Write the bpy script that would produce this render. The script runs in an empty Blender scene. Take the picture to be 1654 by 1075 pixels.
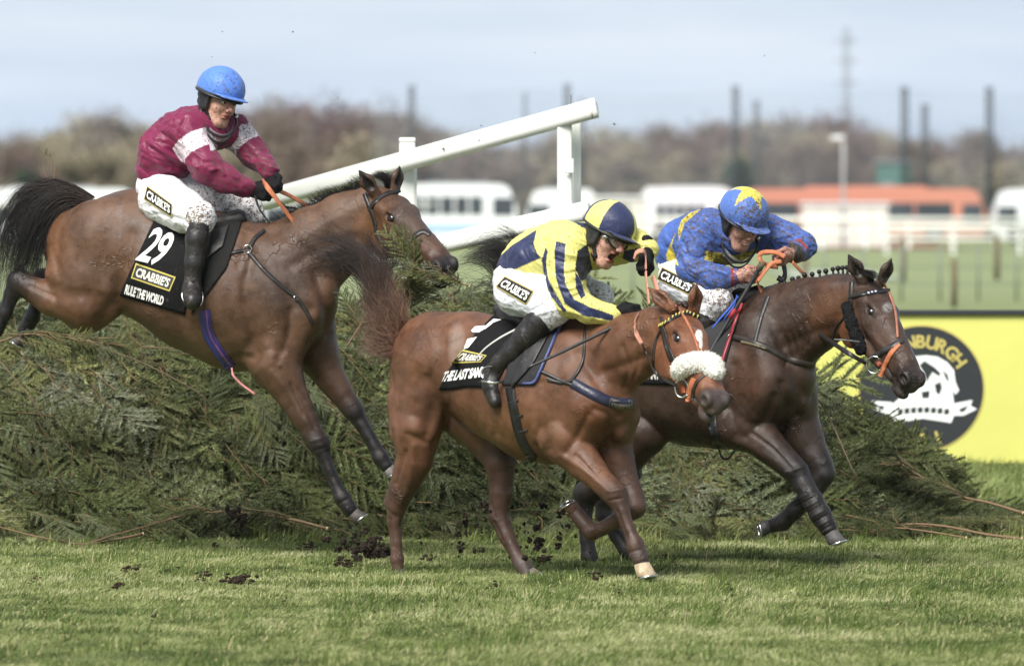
import bpy, bmesh, math, random, os
import numpy as np
from mathutils import Vector, Matrix
from mathutils.bvhtree import BVHTree
random.seed(7); RNG = np.random.default_rng(7)
SC = bpy.context.scene
COL = SC.collection
SKIP = ()

# ---------------------------------------------------------------- camera, sky, sun, exposure
CAMH, DIST, FPX, HOR = 2.007, 40.0, 12000.0, 328.0
cam_d = bpy.data.cameras.new('camera'); cam = bpy.data.objects.new('camera', cam_d); COL.objects.link(cam)
cam.location = (0, -DIST, CAMH); cam.rotation_euler = (math.radians(90), 0, 0)
cam_d.sensor_width = 36.0; cam_d.lens = 36.0 * FPX / 1654.0
cam_d.shift_y = -(537.5 - HOR) / 1654.0
cam_d.clip_start = 1.0; cam_d.clip_end = 6000
cam_d.dof.use_dof = True; cam_d.dof.focus_distance = 40.7; cam_d.dof.aperture_fstop = 3.9
SC.camera = cam

SUN_EL, SUN_AZ = math.radians(48), math.radians(208)   # azimuth clockwise from +Y
world = bpy.data.worlds.new("World"); SC.world = world; world.use_nodes = True
nt = world.node_tree; nt.nodes.clear()
def N(nt, t, **kw):
    n = nt.nodes.new(t)
    for k, v in kw.items():
        if k.startswith('i_'):
            key = k[2:]
            n.inputs[int(key) if key.isdigit() else key.replace('_', ' ')].default_value = v
        else: setattr(n, k, v)
    return n
wo = N(nt, 'ShaderNodeOutputWorld'); bg = N(nt, 'ShaderNodeBackground', i_Strength=0.090)
sky = N(nt, 'ShaderNodeTexSky', sky_type='NISHITA', sun_disc=False, sun_elevation=SUN_EL, sun_rotation=SUN_AZ, air_density=1.0, dust_density=1.5)
wc = N(nt, 'ShaderNodeTexCoord'); wm = N(nt, 'ShaderNodeMapping'); wm.inputs['Scale'].default_value = (3.0, 3.0, 26.0)
wn = N(nt, 'ShaderNodeTexNoise', i_Scale=2.2, i_Detail=5.0, i_Roughness=0.55)
wr = N(nt, 'ShaderNodeValToRGB'); wr.color_ramp.elements[0].position = 0.38; wr.color_ramp.elements[1].position = 0.62
wr.color_ramp.elements[0].color = (4.3, 5.05, 6.2, 1); wr.color_ramp.elements[1].color = (5.9, 6.45, 7.2, 1)
# paler overhead, bluer band low over the horizon (cloud deck)
sx = N(nt, 'ShaderNodeSeparateXYZ')
mr = N(nt, 'ShaderNodeMapRange'); mr.inputs[1].default_value = 0.004; mr.inputs[2].default_value = 0.035
cm = N(nt, 'ShaderNodeMixRGB', blend_type='MULTIPLY', i_Fac=1.0)
cr = N(nt, 'ShaderNodeValToRGB'); cr.color_ramp.elements[0].color = (0.80, 0.89, 1.0, 1); cr.color_ramp.elements[1].color = (1.08, 1.07, 1.05, 1)
cr.color_ramp.elements.new(0.45).color = (0.93, 0.97, 1.02, 1)
mx = N(nt, 'ShaderNodeMixRGB', i_Fac=0.82)
L = nt.links.new
L(wc.outputs['Generated'], wm.inputs['Vector']); L(wm.outputs[0], wn.inputs['Vector']); L(wn.outputs['Fac'], wr.inputs['Fac'])
L(wc.outputs['Generated'], sx.inputs[0]); L(sx.outputs['Z'], mr.inputs[0]); L(mr.outputs[0], cr.inputs['Fac'])
L(wr.outputs[0], cm.inputs['Color1']); L(cr.outputs[0], cm.inputs['Color2'])
m2 = N(nt, 'ShaderNodeMapRange'); m2.inputs[1].default_value = .06; m2.inputs[2].default_value = .55; m2.inputs[3].default_value = 1; m2.inputs[4].default_value = .58   # sky dimmed overhead, out of view, to lower the fill light
x2 = N(nt, 'ShaderNodeMixRGB', blend_type='MULTIPLY', i_Fac=1.0); L(sx.outputs['Z'], m2.inputs[0]); L(m2.outputs[0], x2.inputs['Color2'])
L(sky.outputs[0], mx.inputs['Color1']); L(cm.outputs[0], mx.inputs['Color2']); L(mx.outputs[0], x2.inputs['Color1']); L(x2.outputs[0], bg.inputs['Color']); L(bg.outputs[0], wo.inputs[0])
sd = bpy.data.lights.new('sun', 'SUN'); sun = bpy.data.objects.new('sun', sd); COL.objects.link(sun)
sd.energy = 3.9; sd.angle = math.radians(30); sd.color = (1.0, 0.96, 0.9)
sdir = Vector((math.sin(SUN_AZ) * math.cos(SUN_EL), math.cos(SUN_AZ) * math.cos(SUN_EL), math.sin(SUN_EL)))
sun.rotation_euler = sdir.to_track_quat('Z', 'Y').to_euler(); sun.location = (-20, -20, 40)
vs = SC.view_settings; vs.view_transform = 'Standard'; vs.look = 'None'; vs.exposure = 0.72; vs.gamma = 1
SC.render.film_transparent = False
try:
    SC.cycles.use_denoising = True; SC.cycles.max_bounces = 6; SC.cycles.transparent_max_bounces = 12
except Exception: pass

# ---------------------------------------------------------------- helpers
def W(px, py, Y=0.0):
    s = (DIST + Y) / FPX
    return np.array(((px - 827.0) * s, Y, CAMH - (py - HOR) * s))
def S(Y): return (DIST + Y) / FPX
CAMP = np.array((0, -DIST, CAMH))

def tag(o, label=None, cat=None, group=None, kind=None):
    if label: o['label'] = label
    if cat: o['category'] = cat
    if group: o['group'] = group
    if kind: o['kind'] = kind
    return o
def empty(name, loc, label=None, cat=None, group=None):
    o = bpy.data.objects.new(name, None); COL.objects.link(o); o.location = loc; o.empty_display_size = 0.1
    tag(o, label, cat, group); return o
def link(name, me, mat=None, parent=None, smooth=False):
    o = bpy.data.objects.new(name, me); COL.objects.link(o)
    if mat is not None:
        for m in (mat if isinstance(mat, (list, tuple)) else [mat]): me.materials.append(m)
    if parent is not None:
        o.parent = parent
        # meshes are written in world space: undo the parents' offset
        off = Vector((0, 0, 0)); p = parent
        while p is not None: off += p.location; p = p.parent
        o.location = -off
    if smooth: me.polygons.foreach_set('use_smooth', [True] * len(me.polygons))
    return o
def mesh_np(name, V, F, cols=None, smooth=True, mi=None):
    """V (n,3); F (m,3|4) array or list of arrays of faces with constant size."""
    me = bpy.data.meshes.new(name)
    Fl = F if isinstance(F, list) and not isinstance(F[0], tuple) else [F]
    Fl = [np.asarray(f, dtype=np.int32) for f in Fl if len(f)]
    V = np.asarray(V, dtype=np.float32)
    me.vertices.add(len(V)); me.vertices.foreach_set('co', V.ravel())
    tot = sum(f.size for f in Fl); nf = sum(len(f) for f in Fl)
    me.loops.add(tot); me.loops.foreach_set('vertex_index', np.concatenate([f.ravel() for f in Fl]))
    me.polygons.add(nf)
    sizes = np.concatenate([np.full(len(f), f.shape[1], np.int32) for f in Fl])
    st = np.concatenate([[0], np.cumsum(sizes)[:-1]]).astype(np.int32)
    me.polygons.foreach_set('loop_start', st)
    if mi is not None: me.polygons.foreach_set('material_index', np.asarray(mi, dtype=np.int32))
    me.update(calc_edges=True)
    if cols is not None:
        c = np.ones((len(V), 4), np.float32); cols = np.asarray(cols, np.float32); c[:, :cols.shape[1]] = cols
        if cols.shape[1] == 3: c[:, 3] = 0
        a = me.color_attributes.new('Col', 'FLOAT_COLOR', 'POINT'); a.data.foreach_set('color', c.ravel())
    me.validate()
    me.polygons.foreach_set('use_smooth', np.full(len(me.polygons), bool(smooth)))
    return me

class MB:
    """collects shapes into one mesh"""
    def __init__(s): s.V = []; s.F3 = []; s.F4 = []; s.n = 0; s.C = []
    def add(s, V, F, col=(1, 1, 1, 0)):
        V = np.asarray(V, float); F = np.asarray(F, int)
        s.V.append(V); (s.F4 if F.shape[1] == 4 else s.F3).append(F + s.n); s.n += len(V)
        col = np.asarray(col, float)
        if col.ndim == 1:
            if len(col) == 3: col = np.append(col, 0)
            col = np.tile(col, (len(V), 1))
        s.C.append(col)
    def box(s, c, d, rot=None, col=(1, 1, 1, 0)):
        v = np.array([(x, y, z) for x in (-.5, .5) for y in (-.5, .5) for z in (-.5, .5)]) * np.array(d)
        if rot is not None: v = v @ np.array(rot).T
        s.add(v + np.array(c), [(0, 1, 3, 2), (4, 6, 7, 5), (0, 4, 5, 1), (2, 3, 7, 6), (0, 2, 6, 4), (1, 5, 7, 3)], col)
    def tube(s, P, r, n=8, col=(1, 1, 1, 0), flat=1.0, side=None, cap=True):
        """tube along P; r scalar or list; flat squashes across the frame's second axis"""
        P = np.asarray(P, float); m = len(P); r = np.broadcast_to(np.asarray(r, float), (m,))
        T = np.gradient(P, axis=0); T /= np.linalg.norm(T, axis=1)[:, None] + 1e-12
        up = np.array(side, float) if side is not None else (np.array((0, 0, 1.)) if abs(T[0][2]) < .9 else np.array((0, 1., 0)))
        rings = []
        for i in range(m):
            a = up - T[i] * (up @ T[i]); a /= np.linalg.norm(a) + 1e-12
            if side is None: up = a
            b = np.cross(T[i], a)
            th = np.linspace(0, 2 * math.pi, n, endpoint=False)
            rings.append(P[i] + r[i] * (np.cos(th)[:, None] * a + flat * np.sin(th)[:, None] * b))
        V = np.concatenate(rings); F = []
        for i in range(m - 1):
            for j in range(n):
                k = (j + 1) % n; F.append((i * n + j, i * n + k, (i + 1) * n + k, (i + 1) * n + j))
        V = list(V); V.append(P[0]); V.append(P[-1]); q = m * n
        s.add(V, F, col)
        if cap:
            base = s.n - len(V)
            s.F3.append(np.array([(base + q, base + (j + 1) % n, base + j) for j in range(n)]))
            s.F3.append(np.array([(base + q + 1, base + (m - 1) * n + j, base + (m - 1) * n + (j + 1) % n) for j in range(n)]))
    def sphere(s, c, r, n=12, m=8, col=(1, 1, 1, 0), rot=None):
        r = np.broadcast_to(np.asarray(r, float), (3,)); V = []; F = []
        for i in range(m + 1):
            a = math.pi * i / m
            for j in range(n):
                b = 2 * math.pi * j / n; V.append((math.sin(a) * math.cos(b), math.sin(a) * math.sin(b), math.cos(a)))
        for i in range(m):
            for j in range(n):
                k = (j + 1) % n; F.append((i * n + j, (i + 1) * n + j, (i + 1) * n + k, i * n + k))
        V = np.array(V) * r
        if rot is not None: V = V @ np.array(rot).T
        s.add(V + np.array(c), F, col)
    def build(s, name, mat=None, parent=None, smooth=True, bevel=0):
        F = []
        if s.F3: F.append(np.concatenate(s.F3))
        if s.F4: F.append(np.concatenate(s.F4))
        me = mesh_np(name, np.concatenate(s.V), F, np.concatenate(s.C), smooth)
        o = link(name, me, mat, parent)
        if bevel:
            b = o.modifiers.new('bevel', 'BEVEL'); b.width = bevel; b.segments = 2; b.limit_method = 'ANGLE'
        return o

def vnoise(P, f=1.0, seed=0):
    """smooth value noise in [-1,1] at points P (n,3)"""
    Q = np.asarray(P) * f + 1000.37; I = np.floor(Q).astype(np.int64); u = Q - I; u = u * u * (3 - 2 * u)
    out = 0
    for dx in (0, 1):
        for dy in (0, 1):
            for dz in (0, 1):
                h = ((I[:, 0] + dx) * 73856093) ^ ((I[:, 1] + dy) * 19349663) ^ ((I[:, 2] + dz) * 83492791) ^ (seed * 2654435761)
                h = (h ^ (h >> 13)) * 1274126177; h = (h ^ (h >> 16)) & 0xffff
                w = (u[:, 0] if dx else 1 - u[:, 0]) * (u[:, 1] if dy else 1 - u[:, 1]) * (u[:, 2] if dz else 1 - u[:, 2])
                out = out + w * (h / 32767.5 - 1)
    return out

class SDF:
    """signed distance volume sculpted from blended cones and ellipsoids; each carries a colour"""
    def __init__(s, h=0.008): s.h = h; s.ops = []; s.M = np.eye(3); s.T = np.zeros(3); s.L = None; s.sy = 1.0
    def frame(s, M=None, T=None): s.M = np.eye(3) if M is None else np.array(M, float); s.T = np.zeros(3) if T is None else np.array(T, float)
    def cone(s, a, b, ra, rb, k=.02, col=None, sy=None, L=None, sub=False):
        sc = abs(np.linalg.det(s.M)) ** (1 / 3)
        a = s.M @ np.array(a, float) + s.T; b = s.M @ np.array(b, float) + s.T
        if L is not None and s.M is not None: L = s.M @ np.array(L, float); L = L / np.linalg.norm(L)
        s.ops.append(('c', a, b, ra * sc, rb * sc, k * sc, col, sy, L, sub))
    def ell(s, c, r, k=.02, col=None, rot=None, sub=False):
        sc = abs(np.linalg.det(s.M)) ** (1 / 3)
        Rm = s.M / sc
        if rot is not None: Rm = Rm @ np.array(rot, float)
        s.ops.append(('e', s.M @ np.array(c, float) + s.T, np.array(r, float) * sc, Rm, k * sc, col, sub))
    def run(s, pad=0.03, inflate=0.0, keep=None):
        h = s.h; los = []; his = []
        for o in s.ops:
            if o[-1]: continue
            if o[0] == 'c':
                m = max(o[3], o[4]) * max(1.0, o[7] or 1.0); los.append(np.minimum(o[1], o[2]) - m); his.append(np.maximum(o[1], o[2]) + m)
            else: los.append(o[1] - o[2].max()); his.append(o[1] + o[2].max())
        lo = np.min(los, 0) - pad - inflate; hi = np.max(his, 0) + pad + inflate
        n = np.ceil((hi - lo) / h).astype(int) + 1
        D = np.full(n, 0.5, np.float32); C = np.zeros((*n, 4), np.float32)
        ax = [lo[i] + h * np.arange(n[i]) for i in range(3)]
        for o in s.ops:
            k = o[5] if o[0] == 'c' else o[4]; mg = k + 3 * h + inflate
            if o[0] == 'c':
                m = max(o[3], o[4]) * max(1.0, o[7] or 1.0); l = np.minimum(o[1], o[2]) - m; u = np.maximum(o[1], o[2]) + m
            else: m = np.abs(o[3]) @ o[2]; l = o[1] - m; u = o[1] + m
            i0 = np.clip(np.floor((l - mg - lo) / h).astype(int), 0, n); i1 = np.clip(np.ceil((u + mg - lo) / h).astype(int) + 1, 0, n)
            if np.any(i1 <= i0): continue
            sl = tuple(slice(i0[i], i1[i]) for i in range(3))
            X = ax[0][sl[0]][:, None, None]; Y = ax[1][sl[1]][None, :, None]; Z = ax[2][sl[2]][None, None, :]
            if o[0] == 'c':
                _, a, b, ra, rb, k, col, sy, Lv, sub = o
                px, py, pz = X - a[0], Y - a[1], Z - a[2]; ba = b - a
                if sy and sy != 1.0:
                    Lv = np.array((0, 1., 0)) if Lv is None else Lv
                    dl = (px * Lv[0] + py * Lv[1] + pz * Lv[2]) * (1 / sy - 1)
                    px = px + dl * Lv[0]; py = py + dl * Lv[1]; pz = pz + dl * Lv[2]
                    ba = ba + Lv * (ba @ Lv) * (1 / sy - 1)
                bb = ba @ ba + 1e-12
                t = np.clip((px * ba[0] + py * ba[1] + pz * ba[2]) / bb, 0, 1)
                d = np.sqrt((px - t * ba[0]) ** 2 + (py - t * ba[1]) ** 2 + (pz - t * ba[2]) ** 2) - (ra + t * (rb - ra))
            else:
                _, c, r, Rm, k, col, sub = o
                px, py, pz = X - c[0], Y - c[1], Z - c[2]
                q = [(px * Rm[0, i] + py * Rm[1, i] + pz * Rm[2, i]) / r[i] for i in range(3)]
                q0 = np.sqrt(q[0] ** 2 + q[1] ** 2 + q[2] ** 2) + 1e-9
                q1 = np.sqrt((q[0] / r[0]) ** 2 + (q[1] / r[1]) ** 2 + (q[2] / r[2]) ** 2) + 1e-9
                d = q0 * (q0 - 1) / q1
            cur = D[sl]
            if sub:
                hh = np.clip(0.5 - 0.5 * (cur + d) / k, 0, 1); D[sl] = cur * (1 - hh) + (-d) * hh + k * hh * (1 - hh)
                if col is not None:
                    w = np.clip((-d + h * 1.0) / (2 * h) + 0.5, 0, 1)[..., None]
                    C[sl] = C[sl] * (1 - w) + w * np.array(col if len(col) == 4 else (*col, 0), np.float32)
            else:
                hh = np.clip(0.5 + 0.5 * (cur - d) / k, 0, 1); D[sl] = cur * (1 - hh) + d * hh - k * hh * (1 - hh)
                if col is not None: C[sl] = C[sl] * (1 - hh[..., None]) + hh[..., None] * np.array(col if len(col) == 4 else (*col, 0), np.float32)
        D -= inflate
        if keep is not None: D = np.maximum(D, keep(ax[0][:, None, None], ax[1][None, :, None], ax[2][None, None, :]))
        return nets(D, C, lo, h)
def nets(D, C, lo, h):
    ins = D < 0; n = np.array(D.shape)
    c8 = [ins[dx:n[0] - 1 + dx, dy:n[1] - 1 + dy, dz:n[2] - 1 + dz] for dx in (0, 1) for dy in (0, 1) for dz in (0, 1)]
    al = c8[0].copy(); an = c8[0].copy()
    for c in c8[1:]: al &= c; an |= c
    m = an & ~al; idx = np.argwhere(m); vid = np.full(m.shape, -1, np.int32); vid[m] = np.arange(len(idx))
    cor = [(dx, dy, dz) for dx in (0, 1) for dy in (0, 1) for dz in (0, 1)]
    val = [D[idx[:, 0] + c[0], idx[:, 1] + c[1], idx[:, 2] + c[2]] for c in cor]
    P = np.zeros((len(idx), 3)); W_ = np.zeros(len(idx))
    for i in range(8):
        for j in range(i + 1, 8):
            if sum(abs(a - b) for a, b in zip(cor[i], cor[j])) != 1: continue
            x = (val[i] < 0) != (val[j] < 0); t = np.where(x, val[i] / (val[i] - val[j] + 1e-12), 0)
            p = np.array(cor[i])[None] + t[:, None] * (np.array(cor[j]) - np.array(cor[i]))[None]
            P += p * x[:, None]; W_ += x
    P /= W_[:, None]
    f = P; cc = 0
    for c in cor:
        w = (f[:, 0] if c[0] else 1 - f[:, 0]) * (f[:, 1] if c[1] else 1 - f[:, 1]) * (f[:, 2] if c[2] else 1 - f[:, 2])
        cc = cc + w[:, None] * C[idx[:, 0] + c[0], idx[:, 1] + c[1], idx[:, 2] + c[2]]
    V = lo + (idx + P) * h; F = []
    for a in range(3):
        b, c = (a + 1) % 3, (a + 2) % 3
        s0 = [slice(1, n[i] - 1) for i in range(3)]; s1 = list(s0); s0[a] = slice(0, n[a] - 1); s1[a] = slice(1, n[a])
        A = ins[tuple(s0)]; B = ins[tuple(s1)]
        for flip, msk in ((0, A & ~B), (1, ~A & B)):
            e = np.argwhere(msk)
            if not len(e): continue
            e = e + np.array([0 if i == a else 1 for i in range(3)])
            q = []
            for db, dc in ((-1, -1), (0, -1), (0, 0), (-1, 0)):
                g = e.copy(); g[:, b] += db; g[:, c] += dc; q.append(vid[g[:, 0], g[:, 1], g[:, 2]])
            q = np.stack(q, 1); F.append(q[:, ::-1] if flip else q)
    F = np.concatenate(F); F = F[(F >= 0).all(1)]
    return V, F, cc
def smooth_np(V, F, it=1, w=0.5):
    E = np.concatenate([F[:, [0, 1]], F[:, [1, 2]], F[:, [2, 3]], F[:, [3, 0]]]); E = np.concatenate([E, E[:, ::-1]])
    cnt = np.bincount(E[:, 0], minlength=len(V))[:, None] + 1e-9
    for _ in range(it):
        A = np.stack([np.bincount(E[:, 0], V[E[:, 1], i], minlength=len(V)) for i in range(3)], 1) / cnt
        V = V * (1 - w) + A * w
    return V
def vnormals(V, F):
    fn = np.cross(V[F[:, 2]] - V[F[:, 0]], V[F[:, 3]] - V[F[:, 1]])
    Nn = np.stack([sum(np.bincount(F[:, j], fn[:, i], minlength=len(V)) for j in range(4)) for i in range(3)], 1)
    return Nn / (np.linalg.norm(Nn, axis=1)[:, None] + 1e-12)
def to_px(P):
    P = np.atleast_2d(P); s = (P[:, 1] + DIST) / FPX
    return P[:, 0] / s + 827.0, HOR - (P[:, 2] - CAMH) / s
def bvh_of(*VF):
    V = []; F = []; n = 0
    for v, f in VF: V += [tuple(x) for x in v]; F += [tuple(int(i) + n for i in g) for g in f]; n += len(v)
    return BVHTree.FromPolygons(V, F)
def cast(bvh, px, py, off=0.004, dY=None):
    d = W(px, py, 0) - CAMP; d = d / np.linalg.norm(d)
    loc, nor, i, dist = bvh.ray_cast(Vector(CAMP), Vector(d))
    if loc is None: return None
    nor = np.array(nor); 
    if nor @ d > 0: nor = -nor
    return np.array(loc) + nor * off, nor
def resample(P, step):
    P = np.asarray(P, float); d = np.concatenate([[0], np.cumsum(np.linalg.norm(np.diff(P[:, :2], axis=0), axis=1))])
    n = max(2, int(d[-1] / step) + 1); t = np.linspace(0, d[-1], n)
    return np.stack([np.interp(t, d, P[:, i]) for i in range(P.shape[1])], 1)
def spline(P, n):
    P = np.asarray(P, float); m = len(P); out = []
    Q = np.concatenate([[2 * P[0] - P[1]], P, [2 * P[-1] - P[-2]]])
    for t in np.linspace(0, m - 1 - 1e-9, n):
        i = int(t); u = t - i; a, b, c, d = Q[i:i + 4]
        out.append(.5 * ((2 * b) + (-a + c) * u + (2 * a - 5 * b + 4 * c - d) * u * u + (-a + 3 * b - 3 * c + d) * u ** 3))
    return np.array(out)
def strap(mb, bvh, pts, w, th=0.004, off=0.003, col=(.02, .02, .02), step=4, smooth=True, Yd=0):
    """leather band of width w px laid on the surface under the photo-space polyline"""
    P = spline(pts, max(3, int(sum(math.dist(a, b) for a, b in zip(pts, pts[1:])) / step))) if smooth else resample(pts, step)
    T = np.gradient(P, axis=0); T /= np.linalg.norm(T, axis=1)[:, None] + 1e-9; Nn = np.stack([-T[:, 1], T[:, 0]], 1)
    rows = []; last = None
    for p, nn in zip(P, Nn):
        row = []
        for u in (-.5, 0, .5):
            h = cast(bvh, *(p + nn * w * u), off=off)
            row.append(h)
        c = row[1] or row[0] or row[2]
        if c is None:
            if last is None: continue
            c = last
        last = c; Yc = c[0][1]
        pts3 = []
        for u, r in zip((-.5, 0, .5), row):
            if r is None or abs(r[0][1] - Yc) > .05: q = W(*(p + nn * w * u), Yc); r = (q, c[1])
            pts3.append(r)
        rows.append(pts3)
    if len(rows) < 2: return
    V = []; 
    for r in rows:
        V += [r[0][0], r[0][0] + r[0][1] * th, r[1][0] + r[1][1] * th * 1.3, r[2][0] + r[2][1] * th, r[2][0]]
    F = []
    for i in range(len(rows) - 1):
        for j in range(5):
            k = (j + 1) % 5; F.append((i * 5 + j, i * 5 + k, (i + 1) * 5 + k, (i + 1) * 5 + j))
    mb.add(V, F, col)
def patch(bvh, quad, nu=24, nv=24, th=0.006, off=0.004, warp=None):
    """a cloth laid over the surface: quad = TL,TR,BR,BL in photo space. returns V,F"""
    q = np.array(quad, float); G = []; ok = []
    for j in range(nv + 1):
        for i in range(nu + 1):
            u, v = i / nu, j / nv
            p = (1 - v) * ((1 - u) * q[0] + u * q[1]) + v * ((1 - u) * q[3] + u * q[2])
            if warp is not None: p = p + warp(u, v)
            h = cast(bvh, *p, off=off); G.append((p, h))
    Ys = [g[1][0][1] for g in G if g[1] is not None]
    if not Ys: raise RuntimeError('patch missed its surface')
    A = []; B = []
    for idx, (p, h) in enumerate(G):
        if h is None:
            best = min((g for g in G if g[1] is not None), key=lambda g: (g[0][0] - p[0]) ** 2 + (g[0][1] - p[1]) ** 2)
            h = (W(*p, best[1][0][1]), best[1][1])
        A.append(h[0]); B.append(h[1])
    A = np.array(A); B = np.array(B); m = nu + 1
    # smooth the sheet a little so it bridges dips like cloth
    for _ in range(4):
        Ag = A.reshape(nv + 1, nu + 1, 3); A2 = Ag.copy()
        A2[1:-1, 1:-1] = (Ag[:-2, 1:-1] + Ag[2:, 1:-1] + Ag[1:-1, :-2] + Ag[1:-1, 2:]) / 4
        A = np.where((A2.reshape(-1, 3)[:, 1:2] < A[:, 1:2]), A2.reshape(-1, 3), A)
    V = np.concatenate([A, A + np.array((0, -th, 0))]); F = []; o = len(A)
    for j in range(nv):
        for i in range(nu):
            a = j * m + i; F.append((a, a + m, a + m + 1, a + 1)); F.append((o + a, o + a + 1, o + a + m + 1, o + a + m))
    bd = [i for i in range(m)] + [j * m + nu for j in range(1, nv + 1)] + [nv * m + i for i in range(nu - 1, -1, -1)] + [j * m for j in range(nv - 1, 0, -1)]
    for a, b in zip(bd, bd[1:] + bd[:1]): F.append((a, b, o + b, o + a))
    return V, np.array(F)
def text2d(s, bold=0.02, shear=0.0, space=1.0):
    cu = bpy.data.curves.new('txt', 'FONT'); cu.body = s; cu.offset = bold; cu.shear = shear; cu.space_character = space; cu.resolution_u = 3
    o = bpy.data.objects.new('txt', cu); COL.objects.link(o)
    bpy.context.view_layer.update()
    me = o.evaluated_get(bpy.context.evaluated_depsgraph_get()).to_mesh()
    V = np.array([v.co[:2] for v in me.vertices]); me.calc_loop_triangles(); F = np.array([t.vertices[:] for t in me.loop_triangles])
    bpy.data.objects.remove(o); bpy.data.curves.remove(cu)
    return V, F
def decal(mb, bvh, V2, F2, quad, off=0.003, col=(.8, .8, .8), th=0.0, norm=True, warp=None):
    """lettering applied to the surface of the thing under it; quad TL,TR,BR,BL"""
    V2 = np.array(V2, float)
    if norm:
        lo = V2.min(0); hi = V2.max(0); V2 = (V2 - lo) / (hi - lo)
    q = np.array(quad, float); out = []; last = None
    for u, v in V2:
        v = 1 - v; p = (1 - v) * ((1 - u) * q[0] + u * q[1]) + v * ((1 - u) * q[3] + u * q[2])
        if warp is not None: p = p + np.array(warp(u, v))
        h = cast(bvh, *p, off=off)
        if h is None: h = (W(*p, last[0][1]), last[1]) if last is not None else (W(*p, 0), np.array((0, -1., 0)))
        last = h; out.append(h[0])
    mb.add(out, F2, col)
def quad_grid(nu, nv):
    V = [(i / nu, j / nv) for j in range(nv + 1) for i in range(nu + 1)]; m = nu + 1
    F = [(j * m + i, j * m + i + 1, (j + 1) * m + i + 1, (j + 1) * m + i) for j in range(nv) for i in range(nu)]
    return np.array(V), np.array(F)
def inset(quad, a, b=None):
    """shrink a quad: a along u, b along v (fractions)"""
    b = a if b is None else b; q = np.array(quad, float)
    f = lambda u, v: (1 - v) * ((1 - u) * q[0] + u * q[1]) + v * ((1 - u) * q[3] + u * q[2])
    return [f(a, b), f(1 - a, b), f(1 - a, 1 - b), f(a, 1 - b)]
def subq(quad, u0, u1, v0, v1):
    q = np.array(quad, float); f = lambda u, v: (1 - v) * ((1 - u) * q[0] + u * q[1]) + v * ((1 - u) * q[3] + u * q[2])
    return [f(u0, v0), f(u1, v0), f(u1, v1), f(u0, v1)]

# ---------------------------------------------------------------- materials
def mat_new(name):
    m = bpy.data.materials.new(name); m.use_nodes = True; nt = m.node_tree
    b = nt.nodes['Principled BSDF']; return m, nt, b
def simple(name, col, rough=.6, metal=0, spec=.5, noise=0.12, nscale=20, bump=0.0, bscale=60, coat=0):
    m, nt, b = mat_new(name); L = nt.links.new
    b.inputs['Roughness'].default_value = rough; b.inputs['Metallic'].default_value = metal
    b.inputs['Specular IOR Level'].default_value = spec; b.inputs['Coat Weight'].default_value = coat
    tc = N(nt, 'ShaderNodeTexCoord'); n = N(nt, 'ShaderNodeTexNoise', i_Scale=nscale, i_Detail=4.0)
    L(tc.outputs['Object'], n.inputs['Vector'])
    r = N(nt, 'ShaderNodeMapRange'); r.inputs[1].default_value = .3; r.inputs[2].default_value = .7; r.inputs[3].default_value = 1 - noise; r.inputs[4].default_value = 1 + noise
    L(n.outputs['Fac'], r.inputs[0])
    x = N(nt, 'ShaderNodeMixRGB', blend_type='MULTIPLY', i_Fac=1.0); x.inputs[1].default_value = (*col, 1)
    L(r.outputs[0], x.inputs[2]); L(x.outputs[0], b.inputs['Base Color'])
    if bump:
        n2 = N(nt, 'ShaderNodeTexNoise', i_Scale=bscale, i_Detail=3.0); L(tc.outputs['Object'], n2.inputs['Vector'])
        bp = N(nt, 'ShaderNodeBump', i_Strength=bump, i_Distance=0.01); L(n2.outputs['Fac'], bp.inputs['Height']); L(bp.outputs[0], b.inputs['Normal'])
    return m
MUD = (.068, .047, .033, 1)
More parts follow.
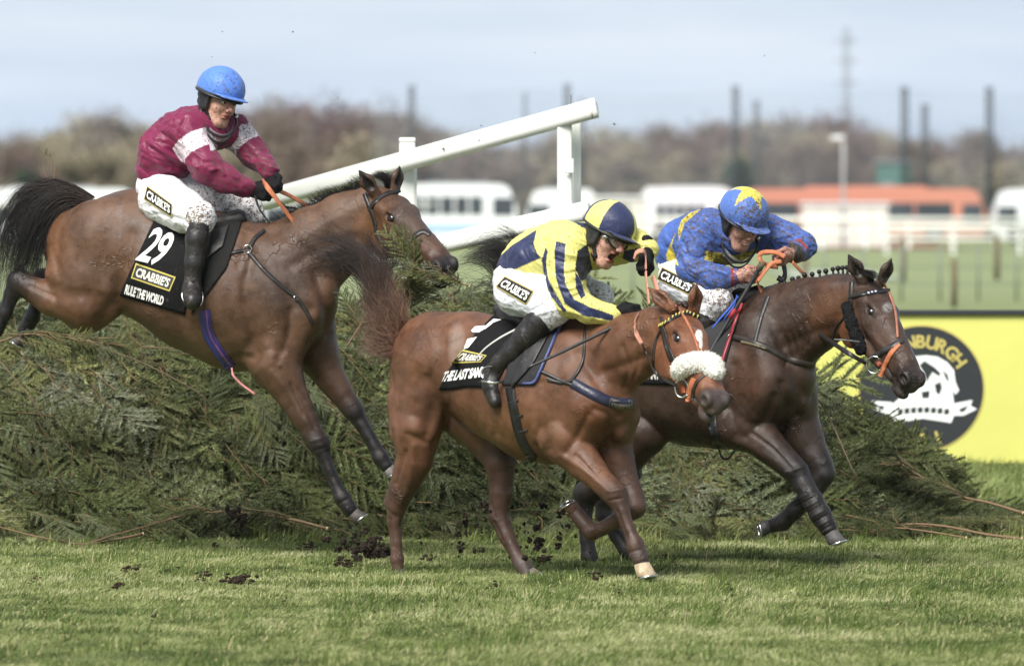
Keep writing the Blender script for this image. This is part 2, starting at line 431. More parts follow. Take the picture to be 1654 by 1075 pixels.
def vmat(name, rough=.5, spec=.4, coat=0.0, sheen=0.0, noise=.12, nscale=14, bump=.3, bscale=90, bdist=.004, mudscale=70, veins=0.0, sub=0.0, muddy=True, mudcol=MUD, wet=0.0):
    """surface coloured by its own vertex colours; their alpha says how densely mud has spattered there"""
    m, nt, b = mat_new(name); L = nt.links.new
    b.inputs['Specular IOR Level'].default_value = spec
    b.inputs['Coat Weight'].default_value = coat; b.inputs['Coat Roughness'].default_value = .25
    b.inputs['Sheen Weight'].default_value = sheen
    if sub: b.inputs['Subsurface Weight'].default_value = sub; b.inputs['Subsurface Radius'].default_value = (.01, .004, .002)
    at = N(nt, 'ShaderNodeVertexColor', layer_name='Col'); tc = N(nt, 'ShaderNodeTexCoord')
    n = N(nt, 'ShaderNodeTexNoise', i_Scale=nscale, i_Detail=5.0, i_Roughness=.6); L(tc.outputs['Object'], n.inputs['Vector'])
    r = N(nt, 'ShaderNodeMapRange'); r.inputs[1].default_value = .3; r.inputs[2].default_value = .7; r.inputs[3].default_value = 1 - noise; r.inputs[4].default_value = 1 + noise
    L(n.outputs['Fac'], r.inputs[0])
    x = N(nt, 'ShaderNodeMixRGB', blend_type='MULTIPLY', i_Fac=1.0); L(at.outputs['Color'], x.inputs[1]); L(r.outputs[0], x.inputs[2])
    colout = x.outputs[0]
    rr = N(nt, 'ShaderNodeMapRange'); rr.inputs[1].default_value = .35; rr.inputs[2].default_value = .65; rr.inputs[3].default_value = max(.05, rough - .1 - wet); rr.inputs[4].default_value = rough + .1
    L(n.outputs['Fac'], rr.inputs[0]); L(rr.outputs[0], b.inputs['Roughness'])
    n2 = N(nt, 'ShaderNodeTexNoise', i_Scale=bscale, i_Detail=3.0); L(tc.outputs['Object'], n2.inputs['Vector'])
    hgt = n2.outputs['Fac']
    if veins:
        mp = N(nt, 'ShaderNodeTexNoise', i_Scale=9.0, i_Detail=2.0); L(tc.outputs['Object'], mp.inputs['Vector'])
        ad = N(nt, 'ShaderNodeVectorMath', operation='MULTIPLY_ADD'); L(mp.outputs['Color'], ad.inputs[0]); ad.inputs[1].default_value = (.25, .25, .25); L(tc.outputs['Object'], ad.inputs[2])
        v = N(nt, 'ShaderNodeTexVoronoi', feature='DISTANCE_TO_EDGE', i_Scale=6.5); L(ad.outputs[0], v.inputs['Vector'])
        vr = N(nt, 'ShaderNodeMapRange'); vr.inputs[1].default_value = 0; vr.inputs[2].default_value = .028; vr.inputs[3].default_value = veins; vr.inputs[4].default_value = 0
        L(v.outputs['Distance'], vr.inputs[0])
        nm = N(nt, 'ShaderNodeTexNoise', i_Scale=3.1); L(tc.outputs['Object'], nm.inputs['Vector'])
        nr = N(nt, 'ShaderNodeMapRange'); nr.inputs[1].default_value = .52; nr.inputs[2].default_value = .66; L(nm.outputs['Fac'], nr.inputs[0])
        mu = N(nt, 'ShaderNodeMath', operation='MULTIPLY'); L(vr.outputs[0], mu.inputs[0]); L(nr.outputs[0], mu.inputs[1])
        a2 = N(nt, 'ShaderNodeMath', operation='ADD'); L(mu.outputs[0], a2.inputs[0]); L(hgt, a2.inputs[1]); hgt = a2.outputs[0]
    if muddy:
        n3 = N(nt, 'ShaderNodeTexNoise', i_Scale=mudscale, i_Detail=3.5, i_Roughness=.6); L(tc.outputs['Object'], n3.inputs['Vector'])
        n4 = N(nt, 'ShaderNodeTexNoise', i_Scale=mudscale * .28, i_Detail=2.0); L(tc.outputs['Object'], n4.inputs['Vector'])
        ma = N(nt, 'ShaderNodeMath', operation='MULTIPLY_ADD', i_1=.6); L(n4.outputs['Fac'], ma.inputs[0]); L(n3.outputs['Fac'], ma.inputs[2])
        sb = N(nt, 'ShaderNodeMath', operation='MULTIPLY_ADD', i_1=-.55, i_2=1.065); L(at.outputs['Alpha'], sb.inputs[0])
        gt = N(nt, 'ShaderNodeMath', operation='SUBTRACT'); L(ma.outputs[0], gt.inputs[0]); L(sb.outputs[0], gt.inputs[1])
        mr = N(nt, 'ShaderNodeMapRange'); mr.inputs[1].default_value = 0; mr.inputs[2].default_value = .035; L(gt.outputs[0], mr.inputs[0])
        mk = N(nt, 'ShaderNodeMath', operation='GREATER_THAN', i_1=.02); L(at.outputs['Alpha'], mk.inputs[0])
        mm = N(nt, 'ShaderNodeMath', operation='MULTIPLY'); L(mr.outputs[0], mm.inputs[0]); L(mk.outputs[0], mm.inputs[1])
        x2 = N(nt, 'ShaderNodeMixRGB'); x2.inputs[2].default_value = mudcol; L(mm.outputs[0], x2.inputs[0]); L(colout, x2.inputs[1]); colout = x2.outputs[0]
        a3 = N(nt, 'ShaderNodeMath', operation='MULTIPLY_ADD', i_1=.6); L(mm.outputs[0], a3.inputs[0]); L(hgt, a3.inputs[2]); hgt = a3.outputs[0]
    L(colout, b.inputs['Base Color'])
    bp = N(nt, 'ShaderNodeBump', i_Strength=bump, i_Distance=bdist); L(hgt, bp.inputs['Height']); L(bp.outputs[0], b.inputs['Normal'])
    return m
M_coat = vmat('horse_coat', rough=.45, spec=.36, coat=.0, sheen=.0, noise=.26, nscale=13, bump=.65, bscale=260, bdist=.0035, veins=1.7, mudscale=170, wet=.12)
M_hair = vmat('horse_hair', rough=.55, spec=.35, noise=.2, bump=.1, muddy=False)
M_hoof = vmat('hoof_horn', rough=.6, noise=.3, nscale=40, bump=.5, bscale=60, muddy=False)
M_silk = vmat('racing_silk', rough=.5, spec=.35, sheen=.1, noise=.07, bump=.4, bscale=50, bdist=.006, mudscale=190)
M_breech = vmat('white_breeches', rough=.6, spec=.3, noise=.05, bump=.5, bscale=45, bdist=.008, mudscale=180, mudcol=(.17, .115, .08, 1))
M_skin = vmat('skin', rough=.5, spec=.4, noise=.1, nscale=40, bump=.15, bscale=150, mudscale=240, sub=.08, mudcol=(.09, .055, .035, 1))
M_leather = vmat('black_leather', rough=.42, spec=.5, noise=.25, nscale=30, bump=.4, bscale=120, bdist=.003, mudscale=60, mudcol=(.07, .055, .04, 1))
M_cloth = vmat('saddle_fabric', rough=.8, spec=.1, noise=.15, bump=.4, bscale=35, bdist=.01, mudscale=60, mudcol=(.07, .055, .04, 1))
M_print = vmat('printed_lettering', rough=.6, spec=.3, noise=.08, bump=.1, muddy=False)
M_rubber = vmat('rein_rubber', rough=.6, noise=.2, nscale=60, bump=.5, bscale=400, bdist=.002, muddy=False)
M_metal = simple('bright_steel', (.6, .6, .58), .25, 1.0, noise=.2, nscale=80)
M_eye = simple('horse_eye', (.006, .004, .003), .06, 0, .8, noise=.1)
M_fleece = simple('sheepskin', (.86, .84, .77), .9, 0, .1, noise=.18, nscale=120, bump=1.0, bscale=160)
M_blackfleece = simple('black_sheepskin', (.012, .012, .013), .95, 0, .1, noise=.4, nscale=120, bump=1.0, bscale=160)
M_eyew = simple('eye_white', (.6, .57, .54), .2, noise=.05)
M_dark = simple('dark_iris', (.02, .015, .012), .1, noise=.05)
M_teeth = simple('teeth', (.62, .58, .48), .3, noise=.1)
# ---------------------------------------------------------------- ground, grass
def mat_turf():
    m, nt, b = mat_new('turf_soil'); L = nt.links.new; tc = N(nt, 'ShaderNodeTexCoord')
    n = N(nt, 'ShaderNodeTexNoise', i_Scale=.35, i_Detail=6.0, i_Roughness=.65); L(tc.outputs['Object'], n.inputs['Vector'])
    n2 = N(nt, 'ShaderNodeTexNoise', i_Scale=40, i_Detail=3.0); L(tc.outputs['Object'], n2.inputs['Vector'])
    r = N(nt, 'ShaderNodeValToRGB'); e = r.color_ramp.elements; e[0].position = .35; e[0].color = (.09, .105, .04, 1); e[1].position = .68; e[1].color = (.19, .22, .08, 1)
    L(n.outputs['Fac'], r.inputs[0]); x = N(nt, 'ShaderNodeMixRGB', blend_type='OVERLAY', i_Fac=.5); L(r.outputs[0], x.inputs[1]); L(n2.outputs['Fac'], x.inputs[2])
    # turf turns a paler green far out on the course
    sx = N(nt, 'ShaderNodeSeparateXYZ'); L(tc.outputs['Object'], sx.inputs[0]); b.inputs['Roughness'].default_value = .95; b.inputs['Specular IOR Level'].default_value = .1
    fr = N(nt, 'ShaderNodeMapRange'); fr.inputs[1].default_value = 40; fr.inputs[2].default_value = 140; L(sx.outputs['Y'], fr.inputs[0])
    x3 = N(nt, 'ShaderNodeMixRGB'); x3.inputs[2].default_value = (.215, .25, .125, 1); L(fr.outputs[0], x3.inputs[0]); L(x.outputs[0], x3.inputs[1])
    L(x3.outputs[0], b.inputs['Base Color']); return m
def blades(name, xr, yr, dens, hmin, hmax, wid, seed, cols, lean=.6, clump=None):
    rg = np.random.default_rng(seed); n = int((xr[1] - xr[0]) * (yr[1] - yr[0]) * dens)
    x = rg.uniform(*xr, n); y = rg.uniform(*yr, n); P = np.stack([x, y, np.zeros(n)], 1)
    big = vnoise(P, .9, 5); med = vnoise(P, 3.2, 6); h = rg.uniform(hmin, hmax, n) * (1 + .4 * med + .2 * big + .5 * vnoise(P * np.array((1, .5, 1)), 8, 22))
    a = rg.uniform(0, 6.283, n) ; ln = rg.normal(.7, lean, n)
    # the sward lies over to the right in streaks
    dx = np.cos(a) * .8 + .55 + .7 * vnoise(P, 1.7, 8); dy = np.sin(a) * .6 - .15; tip = P + np.stack([dx * h * np.abs(ln), dy * h * np.abs(ln), h / (1 + np.abs(ln) * .6)], 1)
    mid = P + (tip - P) * np.array((.4, .4, .62)); wv = np.stack([np.cos(a + 1.2), np.sin(a + 1.2) * .3, np.zeros(n)], 1) * (wid * rg.uniform(.6, 1.4, n))[:, None]
    V = np.stack([P - wv, P + wv, mid + wv * .7, mid - wv * .7, tip], 1).reshape(-1, 3)
    b = np.arange(n)[:, None] * 5; F4 = b + np.array([0, 1, 2, 3]); F3 = b + np.array([3, 2, 4])
    c = np.array(cols); st = vnoise(P * np.array((.35, 2.2, 1)), 1.1, 12); w = rg.random(n) * .34 + .33 + .24 * big + .26 * med + .30 * st + .36 * vnoise(P * np.array((1, .5, 1)), 8, 21); w = np.clip(w, 0, .999) * (len(c) - 1); i = w.astype(int); f = (w - i)[:, None]; C = c[i] * (1 - f) + c[np.minimum(i + 1, len(c) - 1)] * f
    dry = rg.random(n) < .06; C[dry] = (.36, .33, .17); C *= rg.uniform(.75, 1.25, (n, 1))
    C = np.repeat(C[:, None], 5, 1).reshape(-1, 3)
    return mesh_np(name, V, [F3, F4], C, False)
M_grass = vmat('grass_blade', rough=.6, spec=.25, noise=.05, bump=0, muddy=False)
_m = M_grass.node_tree; _b = _m.nodes['Principled BSDF']; _b.inputs['Subsurface Weight'].default_value = 0; _b.inputs['Transmission Weight'].default_value = 0
def ground():
    nx = 60; ys = np.concatenate([np.linspace(-60, -12, 6), np.linspace(-11.5, 8, 150), np.linspace(8.5, 60, 40), np.geomspace(70, 4000, 20)]); xs = np.concatenate([[-1500, -200, -40, -12], np.linspace(-6, 6, 140), [12, 40, 200, 1500]])
    X, Y = np.meshgrid(xs, ys); P = np.stack([X.ravel(), Y.ravel(), np.zeros(X.size)], 1); near = np.exp(-(np.maximum(np.abs(P[:, 1]) - 8, 0) / 4) ** 2)
    P[:, 2] = (.012 * vnoise(P, 1.3, 1) + .006 * vnoise(P, 5, 2)) * near - .004
    m = len(xs); F = [(j * m + i, j * m + i + 1, (j + 1) * m + i + 1, (j + 1) * m + i) for j in range(len(ys) - 1) for i in range(m - 1)]
    tag(link('ground', mesh_np('ground', P, np.array(F), None, True), mat_turf()), kind='structure')
    G = [(.050, .070, .019), (.098, .130, .036), (.172, .208, .068), (.26, .285, .12), (.36, .37, .20)]
    g1 = link('turf_grass', blades('turf', (-3.3, 3.3), (-9.5, 5.5), 4600, .012, .036, .0027, 1, G, lean=1.3), M_grass)
    tag(g1, 'short mown green turf with streaks of paler flattened grass', 'grass', kind='stuff')
    g2 = link('far_grass', blades('far', (-4.0, 5.2), (5.5, 22), 750, .05, .11, .004, 2, [(.09, .12, .03), (.16, .2, .06), (.22, .26, .1)]), M_grass)
    tag(g2, 'paler grass beyond the brush fence around the yellow board', 'grass', kind='stuff')
    # scuffed bare soil
    M_soil = simple('dark_soil', (.035, .024, .018), .95, 0, .1, noise=.4, nscale=60, bump=1.0, bscale=90)
    rg = random.Random(8); mb = MB()
    spots = [(385, 944, 26, 1.), (330, 936, 14, .8), (215, 925, 14, .8), (270, 928, 12, .7), (195, 950, 7, .8), (880, 910, 20, .9), (690, 905, 12, .8), (1000, 960, 10, .6), (250, 1000, 5, .6), (560, 915, 22, .8), (120, 1010, 6, .5), (700, 985, 5, .5), (1230, 930, 8, .5), (1420, 905, 9, .5), (1180, 960, 9, .7), (800, 950, 11, .7), (60, 940, 9, .6), (1080, 905, 12, .7), (1330, 985, 6, .5), (500, 890, 14, .8), (460, 975, 6, .5), (960, 935, 9, .8)]
    for px, py, w, q_ in spots:
        Y = 2.007 * FPX / (py - HOR) - DIST; c = W(px, py, Y)
        for i in range(int(w * 2.2)):
            q = c + np.array((rg.gauss(0, w * .5 * S(Y)), rg.gauss(0, .20), 0)); q[2] = rg.uniform(.012, .045) * q_; r = rg.uniform(.003, .012) * q_
            mb.sphere(q, (r * rg.uniform(1, 2.2), r, r * .8), 6, 4)
    tag(mb.build('soil_crumbs', M_soil), 'dark crumbs of torn soil strewn over the turf in small scuffs', 'soil', kind='stuff')
    # ragged tufts of longer darker grass
    G2 = [(.04, .07, .014), (.07, .11, .02), (.11, .155, .03)]
    me = blades('tufts', (-3.3, 3.3), (-9, 5), 900, .04, .085, .0026, 7, G2, lean=.8)
    n = len(me.vertices) // 5; co = np.zeros(len(me.vertices) * 3, np.float32); me.vertices.foreach_get('co', co); co = co.reshape(-1, 5, 3); b0 = co[:, :2].mean(1)
    keep = (vnoise(b0 * np.array((1, .6, 0)), 4.2, 31) > .22); col = np.zeros(n * 5 * 4, np.float32); me.color_attributes['Col'].data.foreach_get('color', col); col = col.reshape(-1, 5, 4)
    co = co[keep]; col = col[keep]; b = np.arange(len(co))[:, None] * 5
    g3 = link('grass_tufts', mesh_np('tufts', co.reshape(-1, 3), [b + np.array([0, 1, 2, 3]), b + np.array([3, 2, 4])], col.reshape(-1, 4), False), M_grass)
    tag(g3, 'darker tufts of longer grass scattered through the turf', 'grass', kind='stuff')
if 'ground' in SKIP:
    me = mesh_np('ground', [(-900, -60, 0), (900, -60, 0), (900, 3000, 0), (-900, 3000, 0)], [(0, 1, 2, 3)], None, False)
    tag(link('ground', me, simple('grass_ground', (.07, .11, .025), .9, nscale=3)), kind='structure')
else: ground()
if 'ground' not in SKIP:
    _me = blades('fringe', (-3.5, 3.3), (3.1, 5.2), 2400, .04, .14, .0028, 17, [(.05, .07, .018), (.13, .165, .04), (.24, .26, .09)], lean=1.0)
    _n = len(_me.vertices) // 5; _co = np.zeros(_n * 15, np.float32); _me.vertices.foreach_get('co', _co); _co = _co.reshape(-1, 5, 3); _b = _co[:, :2].mean(1); _cl = np.zeros(_n * 20, np.float32); _me.color_attributes['Col'].data.foreach_get('color', _cl); _cl = _cl.reshape(-1, 5, 4)
    _k = vnoise(_b * np.array((1, .5, 0)), 2.6, 41) + (_b[:, 1] - 4.3) * .3 > .0; _co = _co[_k]; _cl = _cl[_k]; _i = np.arange(len(_co))[:, None] * 5
    tag(link('grass_fringe', mesh_np('fringe', _co.reshape(-1, 3), [_i + np.array([0, 1, 2, 3]), _i + np.array([3, 2, 4])], _cl.reshape(-1, 4), False), M_grass), 'ragged fringe of longer grass along the foot of the brush fence', 'grass', kind='stuff')
# ---------------------------------------------------------------- horses
# canonical head: x to the nose, z dorsal, y = the horse's left; poll at the origin, 0.64 long
def horse_head(sd, c, cm, cd, open_mouth=0.0):
    """c coat colour, cm muzzle colour, cd dark (ear edges)"""
    K = .02; A = (0, 1, 0)
    sd.cone((.02, 0, -.06), (.2, 0, -.055), .078, .078, .03, c)
    sd.cone((.2, 0, -.055), (.5, 0, -.06), .080, .060, .03, c, sy=1.0, L=A)
    sd.cone((.15, 0, -.012), (.5, 0, -.022), .05, .036, .02, c, sy=1.15, L=A)
    sd.ell((.125, 0, -.15), (.135, .052, .125), .03, c)
    for s in (-1, 1):
        sd.ell((.12, .05 * s, -.155), (.115, .030, .112), .012, c)
        sd.ell((.185, .052 * s, .002), (.05, .026, .022), .02, c)        # brow
        sd.ell((.10, .056 * s, -.02), (.06, .03, .035), .02, c)          # temple
        sd.cone((.235, .06 * s, -.075), (.36, .044 * s, -.062), .013, .009, .012, c)   # facial crest
        sd.cone((.2, .034 * s, -.18), (.5, .026 * s, -.118), .032, .026, .03, c)
        sd.cone((.40, .033 * s, -.02), (.55, .04 * s, -.035), .018, .018, .015, c)
        sd.ell((.585, .042 * s, -.045), (.042, .024, .036), .010, cm)     # nostril rim
        sd.ell((.135, .045 * s, .028), (.028, .016, .010), .02, c, sub=True)  # hollow above the eye
    sd.ell((.565, 0, -.058), (.056, .047, .048), .025, cm)
    sd.ell((.60, 0, -.078), (.038, .036, .034), .018, cm)
    sd.ell((.56, 0, -.142), (.05, .036, .028), .012, cm)                  # chin
    sd.cone((.46, 0, -.10), (.55, 0, -.115), .035, .03, .02, c)
    for s in (-1, 1):
        sd.cone((.46, .05 * s, -.098), (.585, .052 * s, -.106), .005, .007, .006, (.012, .008, .008), sub=True)   # mouth line
        sd.ell((.604, .069 * s, -.044), (.029, .022, .025), .005, (.011, .006, .006), sub=True)   # nostril
        sd.ell((.195, .0745 * s, -.005), (.034, .014, .0215), .008, (.010, .007, .006), rot=[[1, 0, 0], [0, .83 * s, -.56 * s], [0, .56, .83]], sub=True)  # eye opening
        sd.cone((.160, .064 * s, .002), (.195, .062 * s, .012), .008, .0075, .006, c); sd.cone((.195, .062 * s, .012), (.228, .064 * s, -.002), .0075, .005, .006, c)     # upper lid
        sd.cone((.172, .078 * s, -.024), (.218, .076 * s, -.026), .006, .005, .006, c)
    if open_mouth:
        sd.ell((.60, 0, -.108), (.03, .03, .008 + open_mouth), .006, (.02, .008, .008), sub=True)
def horse_ear(sd, s, tip, c, cd, base=(.01, .060, .030), face=(1, 0, 0)):
    b = np.array((base[0], base[1] * s, base[2])); tip = np.array(tip, float)
    ax = tip - b; ln = np.linalg.norm(ax); ax /= ln
    f = np.array(face, float); f -= ax * (f @ ax); f /= np.linalg.norm(f); L = f
    m = b + ax * ln * .42
    sd.cone(b - ax * .02, m, .026, .036, .012, c, sy=.62, L=L)
    sd.cone(m, tip, .036, .004, .01, cd, sy=.5, L=L)
    sd.cone(b + ax * ln * .2 + f * .022, b + ax * ln * .8 + f * .016, .02, .006, .008, tuple(np.array(cd) * .6), sub=True)

def chain(sd, pts, Yf, k=.02, col=None, sy=None, L=None):
    for a, b in zip(pts, pts[1:]):
        Ya = Yf(a[0]) - a[2]; Yb = Yf(b[0]) - b[2]
        ca = a[4] if len(a) > 4 else col; cb = b[4] if len(b) > 4 else col
        A = W(a[0], a[1], Ya); B = W(b[0], b[1], Yb); ra = a[3] * S(Ya); rb = b[3] * S(Yb)
        if ca is cb: sd.cone(A, B, ra, rb, k, ca, sy, L)
        else:
            for i in range(3):
                u, v = i / 3, (i + 1) / 3; c = np.array(ca) * (1 - (u + v) / 2) + np.array(cb) * (u + v) / 2
                sd.cone(A + (B - A) * u, A + (B - A) * v, ra + (rb - ra) * u, ra + (rb - ra) * v, k, tuple(c), sy, L)
def sculpt(V, F, strokes, Nn=None):
    """raise or sink muscle lines: strokes = (photo polyline, width px, depth m)"""
    Nn = vnormals(V, F) if Nn is None else Nn
    x, y = to_px(V); front = np.clip(-Nn[:, 1] * 1.5 + .15, 0, 1); D = np.zeros(len(V))
    for poly, w, d in strokes:
        P = spline(poly, 24) if len(poly) > 2 else np.array(poly, float)
        best = np.full(len(V), 1e9)
        sel = (x > P[:, 0].min() - 3 * w) & (x < P[:, 0].max() + 3 * w) & (y > P[:, 1].min() - 3 * w) & (y < P[:, 1].max() + 3 * w)
        xs, ys = x[sel], y[sel]; bs = best[sel]
        for i in range(len(P) - 1):
            a, b = P[i], P[i + 1]; ab = b - a; L2 = ab @ ab + 1e-9
            t = np.clip(((xs - a[0]) * ab[0] + (ys - a[1]) * ab[1]) / L2, 0, 1)
            bs = np.minimum(bs, (xs - a[0] - t * ab[0]) ** 2 + (ys - a[1] - t * ab[1]) ** 2)
        g = np.zeros(len(V)); g[sel] = np.exp(-bs / (w * w)); D += g * d * 1.35
    return V + Nn * (D * front)[:, None]
def blotch(V, cols, px, py, rx, ry, col, w=1.0, soft=.6):
    """a patch of other colour on the coat (muzzle, stocking, star, mud, painted light)"""
    x, y = to_px(V); d = ((x - px) / rx) ** 2 + ((y - py) / ry) ** 2
    d = d + .35 * vnoise(V, 18, 3)
    m = np.clip((1.3 - d) / soft, 0, 1)[:, None] * w * (cols[:, :3].max(1) > .0135)[:, None]
    n = len(col); cols[:, :n] = cols[:, :n] * (1 - m) + np.array(col) * m
    return cols
def hoof(name, parent, cx, cy, Y, dx, dy, size, toe, col=(.06, .05, .045), shoe=True):
    """(cx,cy) coronet in photo px, (dx,dy) unit direction down the pastern, toe = sign/direction of the toe in px"""
    c = W(cx, cy, Y); s = S(Y)
    ax = np.array((dx, -0.15, -dy), float); ax /= np.linalg.norm(ax)
    t = np.array((toe[0], -.3, -toe[1]), float); t -= ax * (t @ ax); t /= np.linalg.norm(t); b = np.cross(ax, t)
    mb = MB(); n = 20; rings = []
    for lv, rr, sh in ((-.25, .70, -.02), (0, .86, 0), (.08, .88, .02), (.5, .98, .10), (1.0, 1.12, .22), (1.04, 1.05, .22), (1.0, .9, .22)):
        ring = []
        for i in range(n):
            a = 2 * math.pi * i / n; f = math.cos(a); g = math.sin(a)
            slope = (.10 * f) * lv
            ring.append(c + ax * size * s * (lv * .95 + slope) + t * size * s * (f * rr * .62 + sh) + b * size * s * g * rr * .56)
        rings.append(ring)
    V = np.concatenate(rings); F = [(i * n + j, i * n + (j + 1) % n, (i + 1) * n + (j + 1) % n, (i + 1) * n + j) for i in range(len(rings) - 1) for j in range(n)]
    cols = np.tile(np.array((*col, 0.)), (len(V), 1)); cols[:2 * n, :3] = np.array((.02, .016, .014))
    cols[2 * n:5 * n, :3] *= (1 + .5 * RNG.random((3 * n, 1)))
    mb.add(V, F, cols); m = len(rings) - 1
    cc = rings[-1]; mb.add(np.array(cc + [np.mean(cc, 0)]), [(n, (i + 1) % n, i) for i in range(n)], (.05, .045, .04, 0))
    h = mb.build('hoof', M_hoof, parent)
    if shoe:
        m2 = MB(); P = []
        for i in range(-8, 9):
            a = i / 8 * 2.3; P.append(c + ax * size * s * 1.03 + t * size * s * (math.cos(a) * .66 + .22) + b * size * s * math.sin(a) * .60)
        m2.tube(P, size * s * .09, 6); m2.build('horseshoe', M_metal, h)
    return h
def eyes(M, T, parent, r=.0265):
    for s in (-1, 1):
        mb = MB(); sc = abs(np.linalg.det(M)) ** (1 / 3)
        mb.sphere(M @ np.array((.195, .0545 * s, -.0175)) + T, r * sc, 16, 12); mb.build('eye', M_eye, parent)
def strands(name, parent, guides, n, r0, spread, cols, wav=.01, seed=0, seg=9, lens=(.6, 1.0), mat=None, world=False, taper=True):
    """guides: list of polylines of world points (same length); each hair runs near one blend of them"""
    rg = np.random.default_rng(seed); G = [spline(g, seg) for g in guides]; ng = len(G)
    Vs = []; Fs = []; Cs = []; tt = np.linspace(0, 1, seg)
    spread = np.interp(tt, np.linspace(0, 1, len(spread)), spread)
    A = rg.random(n) * (ng - 1); i0 = np.minimum(A.astype(int), ng - 2) if ng > 1 else np.zeros(n, int); u = A - i0
    Garr = np.array(G)
    P = Garr[i0] * (1 - u)[:, None, None] + (Garr[np.minimum(i0 + 1, ng - 1)] * u[:, None, None]) if ng > 1 else np.repeat(Garr[:1], n, 0)
    le = rg.uniform(*lens, n)
    # shorten
    idx = tt[None, :] * le[:, None] * (seg - 1); k0 = np.minimum(idx.astype(int), seg - 2); fr = (idx - k0)[..., None]
    ar = np.arange(n)[:, None]; P = P[ar, k0] * (1 - fr) + P[ar, k0 + 1] * fr
    sp = spread[k0] * (1 - fr[..., 0]) + spread[k0 + 1] * fr[..., 0]
    ncl = max(6, n // 45); clo = rg.normal(0, 1, (ncl, 1, 3)) * .62; off = clo[(A * ncl / ng + rg.random(n) * 5).astype(int) % ncl] + rg.normal(0, 1, (n, 1, 3)) * rg.uniform(.05, .30, (n, 1, 1)); P = P + off * sp[..., None]
    ph = rg.uniform(0, 6.28, (n, 1, 3)); fq = rg.uniform(3, 9, (n, 1, 3))
    P = P + np.sin(tt[None, :, None] * fq + ph) * wav * tt[None, :, None] * rg.uniform(.2, 1.6, (n, 1, 1))
    T = np.gradient(P, axis=1); T /= np.linalg.norm(T, axis=2)[..., None] + 1e-9
    a = np.cross(T, np.array((0, 1., 0))); a /= np.linalg.norm(a, axis=2)[..., None] + 1e-9; b = np.cross(T, a)
    rr = r0 * rg.uniform(.6, 1.3, (n, 1)) * ((1 - .85 * tt[None, :]) if taper else 1.0)
    ring = [P + rr[..., None] * (math.cos(t) * a + math.sin(t) * b) for t in (0.5, 2.6, 4.7)]
    V = np.stack(ring, 2).reshape(-1, 3)  # n,seg,3
    base = (np.arange(n)[:, None, None] * seg + np.arange(seg - 1)[None, :, None]) * 3 + np.arange(3)[None, None, :]
    nx = (np.arange(3) + 1) % 3; base2 = (np.arange(n)[:, None, None] * seg + np.arange(seg - 1)[None, :, None]) * 3 + nx[None, None, :]
    F = np.stack([base, base2, base2 + 3, base + 3], -1).reshape(-1, 4)
    c0 = np.array(cols[0]); c1 = np.array(cols[-1]); cm = np.array(cols[len(cols) // 2])
    tt3 = np.clip((k0 + fr[..., 0]) / (seg - 1), 0, 1)[..., None]
    C = np.where(tt3 < .5, c0 + (cm - c0) * tt3 * 2, cm + (c1 - cm) * (tt3 - .5) * 2) * rg.uniform(.55, 1.5, (n, 1, 1))
    C = np.repeat(C[:, :, None, :], 3, 2).reshape(-1, 3)
    me = mesh_np(name, V, F, C, True)
    return link(name, me, mat or M_hair, parent)

def finish_body(sd, name, parent, strokes, paint, mat=None, sm=1, noise=.0012):
    V, F, C = sd.run()
    V = smooth_np(V, F, sm)
    V = sculpt(V, F, strokes); Nn = vnormals(V, F)
    V = V + Nn * (.0035 * vnoise(V, 8, 5) + noise * vnoise(V, 22, 1) + noise * .6 * vnoise(V, 50, 2))[:, None]
    # coat variation in broad patches
    C[:, :3] *= (1 + .24 * vnoise(V, 5, 9) + .12 * vnoise(V, 14, 11))[:, None]
    C = paint(V, C); C[:, :4] = np.clip(C, 0, 1)
    o = link(name, mesh_np(name, V, F, C), mat or M_coat, parent)
    return o, V, F
HD = {}
HD['bay'] = (np.array([[0.507, 0.851, 0.136], [-0.701, 0.499, -0.508], [-0.501, 0.163, 0.85]]), 351.9, (617.8, 310.9))
HD['chestnut'] = (np.array([[0.267, 0.924, 0.275], [-0.777, 0.375, -0.506], [-0.571, -0.079, 0.817]]), 373.8, (1097.0, 502.0))
HD['brown'] = (np.array([[0.341, 0.846, 0.409], [-0.653, 0.526, -0.544], [-0.676, -0.082, 0.732]]), 357.7, (1401.9, 454.2))
def head_frame(which, Y):
    R, s, t = HD[which]; return R * (s * S(Y)), W(t[0], t[1], Y)
BAY = (.100, .053, .031); BAYD = (.042, .025, .018); BLK = (.014, .012, .012)
CH = (.120, .055, .030); CHD = (.058, .031, .021)
BR = (.045, .026, .018); BRD = (.026, .016, .012)
H = {}
